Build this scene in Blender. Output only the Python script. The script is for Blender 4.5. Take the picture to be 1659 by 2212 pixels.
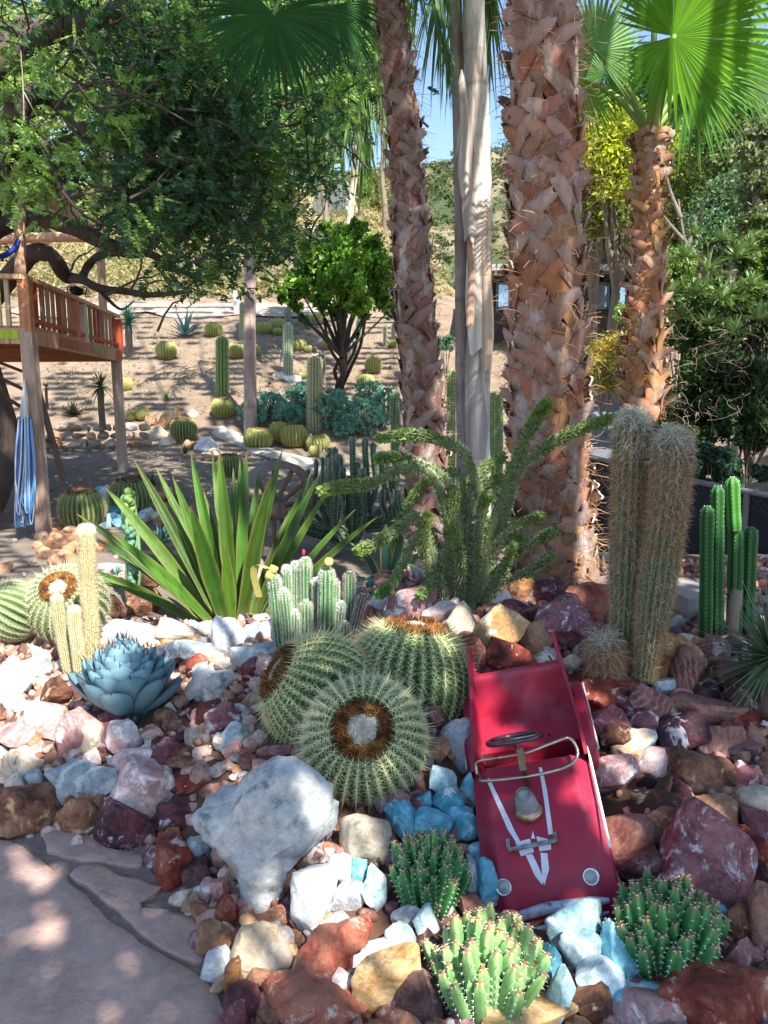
import bpy, math, random
import numpy as np
from mathutils import Vector, Matrix, noise as mn
for o in list(bpy.data.objects): bpy.data.objects.remove(o)
SC = bpy.context.scene
COL = SC.collection
R = math.radians
# ---------------------------------------------------------------- camera
# image units used below: the photograph scaled to 1659 x 2212
F_ = 1662.0; CU, CV = 829.5, 1106.0
PITCH = R(9.0); CAM = np.array([0.0, 0.0, 1.6])
cd = bpy.data.cameras.new('camera'); cam = bpy.data.objects.new('camera', cd); COL.objects.link(cam)
cam.location = CAM; cam.rotation_euler = (R(90)-PITCH, 0, 0)
cd.sensor_fit = 'VERTICAL'; cd.sensor_height = 24.0; cd.lens = 24.0*F_/2212.0
cd.clip_start = 0.05; cd.clip_end = 3000
SC.camera = cam
# ---------------------------------------------------------------- light
SUN_EL, SUN_AZ = R(50), R(152)          # azimuth clockwise from +Y, towards the sun
SUNV = np.array([math.sin(SUN_AZ)*math.cos(SUN_EL), math.cos(SUN_AZ)*math.cos(SUN_EL), math.sin(SUN_EL)])
w = bpy.data.worlds.new('World'); SC.world = w; w.use_nodes = True
nt = w.node_tree; bg = nt.nodes['Background']
sky = nt.nodes.new('ShaderNodeTexSky'); sky.sky_type = 'NISHITA'; sky.sun_disc = False
sky.sun_elevation = SUN_EL; sky.sun_rotation = SUN_AZ; sky.air_density = 1.0; sky.dust_density = 0.4; sky.ozone_density = 2.0
nt.links.new(sky.outputs[0], bg.inputs[0]); bg.inputs[1].default_value = 0.115
sd = bpy.data.lights.new('sun', 'SUN'); sd.energy = 5.0; sd.angle = R(0.55); sd.color = (1.0, 0.95, 0.87)
so = bpy.data.objects.new('sun', sd); COL.objects.link(so)
so.rotation_euler = Vector(SUNV).to_track_quat('Z', 'Y').to_euler(); so.location = (4, -6, 12)
SC.view_settings.view_transform = 'Standard'; SC.view_settings.look = 'None'
SC.view_settings.exposure = 1.38; SC.view_settings.gamma = 1.0
try: SC.cycles.use_denoising = True
except Exception: pass
SC.cycles.max_bounces = 6; SC.cycles.transparent_max_bounces = 4

# ---------------------------------------------------------------- picture geometry -> world
FW = np.array([0, math.cos(PITCH), -math.sin(PITCH)]); UP = np.array([0, math.sin(PITCH), math.cos(PITCH)]); RT = np.array([1.0, 0, 0])
def ray(u, v): return FW + RT*((u-CU)/F_) - UP*((v-CV)/F_)
def at(u, v, y):
    d = ray(u, v); return CAM + d*(y/d[1])
def pxm(p):                       # metres per image unit at a world point
    return float(np.dot(np.asarray(p)-CAM, FW))/F_
def proj(P):
    q = np.asarray(P, float)-CAM; d = q@FW
    return CU+F_*(q@RT)/d, CV-F_*(q@UP)/d, d
def sm(a, b, t):
    t = np.clip((np.asarray(t, float)-a)/(b-a), 0, 1); return t*t*(3-2*t)
# ---------------------------------------------------------------- terrain height
BP = np.array([(-0.1,-3),(-.22,0),(-.32,1.2),(-.42,1.74),(-.58,2.1),(-.84,2.43),(-1.42,2.60),(-3.0,2.8),(-6,3.2)], float)
def bed_dist(x, y):
    x = np.asarray(x, float); y = np.asarray(y, float)
    best = np.full(np.broadcast(x, y).shape, 1e9)
    for (ax, ay), (bx, by) in zip(BP[:-1], BP[1:]):
        ex, ey = bx-ax, by-ay; t = np.clip(((x-ax)*ex+(y-ay)*ey)/(ex*ex+ey*ey), 0, 1)
        best = np.minimum(best, np.hypot(x-ax-t*ex, y-ay-t*ey))
    o = np.argsort(BP[:, 0]); yb = np.interp(x, BP[o, 0], BP[o, 1], left=3.2, right=-50)
    return np.where(y > yb, best, -best)
def H(x, y):
    x = np.asarray(x, float); y = np.asarray(y, float)
    d = bed_dist(x, y)
    top = .24+.24*sm(-1.2, .3, x)
    ramp = .05+(top-.05)*sm(1.75, 3.3, y)
    back0 = 3.9+1.2*sm(-.6, .6, x); 
    fall = 1-sm(back0, back0+1.6, y)
    z = ramp*sm(0, .4, d)*fall
    z = z + .42*sm(8.5, 15, y)
    xm = 1-sm(4.4-.115*y, 10-.10*y, x)
    hill = .345*np.clip(y-14.6, 0, 9.6) + .30*np.clip(y-24.2, 0, 2.8) + .36*np.clip(y-27, 0, 34)
    hill = hill*sm(14.0, 17.0, y)
    right = .10*np.clip(y-10, 0, 10) + .35*np.clip(y-20, 0, 4)+.10*np.clip(y-24, 0, 60)
    z = z + hill*xm + right*(1-xm)
    bank = np.clip(x-(.40*y+.6), 0, 6)*.5*sm(6, 9, y)
    z = z + bank - .25*sm(5.5, 8, y)*(1-sm(10, 20, y))*sm(1.0, 2.5, x)
    z = z - .11*sm(.22, .34, x)*(1-sm(.72, .84, x))*sm(2.0, 2.3, y)*(1-sm(2.85, 3.05, y))
    n = np.sin(x*1.7+y*.9)*.5+np.sin(x*.7-y*1.3+1)*.5
    z = z + n*.02*sm(4, 9, y)*(1+3*sm(20, 40, y)) + (np.sin(x*.31)*np.cos(y*.23)+np.sin(x*.9+2)*.3)*1.2*sm(30, 60, y)
    return z
def Hs(x, y): return float(H(x, y))
def G(u, v, dz=0.0):              # where the picture ray meets the ground
    d = ray(u, v); lo, hi = .8, 400.0; n = 160
    for it in range(3):
        ts = np.geomspace(lo, hi, n); P = CAM+d*ts[:, None]; b = P[:, 2]-dz < H(P[:, 0], P[:, 1])
        if not b.any(): return CAM+d*hi
        i = int(np.argmax(b)); lo, hi = ts[max(0, i-1)], ts[i]; n = 12
        if i == 0: break
    return CAM+d*hi
def ground(p): return np.array([p[0], p[1], Hs(p[0], p[1])])

# ---------------------------------------------------------------- materials
MATS = {}
def vmat(name, rough=.7, trans=0.0, bump=0.0, bscale=40, var=.2, vscale=6, spec=.35, metal=0.0, coat=0.0, dirt=None, dscale=4, stretch=None):
    """procedural material: a per-vertex own colour, broken up by noise, with bump and leaf translucency"""
    if name in MATS: return MATS[name]
    m = bpy.data.materials.new(name); m.use_nodes = True; N = m.node_tree.nodes; L = m.node_tree.links
    b = N['Principled BSDF']; out = N['Material Output']
    at_ = N.new('ShaderNodeAttribute'); at_.attribute_name = 'Col'
    tc = N.new('ShaderNodeTexCoord'); oi = N.new('ShaderNodeObjectInfo')
    vec = tc.outputs['Object']
    if stretch:
        mp = N.new('ShaderNodeMapping'); mp.inputs['Scale'].default_value = stretch; L.new(vec, mp.inputs[0]); vec = mp.outputs[0]
    nz = N.new('ShaderNodeTexNoise'); nz.noise_dimensions = '4D'; nz.inputs['Scale'].default_value = vscale; nz.inputs['Detail'].default_value = 6; nz.inputs['Roughness'].default_value = .65
    L.new(vec, nz.inputs['Vector']); mw = N.new('ShaderNodeMath'); mw.operation = 'MULTIPLY'; mw.inputs[1].default_value = 37; L.new(oi.outputs['Random'], mw.inputs[0]); L.new(mw.outputs[0], nz.inputs['W'])
    mr = N.new('ShaderNodeMapRange'); mr.inputs[1].default_value = .3; mr.inputs[2].default_value = .7; mr.inputs[3].default_value = 1-var; mr.inputs[4].default_value = 1+var
    L.new(nz.outputs[0], mr.inputs[0])
    mx = N.new('ShaderNodeVectorMath'); mx.operation = 'SCALE'; L.new(at_.outputs['Color'], mx.inputs[0]); L.new(mr.outputs[0], mx.inputs['Scale'])
    cc = mx.outputs[0]
    if dirt:
        n2 = N.new('ShaderNodeTexNoise'); n2.inputs['Scale'].default_value = dscale; n2.inputs['Detail'].default_value = 8; n2.inputs['Roughness'].default_value = .7; L.new(vec, n2.inputs['Vector'])
        r2 = N.new('ShaderNodeMapRange'); r2.inputs[1].default_value = .52; r2.inputs[2].default_value = .68; L.new(n2.outputs[0], r2.inputs[0])
        mm = N.new('ShaderNodeMix'); mm.data_type = 'RGBA'; L.new(r2.outputs[0], mm.inputs[0]); L.new(cc, mm.inputs[6]); mm.inputs[7].default_value = (*dirt, 1); cc = mm.outputs[2]
    L.new(cc, b.inputs['Base Color']); b.inputs['Roughness'].default_value = rough; b.inputs['Specular IOR Level'].default_value = spec
    b.inputs['Metallic'].default_value = metal; b.inputs['Coat Weight'].default_value = coat
    if bump:
        nb = N.new('ShaderNodeTexNoise'); nb.inputs['Scale'].default_value = bscale; nb.inputs['Detail'].default_value = 8; nb.inputs['Roughness'].default_value = .7; L.new(vec, nb.inputs['Vector'])
        bp = N.new('ShaderNodeBump'); bp.inputs['Strength'].default_value = 1.0; bp.inputs['Distance'].default_value = bump
        L.new(nb.outputs[0], bp.inputs['Height']); L.new(bp.outputs[0], b.inputs['Normal'])
    if trans:
        tr = N.new('ShaderNodeBsdfTranslucent'); ms = N.new('ShaderNodeMixShader'); ms.inputs[0].default_value = trans
        tm = N.new('ShaderNodeVectorMath'); tm.operation = 'MULTIPLY'; tm.inputs[1].default_value = (1.25, 1.5, .6); L.new(cc, tm.inputs[0]); L.new(tm.outputs[0], tr.inputs[0])
        L.new(b.outputs[0], ms.inputs[1]); L.new(tr.outputs[0], ms.inputs[2]); L.new(ms.outputs[0], out.inputs[0])
    MATS[name] = m; return m

def rock_mat(name, cols, vein=None, vthr=.62, scale=9, band=0, bump=.016, rough=.62, pits=0.0, crack=.55):
    """stone: colour ramp over warped noise, mineral veins or bands, rough chipped bump; differs from stone to stone"""
    m = bpy.data.materials.new(name); m.use_nodes = True; N = m.node_tree.nodes; L = m.node_tree.links
    b = N['Principled BSDF']; tc = N.new('ShaderNodeTexCoord'); oi = N.new('ShaderNodeObjectInfo')
    mw = N.new('ShaderNodeMath'); mw.operation = 'MULTIPLY'; mw.inputs[1].default_value = 61; L.new(oi.outputs['Random'], mw.inputs[0])
    rot = N.new('ShaderNodeVectorRotate'); rot.rotation_type = 'AXIS_ANGLE'; rot.inputs['Axis'].default_value = (.4, .5, .77)
    L.new(tc.outputs['Object'], rot.inputs['Vector']); L.new(mw.outputs[0], rot.inputs['Angle'])
    def nz(s, det=6, r=.6, dist=0.0):
        n = N.new('ShaderNodeTexNoise'); n.noise_dimensions = '4D'; n.inputs['Scale'].default_value = s; n.inputs['Detail'].default_value = det
        n.inputs['Roughness'].default_value = r; n.inputs['Distortion'].default_value = dist
        L.new(rot.outputs[0], n.inputs['Vector']); L.new(mw.outputs[0], n.inputs['W']); return n
    n1 = nz(scale, 10, .70, .9); cr = N.new('ShaderNodeValToRGB'); e = cr.color_ramp.elements
    e[0].position = .36; e[0].color = (*cols[0], 1); e[1].position = .64; e[1].color = (*cols[-1], 1)
    for i, c in enumerate(cols[1:-1]):
        x = e.new(.36+.28*(i+1)/(len(cols)-1)); x.color = (*c, 1)
    # shift ramp per stone
    ad = N.new('ShaderNodeMath'); ad.operation = 'MULTIPLY_ADD'; ad.inputs[1].default_value = .22; L.new(oi.outputs['Random'], ad.inputs[0])
    sb = N.new('ShaderNodeMath'); sb.operation = 'SUBTRACT'; sb.inputs[1].default_value = .11; L.new(n1.outputs[0], sb.inputs[0]); L.new(sb.outputs[0], ad.inputs[2]); L.new(ad.outputs[0], cr.inputs[0])
    cc = cr.outputs[0]
    if band:
        wv = N.new('ShaderNodeTexWave'); wv.inputs['Scale'].default_value = band; wv.inputs['Distortion'].default_value = 7; wv.inputs['Detail'].default_value = 5; wv.inputs['Detail Scale'].default_value = .8; wv.inputs['Detail Roughness'].default_value = .7
        L.new(rot.outputs[0], wv.inputs['Vector']); f = wv.outputs['Fac']; lo, hi = .72, .92
    else:
        vn = nz(scale*1.1, 9, .68, 1.6); f = vn.outputs[0]; lo, hi = vthr-.05, vthr+.02
    if vein:
        r2 = N.new('ShaderNodeMapRange'); r2.inputs[1].default_value = lo; r2.inputs[2].default_value = hi; L.new(f, r2.inputs[0])
        mm = N.new('ShaderNodeMix'); mm.data_type = 'RGBA'; L.new(r2.outputs[0], mm.inputs[0]); L.new(cc, mm.inputs[6]); mm.inputs[7].default_value = (*vein, 1); cc = mm.outputs[2]
    fine = nz(scale*5, 12, .8); r3 = N.new('ShaderNodeMapRange'); r3.inputs[1].default_value = .32; r3.inputs[2].default_value = .68; r3.inputs[3].default_value = .5; r3.inputs[4].default_value = 1.5
    L.new(fine.outputs[0], r3.inputs[0]); sc_ = N.new('ShaderNodeVectorMath'); sc_.operation = 'SCALE'; L.new(cc, sc_.inputs[0]); L.new(r3.outputs[0], sc_.inputs['Scale']); cc = sc_.outputs[0]
    # thin fracture cracks
    vo = N.new('ShaderNodeTexVoronoi'); vo.feature = 'DISTANCE_TO_EDGE'; vo.inputs['Scale'].default_value = scale*.7
    wn = nz(scale*1.5, 3, .5); wa = N.new('ShaderNodeVectorMath'); wa.operation = 'MULTIPLY_ADD'; wa.inputs[1].default_value = (.25/scale*4,)*3
    L.new(wn.outputs[1], wa.inputs[0]); L.new(rot.outputs[0], wa.inputs[2]); L.new(wa.outputs[0], vo.inputs['Vector'])
    r4 = N.new('ShaderNodeMapRange'); r4.inputs[1].default_value = 0; r4.inputs[2].default_value = .014; r4.inputs[3].default_value = crack; r4.inputs[4].default_value = 1
    cg = nz(scale*.9, 2, .5); cm = N.new('ShaderNodeMapRange'); cm.inputs[1].default_value = .44; cm.inputs[2].default_value = .52; cm.inputs[3].default_value = .0; cm.inputs[4].default_value = .1; L.new(cg.outputs[0], cm.inputs[0])   # cracks fade out over most of the stone
    ca_ = N.new('ShaderNodeMath'); ca_.operation = 'ADD'; L.new(vo.outputs['Distance'], ca_.inputs[0]); L.new(cm.outputs[0], ca_.inputs[1]); L.new(ca_.outputs[0], r4.inputs[0])
    s2 = N.new('ShaderNodeVectorMath'); s2.operation = 'SCALE'; L.new(cc, s2.inputs[0]); L.new(r4.outputs[0], s2.inputs['Scale']); cc = s2.outputs[0]
    if pits:
        pv = nz(scale*5, 3, .5); r5 = N.new('ShaderNodeMapRange'); r5.inputs[1].default_value = .30; r5.inputs[2].default_value = .38; r5.inputs[3].default_value = 1-pits; r5.inputs[4].default_value = 1; L.new(pv.outputs[0], r5.inputs[0])
        s3 = N.new('ShaderNodeVectorMath'); s3.operation = 'SCALE'; L.new(cc, s3.inputs[0]); L.new(r5.outputs[0], s3.inputs['Scale']); cc = s3.outputs[0]
    L.new(cc, b.inputs['Base Color']); b.inputs['Roughness'].default_value = rough; b.inputs['Specular IOR Level'].default_value = .35
    nb = nz(scale*2.2, 13, .78); bp = N.new('ShaderNodeBump'); bp.inputs['Strength'].default_value = 1.0; bp.inputs['Distance'].default_value = bump
    hm = N.new('ShaderNodeMath'); hm.operation = 'MULTIPLY_ADD'; hm.inputs[1].default_value = .10; L.new(r4.outputs[0], hm.inputs[0]); L.new(nb.outputs[0], hm.inputs[2])
    L.new(hm.outputs[0], bp.inputs['Height']); L.new(bp.outputs[0], b.inputs['Normal'])
    return m

# ---------------------------------------------------------------- mesh kit
def nrm(a):
    a = np.asarray(a, float); return a/np.maximum(np.linalg.norm(a, axis=-1, keepdims=True), 1e-9)
class MB:
    def __init__(s): s.v = []; s.f = []; s.c = []; s.n = 0
    def add(s, v, f, c):
        v = np.asarray(v, float).reshape(-1, 3); f = np.asarray(f, int)
        c = np.asarray(c, float); c = np.broadcast_to(c, (len(v), 3)) if c.ndim == 1 else c.reshape(-1, 3)
        s.v.append(v); s.f.append(f+s.n); s.c.append(c); s.n += len(v); return s
    def grid(s, P, c, close=False):
        P = np.asarray(P, float); a, b = P.shape[:2]
        i = np.arange(a-1)[:, None]; j = np.arange(b if close else b-1)[None, :]; j2 = (j+1) % b
        f = np.stack([i*b+j, i*b+j2, (i+1)*b+j2, (i+1)*b+j], -1).reshape(-1, 4)
        c = np.asarray(c, float); c = c if c.ndim == 1 else np.broadcast_to(c, (a, b, 3)).reshape(-1, 3)
        return s.add(P.reshape(-1, 3), f, c)
    def box(s, c, size, col, rot=None):
        x, y, z = np.array(size)/2
        v = np.array([(i*x, j*y, k*z) for i in (-1, 1) for j in (-1, 1) for k in (-1, 1)], float)
        if rot is not None: v = v@np.asarray(rot).T
        f = [(0, 1, 3, 2), (4, 6, 7, 5), (0, 4, 5, 1), (2, 3, 7, 6), (0, 2, 6, 4), (1, 5, 7, 3)]
        return s.add(v+np.asarray(c), f, col)
    def bar(s, a, b, w, h, col, up=(0, 0, 1)):
        a = np.asarray(a, float); b = np.asarray(b, float); z = nrm(b-a); up = (0, 1, 0) if abs(np.dot(z, up)) > .97 else up; x = nrm(np.cross(z, up)); y = np.cross(z, x)
        return s.box((a+b)/2, (w, h, np.linalg.norm(b-a)), col, np.stack([x, y, z], 1))
    def tube(s, path, rad, n=8, col=(1, 1, 1), ribs=0, rd=0.0, cap=True, ph=0.0, sharp=False):
        p = np.asarray(path, float); k = len(p); rad = np.broadcast_to(np.asarray(rad, float), (k,))
        t = nrm(np.gradient(p, axis=0)); ref = np.array([0, 0, 1.0]) if abs(t[0][2]) < .9 else np.array([1.0, 0, 0])
        x = nrm(np.cross(ref, t[0])); X = []
        for i in range(k):
            x = nrm(x-np.dot(x, t[i])*t[i]); X.append(x)
        X = np.array(X); Y = np.cross(t, X); th = np.arange(n)/n*2*math.pi+ph
        rr = np.ones(n)
        if ribs: rr = 1-rd*(1-np.abs(np.cos(ribs*th/2))**.8)
        P = p[:, None]+rad[:, None, None]*(rr*np.cos(th))[None, :, None]*X[:, None]+rad[:, None, None]*(rr*np.sin(th))[None, :, None]*Y[:, None]
        c = np.asarray(col, float)
        if c.ndim == 2 and len(c) == k: c = np.repeat(c[:, None], n, 1)
        s.grid(P, c, True)
        if cap:
            cc = c if c.ndim == 1 else c[-1, 0]; c0 = c if c.ndim == 1 else c[0, 0]
            for e, q in ((0, c0), (k-1, cc)):
                idx = np.arange(n); f = np.stack([idx, (idx+1) % n, np.full(n, n)], 1)
                s.add(np.vstack([P[e], p[e]]), f, q)
        return X, Y, t
    def needles(s, a, b, w, col):
        a = np.asarray(a, float); b = np.asarray(b, float); n = len(a); d = nrm(b-a)
        x = nrm(np.cross(d, np.array([.31, .52, .8]))); y = np.cross(d, x); w = np.broadcast_to(np.asarray(w, float), (n,))[:, None]
        V = np.stack([a+x*w, a-x*w*.5+y*w*.87, a-x*w*.5-y*w*.87, b], 1); i = np.arange(n)[:, None]*4
        f = np.concatenate([i+np.array([[0, 1, 3]]), i+np.array([[1, 2, 3]]), i+np.array([[2, 0, 3]])])
        c = np.asarray(col, float); c = c if c.ndim == 1 else np.repeat(c, 4, 0)
        return s.add(V.reshape(-1, 3), f, c)
    def blades(s, base, d, nrmv, L, W, seg=5, droop=0.0, col=(1, 1, 1), prof=None, fold=0.0, tipcol=None, curl=0.0):
        """N flat leaves as folded strips; base,d,nrmv (N,3)"""
        base = np.asarray(base, float); N = len(base); d = nrm(np.broadcast_to(d, (N, 3))); nv = np.broadcast_to(nrmv, (N, 3))
        side = nrm(np.cross(d, nv)); nv = np.cross(side, d)
        L = np.broadcast_to(np.asarray(L, float), (N,)); W = np.broadcast_to(np.asarray(W, float), (N,)); droop = np.broadcast_to(np.asarray(droop, float), (N,))
        t = np.linspace(0, 1, seg+1)
        if prof is None: prof = lambda q: np.clip(1-q**2.2, 0.02, 1)*(0.55+.45*np.sin(np.minimum(q*2.4, 1.57)))
        pw = prof(t)
        P = []
        for k, q in enumerate(t):
            c = base+d*(L*q)[:, None]+nv*(curl*L*q*q)[:, None]; c[:, 2] -= droop*L*q*q
            hw = (W*.5*pw[k])[:, None]*side; up = nv*(W*.5*pw[k]*fold)[:, None]
            P.append(np.stack([c-hw+up, c, c+hw+up], 1))
        P = np.stack(P, 1)                       # N,seg+1,3,3
        b = np.arange(N)[:, None, None]*(seg+1)*3+np.arange(seg)[None, :, None]*3+np.arange(2)[None, None, :]
        f = np.stack([b, b+1, b+4, b+3], -1).reshape(-1, 4)
        c = np.asarray(col, float); c = np.broadcast_to(c, (N, 3)) if c.ndim == 1 else c
        C = np.repeat(c[:, None], (seg+1)*3, 1).reshape(N, seg+1, 3, 3)
        if tipcol is not None:
            C = C.copy(); C[:, -1] = tipcol
        return s.add(P.reshape(-1, 3), f, C.reshape(-1, 3))
    def leaves(s, c, size, col, aspect=.45, rng=None, d=None, upbias=.3):
        """many small leaf faces (diamonds)"""
        c = np.asarray(c, float); N = len(c); rng = rng or np.random.default_rng(1)
        if d is None: d = rng.normal(size=(N, 3))
        d = nrm(d); q = rng.normal(size=(N, 3)); q[:, 2] += upbias*2; sd = nrm(np.cross(d, q))
        size = np.broadcast_to(np.asarray(size, float), (N,))[:, None]
        V = np.stack([c-d*size*.5, c+sd*size*aspect*.5, c+d*size*.5, c-sd*size*aspect*.5], 1)
        f = np.arange(N*4).reshape(N, 4); cc = np.asarray(col, float); cc = cc if cc.ndim == 1 else np.repeat(cc, 4, 0)
        return s.add(V.reshape(-1, 3), f, cc)
    def build(s, name, mat, parent=None, origin=None, smooth=True, auto=None):
        v = np.concatenate(s.v); c = np.concatenate(s.c)
        if parent is not None: origin = np.array(root_of(parent).location)
        if origin is None: origin = np.array([v[:, 0].mean(), v[:, 1].mean(), v[:, 2].min()])
        me = bpy.data.meshes.new(name); me.vertices.add(len(v)); me.vertices.foreach_set('co', (v-origin).astype(np.float32).ravel())
        ls = np.concatenate([f.ravel() for f in s.f]); tot = np.concatenate([np.full(len(f), f.shape[1]) for f in s.f])
        st = np.concatenate([[0], np.cumsum(tot)[:-1]])
        me.loops.add(len(ls)); me.loops.foreach_set('vertex_index', ls.astype(np.int32))
        me.polygons.add(len(tot)); me.polygons.foreach_set('loop_start', st.astype(np.int32)); me.polygons.foreach_set('loop_total', tot.astype(np.int32))
        me.polygons.foreach_set('use_smooth', np.full(len(tot), smooth))
        a = me.color_attributes.new('Col', 'FLOAT_COLOR', 'POINT'); a.data.foreach_set('color', np.hstack([np.clip(c, 0, 1), np.ones((len(c), 1))]).astype(np.float32).ravel())
        me.update(calc_edges=True); me.validate()
        if mat: me.materials.append(mat)
        if auto and smooth: me.set_sharp_from_angle(angle=R(auto))
        o = bpy.data.objects.new(name, me); COL.objects.link(o)
        if parent is not None: o.parent = parent
        else: o.location = origin
        return o
def root_of(o):
    while o.parent: o = o.parent
    return o
def tag(o, label=None, cat=None, group=None, kind=None):
    if label: o['label'] = label
    if cat: o['category'] = cat
    if group: o['group'] = group
    if kind: o['kind'] = kind
    return o
def thing(name, loc, label, cat, group=None):
    o = bpy.data.objects.new(name, None); o.empty_display_size = .1; COL.objects.link(o); o.location = tuple(float(q) for q in loc)
    return tag(o, label, cat, group)
def dup(o, loc, sc=1.0, rz=0.0, label=None):
    c = o.copy(); COL.objects.link(c); c.location = tuple(float(q) for q in loc); c.scale = (sc if hasattr(sc, '__len__') else (sc,)*3); c.rotation_euler = (0, 0, rz)
    if label: c['label'] = label
    for ch in o.children:
        d = ch.copy(); COL.objects.link(d); d.parent = c
        for g in ch.children:
            e = g.copy(); COL.objects.link(e); e.parent = d
    return c
def vary(rng, n, c, amt=.25, hue=.08):
    c = np.asarray(c, float); k = 1+amt*rng.uniform(-1, 1, (n, 1)); h = 1+hue*rng.uniform(-1, 1, (n, 3))
    return np.clip(c*k*h, 0, 1)
def curve(pts, n=12):
    """smooth path through points"""
    p = np.asarray(pts, float)
    if len(p) == 2: return p[0]+(p[1]-p[0])*np.linspace(0, 1, n)[:, None]
    q = np.vstack([2*p[0]-p[1], p, 2*p[-1]-p[-2]]); out = []
    T = np.linspace(0, len(p)-1-1e-6, n)
    for t in T:
        i = int(t); s = t-i; a, b, c, d = q[i:i+4]
        out.append(.5*((2*b)+(-a+c)*s+(2*a-5*b+4*c-d)*s*s+(-a+3*b-3*c+d)*s**3))
    return np.array(out)
# ================================================================= SETTING
rng = np.random.default_rng(7)
def axis_pts(lo, hi, near, n):
    t = np.linspace(-1, 1, n); k = 5.5
    s = np.sinh(k*t)/math.sinh(k)
    return np.where(s < 0, -s*lo, s*hi)+near
gx = np.unique(np.concatenate([np.linspace(-12, 12, 241), np.linspace(12, 60, 50), np.linspace(-60, -12, 50), np.linspace(60, 900, 24), np.linspace(-900, -60, 24)]))
gy = np.unique(np.concatenate([np.linspace(-4, 10, 200), np.linspace(10, 32, 120), np.linspace(32, 80, 60), np.linspace(80, 900, 24), np.linspace(-300, -4, 24)]))
X, Y = np.meshgrid(gx, gy); Z = H(X, np.minimum(Y, 62)) - .10*np.clip(Y-62, 0, 120)
jit = np.array([[mn.noise(Vector((a*3.1, b*3.1, 0)))*.02+mn.noise(Vector((a*.6, b*.6, 5)))*.06*(1 if b > 9 else .25) for a in gx] for b in gy]); Z = Z+jit*np.where(Y > 5, 1, .3)
D = bed_dist(X, Y); inbed = sm(-.02, .1, D)*(1-sm(4.6, 6, Y))*sm(0, .8, Y)
base = np.array([.20, .165, .13])[None, None]*np.ones(X.shape+(1,)); hillc = np.array([.235, .175, .125]); scrub = np.array([.30, .225, .135])
mh = sm(13, 17, Y)[..., None]; base = base*(1-mh)+hillc*mh
ms_ = (sm(27, 33, Y)*(1-sm(2, 12, X-Y*.1)))[..., None]; base = base*(1-ms_)+scrub*ms_
base = base*(1-inbed[..., None])+np.array([.13, .07, .05])*inbed[..., None]
gm = sm(8, 20, X-.2*Y)[..., None]*(sm(12, 20, Y))[..., None]; base = base*(1-gm)+np.array([.12, .13, .06])*gm
mb = MB(); mb.grid(np.stack([X, Y, Z], -1), base)
g = mb.build('ground', vmat('dirt', .95, bump=.02, bscale=9, var=.28, vscale=1.7, spec=.1, dirt=(.16, .12, .09), dscale=.9), origin=np.zeros(3)); tag(g, kind='structure')
def Hm(x, y):                      # height with the mesh's relief left out, plus clearance
    return H(x, y)
# far hills
def hillrange(name, x0, x1, y0, y1, hf, col, nx=150, ny=60):
    xs = np.linspace(x0, x1, nx); ys = np.linspace(y0, y1, ny); A, B = np.meshgrid(xs, ys)
    Zz = np.zeros(A.shape)
    for j in range(ny):
        for i in range(nx):
            a, b = A[j, i], B[j, i]
            Zz[j, i] = hf(a, (b-y0)/(y1-y0))+ (mn.fractal(Vector((a*.02, b*.02, 3)), 1.0, 2.0, 5)*7+abs(mn.noise(Vector((a*.09, b*.09, 1))))*4)*min(1, (b-y0)/(y1-y0)*4)
    n1 = np.array([[mn.fractal(Vector((a*.05, b*.05, 9)), 1, 2, 4) for a in xs] for b in ys])[..., None]
    n2 = np.array([[mn.noise(Vector((a*.3, b*.3, 9))) for a in xs] for b in ys])[..., None]
    c = np.array(col[0])*(1-sm(-.15, .25, n1+n2*.3))+np.array(col[1])*sm(-.15, .25, n1+n2*.3)
    m = MB(); m.grid(np.stack([A, B, Zz], -1), c); o = m.build(name, vmat('hill_scrub', .95, bump=.8, bscale=.35, var=.45, vscale=.22, spec=.05, dirt=(.035, .05, .02), dscale=.16), origin=np.zeros(3)); tag(o, kind='structure'); return o
hillrange('hills', -160, 260, 110, 300, lambda a, t: -5+(76+.13*a)*sm(0, .85, t), ((.06, .085, .04), (.22, .18, .12)))
# flagstone patio
def poly_slab(m, pts, z0, z1, col, seg=.04):
    p = np.array(pts, float); out = []
    r_ = np.random.default_rng(int(abs(p.sum())*1000)%9999)
    for i in range(len(p)):
        a, b = p[i], p[(i+1) % len(p)]; n = max(2, int(np.linalg.norm(b-a)/seg))
        for k in range(n): out.append(a+(b-a)*k/n+r_.normal(0, .004, 2))
    q = np.array(out); c = q.mean(0); n = len(q); rings = []
    for s, z in ((1.0, z0), (1.0, z1-.006), (.992, z1), (.93, z1+.001), (.6, z1+.002), (.3, z1+.001)):
        rr = c+(q-c)*s; rings.append(np.column_stack([rr, np.full(n, z)]))
    m.grid(np.array(rings), col, True); m.add(np.vstack([rings[-1], [*c, z1]]), np.stack([np.arange(n), (np.arange(n)+1) % n, np.full(n, n)], 1), col)
def gxy(*uv): return [tuple(G(u, v)[:2]) for u, v in uv]
pm = MB(); pc = (.47, .32, .265)
poly_slab(pm, gxy((-900, 1690), (-200, 1770), (0, 1822), (55, 1835), (90, 1868), (140, 1905), (200, 1960), (255, 2010), (330, 2062), (425, 2115), (470, 2160), (485, 2200), (520, 2420), (300, 2900), (-900, 3000)), -.02, .022, pc)
poly_slab(pm, gxy((92, 1800), (125, 1790), (200, 1812), (255, 1845), (312, 1857), (305, 1880), (270, 1885), (210, 1870), (160, 1868), (105, 1848)), -.02, .02, (.45, .305, .255))
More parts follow.
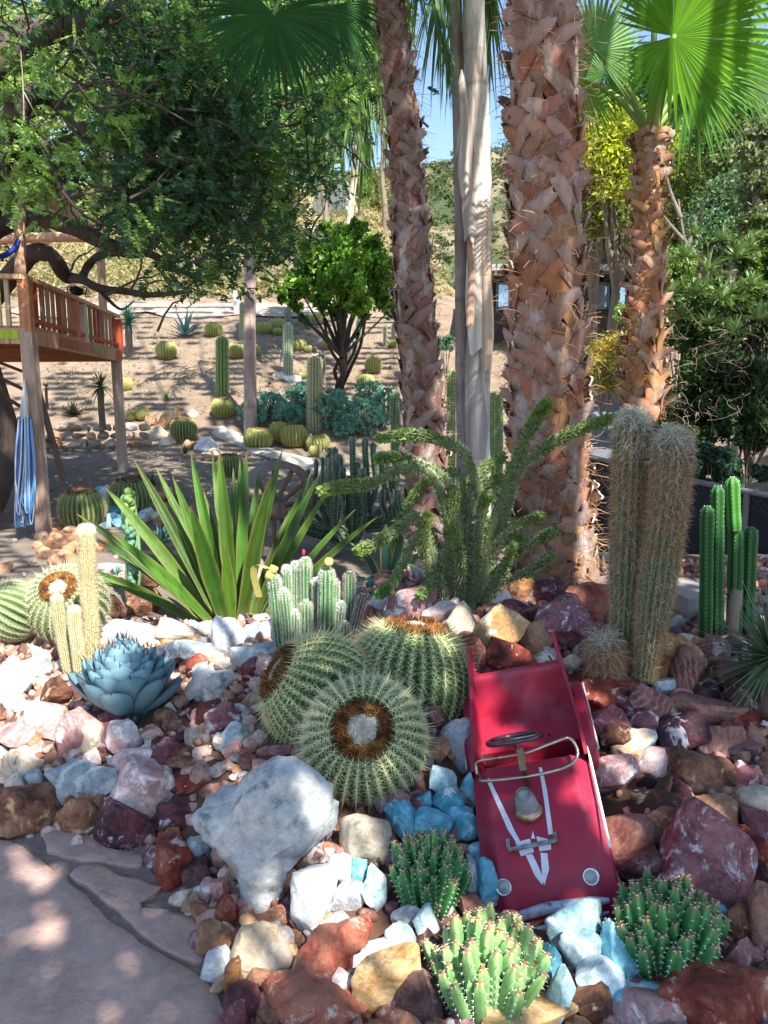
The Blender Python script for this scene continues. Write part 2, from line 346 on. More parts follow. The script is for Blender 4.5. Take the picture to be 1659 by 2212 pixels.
poly_slab(pm, gxy((178, 1878), (215, 1880), (260, 1905), (300, 1908), (352, 1932), (305, 1962), (305, 1990), (360, 1995), (418, 1990), (440, 2035), (442, 2085), (425, 2095), (370, 2075), (300, 2025), (235, 1960), (150, 1900)), -.02, .021, (.47, .31, .26))
po = pm.build('patio', vmat('flagstone', .85, bump=.012, bscale=22, var=.35, vscale=9, spec=.25, dirt=(.42, .31, .26), dscale=3.2), origin=np.zeros(3)); tag(po, kind='structure')
gp = MB(); A, B = np.meshgrid(np.linspace(-5, .2, 90), np.linspace(.0, 3.0, 70))
gp.grid(np.stack([A, B, H(A, B)+.006+.004*np.sin(A*31+B*17)*np.sin(B*41)-.2*sm(.12, .3, bed_dist(A, B))-.1*sm(2.7,3.0,B)], -1), (.25, .195, .165)); o = gp.build('patio_sand', vmat('sand', .95, bump=.006, bscale=160, var=.3, vscale=60, spec=.1), origin=np.zeros(3)); tag(o, kind='structure')
# gravel paths on the slope (follow the ground)
def strip(name, pts, wid, col, mat, dz=.03, n=50):
    c = curve(pts, n); t = nrm(np.gradient(c, axis=0)); s = np.stack([t[:, 1], -t[:, 0]], 1); wv = np.interp(np.linspace(0, 1, n), np.linspace(0, 1, len(wid)), wid)
    k = np.linspace(-.5, .5, 9); P = []
    for i in range(n):
        q = c[i, :2][None]+s[i][None]*k[:, None]*(wv[i]*(1+.08*math.sin(i*.35)+.04*math.sin(i*.9)))
        P.append(np.column_stack([q, H(q[:, 0], q[:, 1])+dz+.06*(1 if q[0,1]>9 else 0)-.05*(np.abs(k)*2)**6]))
    m = MB(); m.grid(P, col); o = m.build(name, mat, origin=np.zeros(3)); return tag(o, kind='structure')
strip('path', [G(470, 930), G(545, 965), G(620, 990), G(700, 1012), G(790, 1030)], [.35, .5, .5, .4], (.50, .46, .40), vmat('white_gravel', .9, bump=.03, bscale=30, var=.4, vscale=25, dirt=(.3, .25, .2), dscale=3), dz=.0)
strip('path', [at(60, 640, 26.0), at(200, 650, 25.4), at(330, 662, 26.1), at(430, 668, 25.2), at(520, 675, 25.8), at(640, 670, 25.4), at(720, 660, 26.4)], [1.8, 2.4, 1.7, 2.2, 1.7, 1.2], (.33, .275, .225), vmat('packed_path', .9, bump=.03, bscale=12, var=.3, vscale=3), dz=.04)
strip('driveway', [G(1400,1060), G(1345, 990), G(1318, 940), G(1308, 905), G(1300, 880)], [1.2, 1.5, 2.0, 2.2], (.13, .14, .16), vmat('concrete', .9, bump=.004, bscale=30, var=.12, vscale=2), dz=.05)  # concrete colour darkened and blued for the shade lying on it

# ================================================================= ROCKS
RC = 'rocks piled in the cactus bed'
RM = {
 'red': rock_mat('stone_red', [(.05, .010, .008), (.25, .042, .024), (.38, .15, .09)], (.60, .46, .38), .63, 8),
 'purple': rock_mat('stone_purple', [(.035, .014, .022), (.17, .050, .060), (.31, .13, .13)], (.62, .56, .58), .60, 9),
 'brown': rock_mat('stone_brown', [(.055, .022, .014), (.24, .105, .055), (.38, .22, .13)], (.52, .36, .2), .62, 9),
 'gold': rock_mat('stone_gold', [(.30, .12, .035), (.55, .33, .14), (.72, .60, .44)], (.75, .70, .6), .6, 7),
 'pink': rock_mat('stone_pink', [(.34, .15, .14), (.52, .31, .29), (.68, .55, .52)], (.78, .72, .68), .58, 8),
 'cream': rock_mat('stone_cream', [(.36, .29, .20), (.58, .50, .39), (.72, .67, .58)], (.40, .27, .16), .66, 5, pits=.25),
 'white': rock_mat('stone_white', [(.40, .43, .47), (.64, .65, .66), (.80, .79, .77)], (.35, .37, .42), .66, 8),
 'grey': rock_mat('stone_grey', [(.30, .33, .355), (.46, .48, .47), (.62, .59, .53)], None, .6, 4, bump=.02, pits=.5, crack=.93),
 'slate': rock_mat('stone_slate', [(.20, .25, .28), (.33, .39, .40), (.46, .50, .48)], (.42, .47, .46), scale=6, band=5, bump=.006),
 'aqua': rock_mat('stone_aqua', [(.05, .22, .30), (.15, .44, .54), (.40, .68, .72)], (.66, .78, .78), .62, 9, bump=.005),
 'pale_aqua': rock_mat('stone_pale_aqua', [(.15, .30, .34), (.38, .54, .57), (.66, .74, .73)], (.8, .82, .8), .6, 9, bump=.005),
 'banded': rock_mat('stone_banded', [(.09, .035, .035), (.24, .10, .09), (.36, .18, .13)], (.34, .19, .13), scale=9, band=14),
 'dark': rock_mat('stone_dark', [(.016, .010, .014), (.075, .032, .034), (.20, .12, .11)], (.45, .38, .36), .62, 9),
 'ochre': rock_mat('stone_ochre', [(.16, .055, .02), (.42, .20, .07), (.62, .42, .2)], (.66, .52, .35), .62, 8),
}
_ico = {}
def ico(n):
    if n not in _ico:
        import bmesh
        b = bmesh.new(); bmesh.ops.create_icosphere(b, subdivisions=n, radius=1.0)
        _ico[n] = (np.array([v.co[:] for v in b.verts]), np.array([[q.index for q in f.verts] for f in b.faces])); b.free()
    return _ico[n]
def facet(d, seed, planes=15, p=16, lo=.78, flat=1.0):
    r = np.random.default_rng(seed); n = nrm(r.normal(size=(planes, 3))); n = np.vstack([n, nrm(r.normal(size=(6, 3))*[1, 1, .3]), -n[:3]]); k = r.uniform(lo, 1.02, len(n))
    q = np.maximum(d@n.T, 1e-4)/k
    return (q**p).sum(1)**(-1/p)
def rock_verts(seed, n, rough=.055, planes=9, p=75, lo=.62):
    d, f = ico(n); r = facet(d, seed, planes, p, lo)
    off = Vector((seed*1.37 % 50, seed*.71 % 50, 3)); 
    k = np.array([mn.fractal(Vector(v*1.6)+off, 1.0, 2.2, 4) for v in d])
    r = r*(1+rough*k); r /= r.max()
    return d*r[:, None], f
ROCKS = []      # (x,y,z,rad) of what stands already
rid = [0]
def put_rock(c, size, basis, mat, label, seed, n=3, cat='rock', name='rock', group=RC, outline=None, **kw):
    V, f = rock_verts(seed, n, **kw)
    if outline is not None:
        # silhouette traced in the view plane, own depth
        a, b = V[:, 0], V[:, 2]; th = np.arctan2(b, a); rl = np.linalg.norm(V, axis=1); m = np.hypot(a, b)/rl
        op = np.array(outline, float); od = np.empty(len(th))
        for i, t in enumerate(th):
            dx, dy = math.cos(t), math.sin(t); best = .1
            for k in range(len(op)):
                p, q = op[k], op[(k+1) % len(op)]; e = q-p; den = dx*e[1]-dy*e[0]
                if abs(den) < 1e-9: continue
                s = (p[0]*e[1]-p[1]*e[0])/den; u = (p[0]*dy-p[1]*dx)/den
                if s > 0 and -1e-6 <= u <= 1+1e-6: best = max(best, s)
            od[i] = best
        mm = np.minimum(1, m**.75)*rl**.7*1.08
        V = np.column_stack([np.cos(th)*od*mm, V[:, 1]*size[1], np.sin(th)*od*mm]); P = V@basis
    else:
        mx = np.abs(V).max(0); P = (V/mx*np.array(size))@basis
    mb = MB(); mb.add(P+np.asarray(c), f, (1, 1, 1))
    o = mb.build(name, RM[mat], origin=np.asarray(c, float), auto=32 if n <= 3 else 40); tag(o, label, cat, group)
    ROCKS.append((c[0], c[1], c[2], float(np.mean(size))))
    return o
def view_basis(tilt, tw=0):
    t = R(tilt); x = RT*math.cos(t)+UP*math.sin(t); z = -RT*math.sin(t)+UP*math.cos(t)
    return np.stack([x, FW, z])
def rk(u, v, w, h, mat, label, tilt=0, dz=0.0, n=3, outline=None, depth=.8, name='rock', group=RC, seed=None, **kw):
    rid[0] += 1; seed = seed or rid[0]*13+5
    if 'aqua' in mat and not kw: kw = dict(planes=8, p=70, lo=.78, rough=.03); dz = dz+.02
    b = G(u, v+h*.32, dz); y = b[1]+ .0
    c = at(u, v, y); s = pxm(c); sw, sh = w*s*(.58 if 'aqua' in mat else .66), h*s*(.58 if 'aqua' in mat else .66)
    dd = depth*.5*(sw+sh); c = c+FW*dd*.25
    if outline is not None: outline = [((a-u)*s, -(bb-v)*s) for a, bb in outline]; tilt = 0
    return put_rock(c, (sw, dd, sh), view_basis(-tilt), mat, label, seed, n=n, outline=outline, name=name, group=group, **kw)
L_ = [
 # -- along the patio edge
 (65,1750,128,108,'brown','round russet rock with orange patch at the far left end of the patio edge'),
 (168,1772,86,84,'brown','tan brown rock between the round russet rock and the long purple-brown edge rock'),
 (219,1730,54,58,'brown','small brown rock tucked under the right tip of the blue-grey slab'),
 (262,1792,124,88,'purple','long purple-brown rock at the patio edge, sloping down to the right',20),
 (302,1705,120,125,'pink','large pink and white rock standing right of the flat blue-grey slab',-15),
 (375,1772,68,66,'purple','dark plum rock with pink rim just left of the big grey boulder'),
 (372,1816,48,44,'ochre','small orange-brown rock under the dark plum rock'),
 (374,1872,88,108,'red','russet edge rock with a flat front below the left side of the big boulder'),
 (335,1855,36,44,'purple','small purple-brown rock at the patio corner left of the russet edge rock'),
 (425,1898,58,76,'dark','dark brown rock with a bluish face wedged under the boulder'),
 (452,1928,56,50,'pink','brown and white rock with a pale lower face under the boulder edge'),
 (434,1976,48,52,'brown','dark brown rock at the patio edge below the pale-faced rock'),
 (482,1984,46,72,'red','narrow dark red rock standing left of the boulder\'s lower tip'),
 (464,2040,66,72,'brown','brown rock above the small bluish-white rock at the patio edge'),
 (465,2098,62,76,'white','bluish-white chunk at the edge of the patio'),
 (503,2128,34,92,'ochre','narrow golden-brown upright rock beside the bluish-white chunk'),
 (525,2175,84,84,'purple','mottled dark rock at the bottom patio corner'),
 (558,2122,56,84,'brown','grey and brown split rock between the cream boulder and big red rock'),
 (505,2215,70,70,'purple','purple rock cut by the bottom edge near the patio'),
 # -- white stones
 (676,1945,92,160,'white','tall white upright slab standing beside the big boulder',-4),
 (757,1937,70,78,'white','white block to the right of the tall white slab'),
 (735,1876,62,68,'pale_aqua','pale aqua rock above the white block'),
 (776,1888,38,62,'aqua','narrow aqua rock right of the pale aqua one'),
 (813,1925,62,88,'pale_aqua','pale aqua block left of the front-left euphorbia clump'),
 (660,1862,72,46,'dark','dark purple rock wedged against the boulder\'s right side',-40),
 (690,1822,26,48,'slate','small grey chip standing between boulder and cream rock'),
 (710,1850,34,36,'pink','small mauve pebble above the tall white slab'),
 (424,1852,52,62,'slate','small slate-blue rock under the left corner of the big boulder'),
 (690,2190,200,100,'red','pinkish-red rock cut by the bottom of the picture left of the golden boulder',-8),
 (785,2088,128,52,'white','pinkish-white flat rock lying across the golden boulder\'s top',-12),
 (738,2145,44,90,'pink','pink rock strip between the red and golden boulders'),
 # -- aqua stones left of car
 (953,1682,82,60,'pale_aqua','pale aqua rock touching the front barrel cactus at right',15),
 (967,1734,68,62,'aqua','square aqua block in the middle of the blue rocks'),
 (1014,1715,50,98,'aqua','tall aqua slab leaning on the car\'s left side',15),
 (872,1773,64,80,'aqua','aqua rock at the far left of the blue group',-15),
 (921,1734,42,46,'aqua','small shaded aqua rock between the square block and the cactus'),
 (930,1783,84,64,'aqua','wide aqua rock behind the left euphorbia clump'),
 (990,1764,74,50,'aqua','dark aqua rock under the square block'),
 (1008,1800,76,66,'aqua','slanted aqua rock touching the middle of the car\'s left side',-30),
 (1030,1858,48,78,'aqua','dull blue rock low against the car beside the left euphorbia'),
 (1052,1908,52,96,'aqua','dark teal rock under the car\'s left headlight'),
 (1022,1912,42,84,'slate','grey-blue upright rock right of the left euphorbia'),
 (1042,1815,30,36,'aqua','small blue rock touching the car\'s flank'),
 (868,1985,64,46,'white','white and blue rock below the left euphorbia clump'),
 (921,1998,50,84,'pale_aqua','upright blue and white rock left of the sunlit euphorbia',-5),
 (866,2034,62,68,'pale_aqua','pale square rock at the left of the sunlit euphorbia'),
 # -- aqua stones in front of car
 (1246,2005,132,98,'pale_aqua','largest aqua boulder under the car\'s silver bumper',-35),
 (1266,2066,118,84,'pale_aqua','rounded whitish-aqua rock below the bumper boulder'),
 (1216,2142,60,146,'pale_aqua','tall pointed aqua and white rock at the bottom',8),
 (1190,2090,52,90,'aqua','aqua rock beside the right edge of the sunlit euphorbia'),
 (1298,2124,110,98,'pale_aqua','blocky aqua rock with a white end at the bottom'),
 (1342,2066,76,128,'aqua','deep blue slanting slab left of the right euphorbia',-32),
 (1500,1930,42,54,'aqua','small aqua rock showing behind the right euphorbia'),
 (1555,1985,46,50,'aqua','small blue rock right of the right euphorbia'),
 (1375,2140,110,36,'pale_aqua','flat pale aqua slab below the right euphorbia'),
 (1346,2165,56,56,'aqua','dark blue rock at the bottom under the flat aqua slab'),
 # -- bottom row
 (1283,2182,100,84,'brown','grey-brown pointed rock at the bottom below the blocky aqua rock'),
 (1396,2196,130,66,'pink','pinkish-brown rock cut by the bottom edge'),
 (1130,2192,210,84,'ochre','long orange-brown rock at the bottom below the sunlit euphorbia'),
 (905,2178,110,100,'dark','dark blue-purple rock at the bottom left of the sunlit euphorbia'),
 (1432,2142,140,46,'brown','flat brown slab at the bottom right of the aqua rocks',-6),
 (1522,2108,76,82,'red','dark red rock below the right euphorbia',-30),
 (1562,2172,236,116,'red','big dark red boulder in the bottom right corner',-12),
 (1610,2080,98,90,'purple','dark red angular rock above the corner boulder',20),
 (1610,2000,92,106,'brown','brown rock at the right edge beside the right euphorbia',-20),
 (1652,2010,44,150,'banded','tall striped rock cut by the right edge'),
 # -- right of the car
 (1330,1680,96,134,'pink','pink and orange sunlit rock beside the car\'s middle',22),
 (1424,1736,100,92,'brown','brown rock right of the pink and orange sunlit rock'),
 (1478,1722,42,56,'purple','small purple rock beside the wide tan rock'),
 (1528,1680,138,80,'brown','wide tan-brown rock in the middle of the right slope'),
 (1615,1688,54,66,'purple','upright reddish rock right of the wide tan-brown rock'),
 (1640,1732,78,66,'cream','rounded grey-green rock at the right edge'),
 (1558,1756,116,80,'brown','pointed tan rock above the big purple-brown boulder',12),
 (1376,1798,112,104,'banded','dark red rock with a white stripe right of the car'),
 (1440,1802,98,82,'brown','brown slab leaning between the striped rock and the big boulder',-35),
 (1536,1872,150,178,'purple','big purple-brown boulder on the right slope',25),
 (1642,1882,80,122,'red','reddish rock right of the big purple-brown boulder'),
 (1642,1780,62,70,'purple','mauve rock at the right edge above the reddish one'),
 (1406,1872,134,64,'dark','dark flat rock beside the car\'s front wheel'),
 (1440,1925,100,60,'dark','dark rock in the shade behind the right euphorbia'),
 # -- behind, up to the crest
 (893,1317,94,84,'pink','pink rock behind the right-hand barrel cactus, left of its twin'),
 (966,1330,84,68,'pink','second pink rock behind the right-hand barrel cactus'),
 (824,1312,54,50,'white','pinkish-white rock behind the barrel cacti near the blue succulent'),
 (790,1327,44,38,'red','small salmon-red rock beside the blue succulent'),
 (965,1288,40,52,'brown','grey-brown rock at the foot of the spiny branching succulent'),
 (1067,1365,132,140,'gold','large golden-cream sunlit rock above the car',12),
 (1000,1352,62,80,'gold','cream and golden rock left of the large golden one'),
 (1020,1418,58,92,'red','brown-red rock between barrel cactus and car',-10),
 (1108,1430,92,80,'red','dark russet triangular rock right behind the car seat'),
 (1120,1282,58,62,'ochre','orange rock in front of the big palm\'s foot'),
 (1085,1300,52,42,'cream','pale sunlit rock at the foot of the spiny succulent'),
 (1188,1283,90,66,'purple','deep purple-red rock at the big palm\'s foot'),
 (1277,1318,92,92,'red','reddish-brown rock right of the big palm\'s foot',20),
 (1120,1316,86,42,'purple','flat mauve rock behind the golden one'),
 (1146,1343,72,60,'brown','tan mottled rock below the purple-red rock'),
 (1234,1367,124,124,'purple','big purple and white mottled boulder left of the woolly cacti',18),
 (1163,1388,66,84,'brown','brown rock between the golden rock and the mottled boulder'),
 (1170,1428,60,34,'cream','flat cream rock behind the car\'s right fin'),
 (1237,1437,52,36,'cream','grey-cream rock between the car and the small woolly cactus'),
 (1186,1452,50,34,'pink','small pinkish rock just behind the car seat'),
 (1262,1470,30,64,'red','thin orange-red rock left of the small woolly cactus'),
 (1460,1420,116,84,'gold','long golden rock right of the woolly cacti',25),
 (1480,1390,50,44,'cream','tan rock behind the long golden rock'),
 (1432,1457,54,42,'ochre','orange rock at the foot of the woolly cacti'),
 (1487,1462,52,100,'banded','striped red spire of rock leaning over the slope',20),
 (1440,1487,54,44,'slate','dark grey rock below the orange one'),
 (1360,1484,66,38,'brown','flat brown rock below the small woolly cactus'),
 (1540,1422,64,78,'purple','upright purple rock beside the green column cacti'),
 (1596,1405,60,62,'purple','purple rock at the foot of the green column cacti'),
 (1592,1465,112,66,'purple','wide mauve-tan rock left of the spiky yucca'),
 (1525,1494,74,50,'dark','dark angular rock with a bluish face on the right slope'),
 (1612,1506,96,84,'dark','big dark brown rock under the yucca leaves'),
 (1310,1512,116,66,'red','red-orange flat-topped rock right of the car seat'),
 (1357,1532,44,70,'purple','purple and white slanting rock beside the red-orange one',-40),
 (1412,1530,96,84,'banded','pink striped rock in the middle of the right slope',20),
 (1527,1542,132,66,'banded','brown rock with fine golden stripes on the right slope',12),
 (1478,1594,114,82,'purple','squarish grey-purple rock under the finely striped one'),
 (1397,1566,62,66,'purple','purple rock with white spots left of the squarish one'),
 (1310,1570,86,78,'purple','purple-brown rock against the car\'s right fender'),
 (1338,1600,60,60,'brown','plain brown rock right of the car\'s fender'),
 (1374,1612,82,62,'gold','smooth golden rock on the right slope',-22),
 (1563,1598,74,68,'banded','gold and dark striped rock right of the squarish one',20),
 (1608,1562,72,44,'red','orange-red rock under the yucca leaves'),
 (1638,1598,46,54,'banded','striped rock at the right edge'),
 (1610,1627,80,54,'dark','dark purple rock above the reddish upright one'),
 (1420,1650,76,52,'pink','small pale pinkish rock above the brown one'),
 (1462,1632,40,38,'red','small red rock left of the wide tan-brown one'),
 # -- back row at left
 (280,1371,96,50,'white','white sunlit rock behind the blue agave at left'),
 (380,1374,116,58,'cream','long cream-white rock in front of the sword-leaved agave'),
 (485,1386,80,84,'white','tall white-grey rock at the foot of the sword-leaved agave'),
 (447,1362,44,44,'white','white pointed rock left of the tall white-grey rock'),
 (535,1376,54,44,'slate','grey-white block right of the tall white-grey rock'),
 (575,1370,54,60,'white','white rock behind the small columnar cactus clump'),
 (404,1417,116,54,'slate','grey rounded rock right behind the blue agave'),
 (552,1420,104,58,'slate','blue-grey rock left of the barrel cacti'),
 (217,1361,46,64,'white','white banded block beside the torch cacti'),
 (245,1323,44,62,'brown','reddish-brown rock right of the left barrel cactus'),
 (296,1306,74,60,'brown','large brown rock on the dirt behind the white rocks'),
 (580,1443,44,56,'pink','pink and purple rock touching the left barrel of the trio'),
 (430,1437,46,42,'red','dark red rock above the blue-grey slab'),
 (370,1399,40,28,'ochre','small brown wedge on the cream-white rock'),
 (393,1430,38,26,'red','small red-brown rock above the slab\'s left end'),
 (548,1445,60,40,'purple','mottled rock right of the slab\'s top'),
 # -- left gravel, larger ones
 (35,1655,80,74,'cream','cream rock at the left edge above the patio'),
 (30,1700,70,60,'cream','pale cracked rock at the left edge under the cream one'),
 (75,1690,40,40,'slate','small grey cube left of the blue-grey slab'),
 (165,1585,80,110,'pink','tall mauve-pink rock in the gravel left of the agave',15),
 (200,1600,60,70,'cream','pale upright rock in the gravel below the agave',10),
 (290,1655,105,60,'pink','long pink rock above the large pink and white one'),
 (355,1640,60,80,'purple','lilac-white rock left of the big boulder',30),
 (400,1640,84,46,'brown','brown and white flat rock left of the boulder\'s top',12),
 (362,1700,70,60,'purple','brown triangular rock above the dark plum one'),
 (412,1690,58,34,'red','raspberry-red rock at the boulder\'s left side',-25),
 (240,1590,54,70,'purple','white-veined narrow rock in the gravel below the agave',20),
 (268,1600,62,66,'pink','pinkish rock right of the narrow veined rock'),
 (445,1555,46,78,'red','upright brick-red rock in the gravel left of the barrel trio',8),
 (482,1560,66,70,'purple','purple rock in the gravel beside the barrel trio',-15),
 (505,1600,52,60,'slate','grey rock just above the big boulder'),
 (248,1520,40,30,'aqua','small bright blue chip under the agave\'s left side'),
 (22,1475,70,90,'white','pale sunlit rock at the left edge'),
 (60,1450,70,44,'white','white sunlit rock below the left barrel cactus',-20),
 (95,1425,70,40,'cream','long white rock left of the torch cacti'),
 (92,1560,80,70,'pink','salmon rock in the sunlit gravel'),
 (40,1590,80,60,'pink','rosy flat rock at the left edge of the gravel'),
 (120,1500,56,66,'brown','tan rock in the gravel left of the agave'),
 (320,1500,44,70,'brown','upright brown rock at the agave\'s right side',-15),
 (245,1565,56,50,'purple','purple square rock in the gravel under the agave'),
]
for t in L_:
    u, v, w_, h_, m_, lab = t[:6]; tilt = t[6] if len(t) > 6 else 0
    rk(u, v, w_, h_, m_, lab, tilt, n=4 if max(w_, h_) > 105 else 3)
rk(560, 1825, 340, 370, 'grey', 'huge pale grey boulder between patio and barrel cacti', n=5, depth=.5, rough=.20, lo=.70, planes=14, outline=[(518,1640),(560,1618),(605,1612),(640,1630),(665,1668),(700,1700),(728,1745),(733,1775),(720,1805),(690,1835),(655,1865),(632,1890),(632,1935),(618,1968),(590,1990),(560,2001),(530,1993),(508,1975),(495,1935),(470,1895),(445,1870),(430,1825),(400,1815),(388,1805),(395,1775),(425,1735),(470,1690)], name='boulder')
rk(165, 1698, 190, 90, 'slate', 'flat triangular blue-grey slab near the patio\'s left', n=4, depth=.45, dz=.05, outline=[(72,1668),(120,1660),(200,1655),(262,1658),(258,1690),(240,1720),(195,1748),(165,1735),(140,1712),(100,1700)])
rk(443, 1485, 175, 100, 'grey', 'flat light blue-grey slab right of the blue agave', n=4, depth=.55, outline=[(362,1535),(364,1505),(378,1480),(404,1460),(440,1452),(470,1440),(505,1436),(525,1462),(500,1482),(450,1492),(415,1508),(385,1535),(370,1548)])
rk(560, 2060, 150, 150, 'cream', 'cream boulder with a grey crack under the tip of the huge boulder', n=4, depth=.6, outline=[(505,1988),(560,2003),(612,1985),(622,2025),(640,2045),(610,2085),(570,2100),(545,2130),(520,2090),(490,2070)], name='boulder')
rk(715, 2068, 260, 190, 'red', 'large salmon-red boulder sloping up to the right at the bottom', n=5, depth=.55, outline=[(588,2152),(600,2090),(618,2060),(650,2040),(700,2000),(760,1972),(822,1958),(846,1982),(842,2040),(800,2052),(770,2062),(742,2105),(715,2150),(660,2162),(620,2150)], name='boulder')
rk(835, 2135, 180, 170, 'ochre', 'golden and cream boulder left of the sunlit euphorbia', n=5, depth=.6, outline=[(745,2165),(752,2110),(775,2085),(820,2075),(870,2050),(905,2052),(922,2100),(925,2160),(900,2200),(840,2230),(770,2225)], name='boulder')
rk(780, 1822, 140, 145, 'cream', 'rounded cream rock below the front barrel cactus', n=4, depth=.6, outline=[(712,1830),(730,1790),(755,1758),(800,1755),(840,1775),(848,1830),(845,1885),(800,1888),(745,1868),(715,1850)])
rk(998, 1600, 75, 150, 'white', 'white slab between the barrel cacti and the car', n=4, depth=.5, outline=[(962,1650),(965,1610),(985,1560),(1010,1528),(1035,1530),(1038,1690),(1000,1692),(975,1675)])
# -- small crushed rock between: individuals first, then one mass of chips
def car_zone(x, y): return .27 < x < .80 and 2.0 < y < 2.95
def excl(x, y):
    for ex, ey, er in EXCL:
        if (x-ex)**2+(y-ey)**2 < er*er: return True
    return False
_g = G(270, 1560); EXCL = [(_g[0], _g[1]+.02, .15)]
def fill(n, region, rr, kinds, label, seed, group):
    r = np.random.default_rng(seed); k = 0; tries = 0
    while k < n and tries < 6000:
        tries += 1
        u = r.uniform(region[0], region[1]); v = r.uniform(region[2], region[3])
        p = G(u, v); x, y = p[0], p[1]
        if bed_dist(x, y) < .03 or excl(x, y) or car_zone(x, y): continue
        q = r.uniform(*rr); z = Hs(x, y)+q*.25
        if any((x-a)**2+(y-b)**2+(z-c)**2*.5 < (.80*(q+s))**2 for a, b, c, s in ROCKS): continue
        t = r.uniform(0, 6.28); B = np.array(Matrix.Rotation(t, 3, 'Z')@Matrix.Rotation(r.uniform(-.6, .6), 3, 'X')@Matrix.Rotation(r.uniform(-.6, .6), 3, 'Y'))
        put_rock(np.array([x, y, z]), (q*r.uniform(.9, 1.25), q*r.uniform(.75, 1.1), q*r.uniform(.6, .9)), B, kinds[r.integers(len(kinds))], label, 9000+seed*500+k, n=3, group=group, name='rock', planes=7, p=60)
        k += 1
    return k
n1 = fill(92, (-10, 580, 1400, 1680), (.022, .038), ['brown', 'red', 'brown', 'purple', 'dark', 'brown', 'ochre', 'pink', 'slate'], 'small angular red or brown crushed rock in the gravel around the blue agave', 3, 'small crushed rocks around the agave')
n2 = fill(36, (1250, 1659, 1440, 2150), (.03, .05), ['brown', 'red', 'purple', 'dark'], 'small dark reddish rock filling gaps on the slope right of the car', 4, 'small rocks filling gaps right of the car')
n3 = fill(16, (560, 1300, 1290, 1460), (.03, .05), ['brown', 'red', 'pink', 'gold'], 'small rock lying on the crest behind the barrel cacti', 5, 'small rocks on the crest')
print('fill', n1, n2, n3, 'listed', len(ROCKS))
def chips(n, seed, name, xr, yr, rr, cols, cond, mat, big=0):
    r = np.random.default_rng(seed); m = MB(); lib = [rock_verts(700+i, 2, .03, 9, 30) for i in range(8)]
    k = 0
    while k < n:
        x, y = r.uniform(*xr), r.uniform(*yr)
        if not cond(x, y): continue
        if car_zone(x, y): continue
        V, f = lib[r.integers(8)]; B = np.array(Matrix.Rotation(r.uniform(0, 6.28), 3, Vector(r.normal(size=3)))); q = r.uniform(*rr)*(1 if big == 0 or r.uniform() > big else 1.7)
        c = np.array(cols[r.integers(len(cols))])*r.uniform(.7, 1.3)
        if big and x < -.45 and r.uniform() < .55: c = np.array([(.48, .32, .26), (.55, .44, .36), (.42, .25, .20), (.60, .54, .48)][r.integers(4)])*r.uniform(.8, 1.15)
        m.add(V*[q*1.2, q, q*.8]@B+np.array([x, y, Hs(x, y)+q*.35]), f, np.clip(c, 0, 1)); k += 1
    o = m.build(name, mat, origin=np.zeros(3), auto=35); return tag(o, kind='stuff')
chipm = vmat('crushed_rock', .7, bump=.006, bscale=70, var=.6, vscale=45, dirt=(.36, .29, .24), dscale=30)
o = chips(8800, 11, 'gravel', (-2.4, 3.9), (1.2, 5.0), (.013, .038), [(.27, .12, .075), (.34, .14, .09), (.14, .055, .045), (.36, .22, .13), (.20, .085, .10), (.38, .34, .33), (.30, .16, .09), (.42, .2, .17), (.2, .09, .06)], lambda x, y: bed_dist(x, y) > .0 and abs(x) < y*.62+.3+(.7 if x > 0 else 0) and not excl(x, y), chipm, .42)
tag(o, 'small reddish brown crushed rock chips filling between the rocks of the bed', 'gravel')
o = chips(2600, 12, 'gravel', (-9, 5), (5, 24), (.012, .04), [(.3, .26, .22), (.2, .17, .14), (.42, .38, .33)], lambda x, y: True, chipm)
tag(o, 'scattered small stones lying on the bare dirt behind the bed', 'gravel')
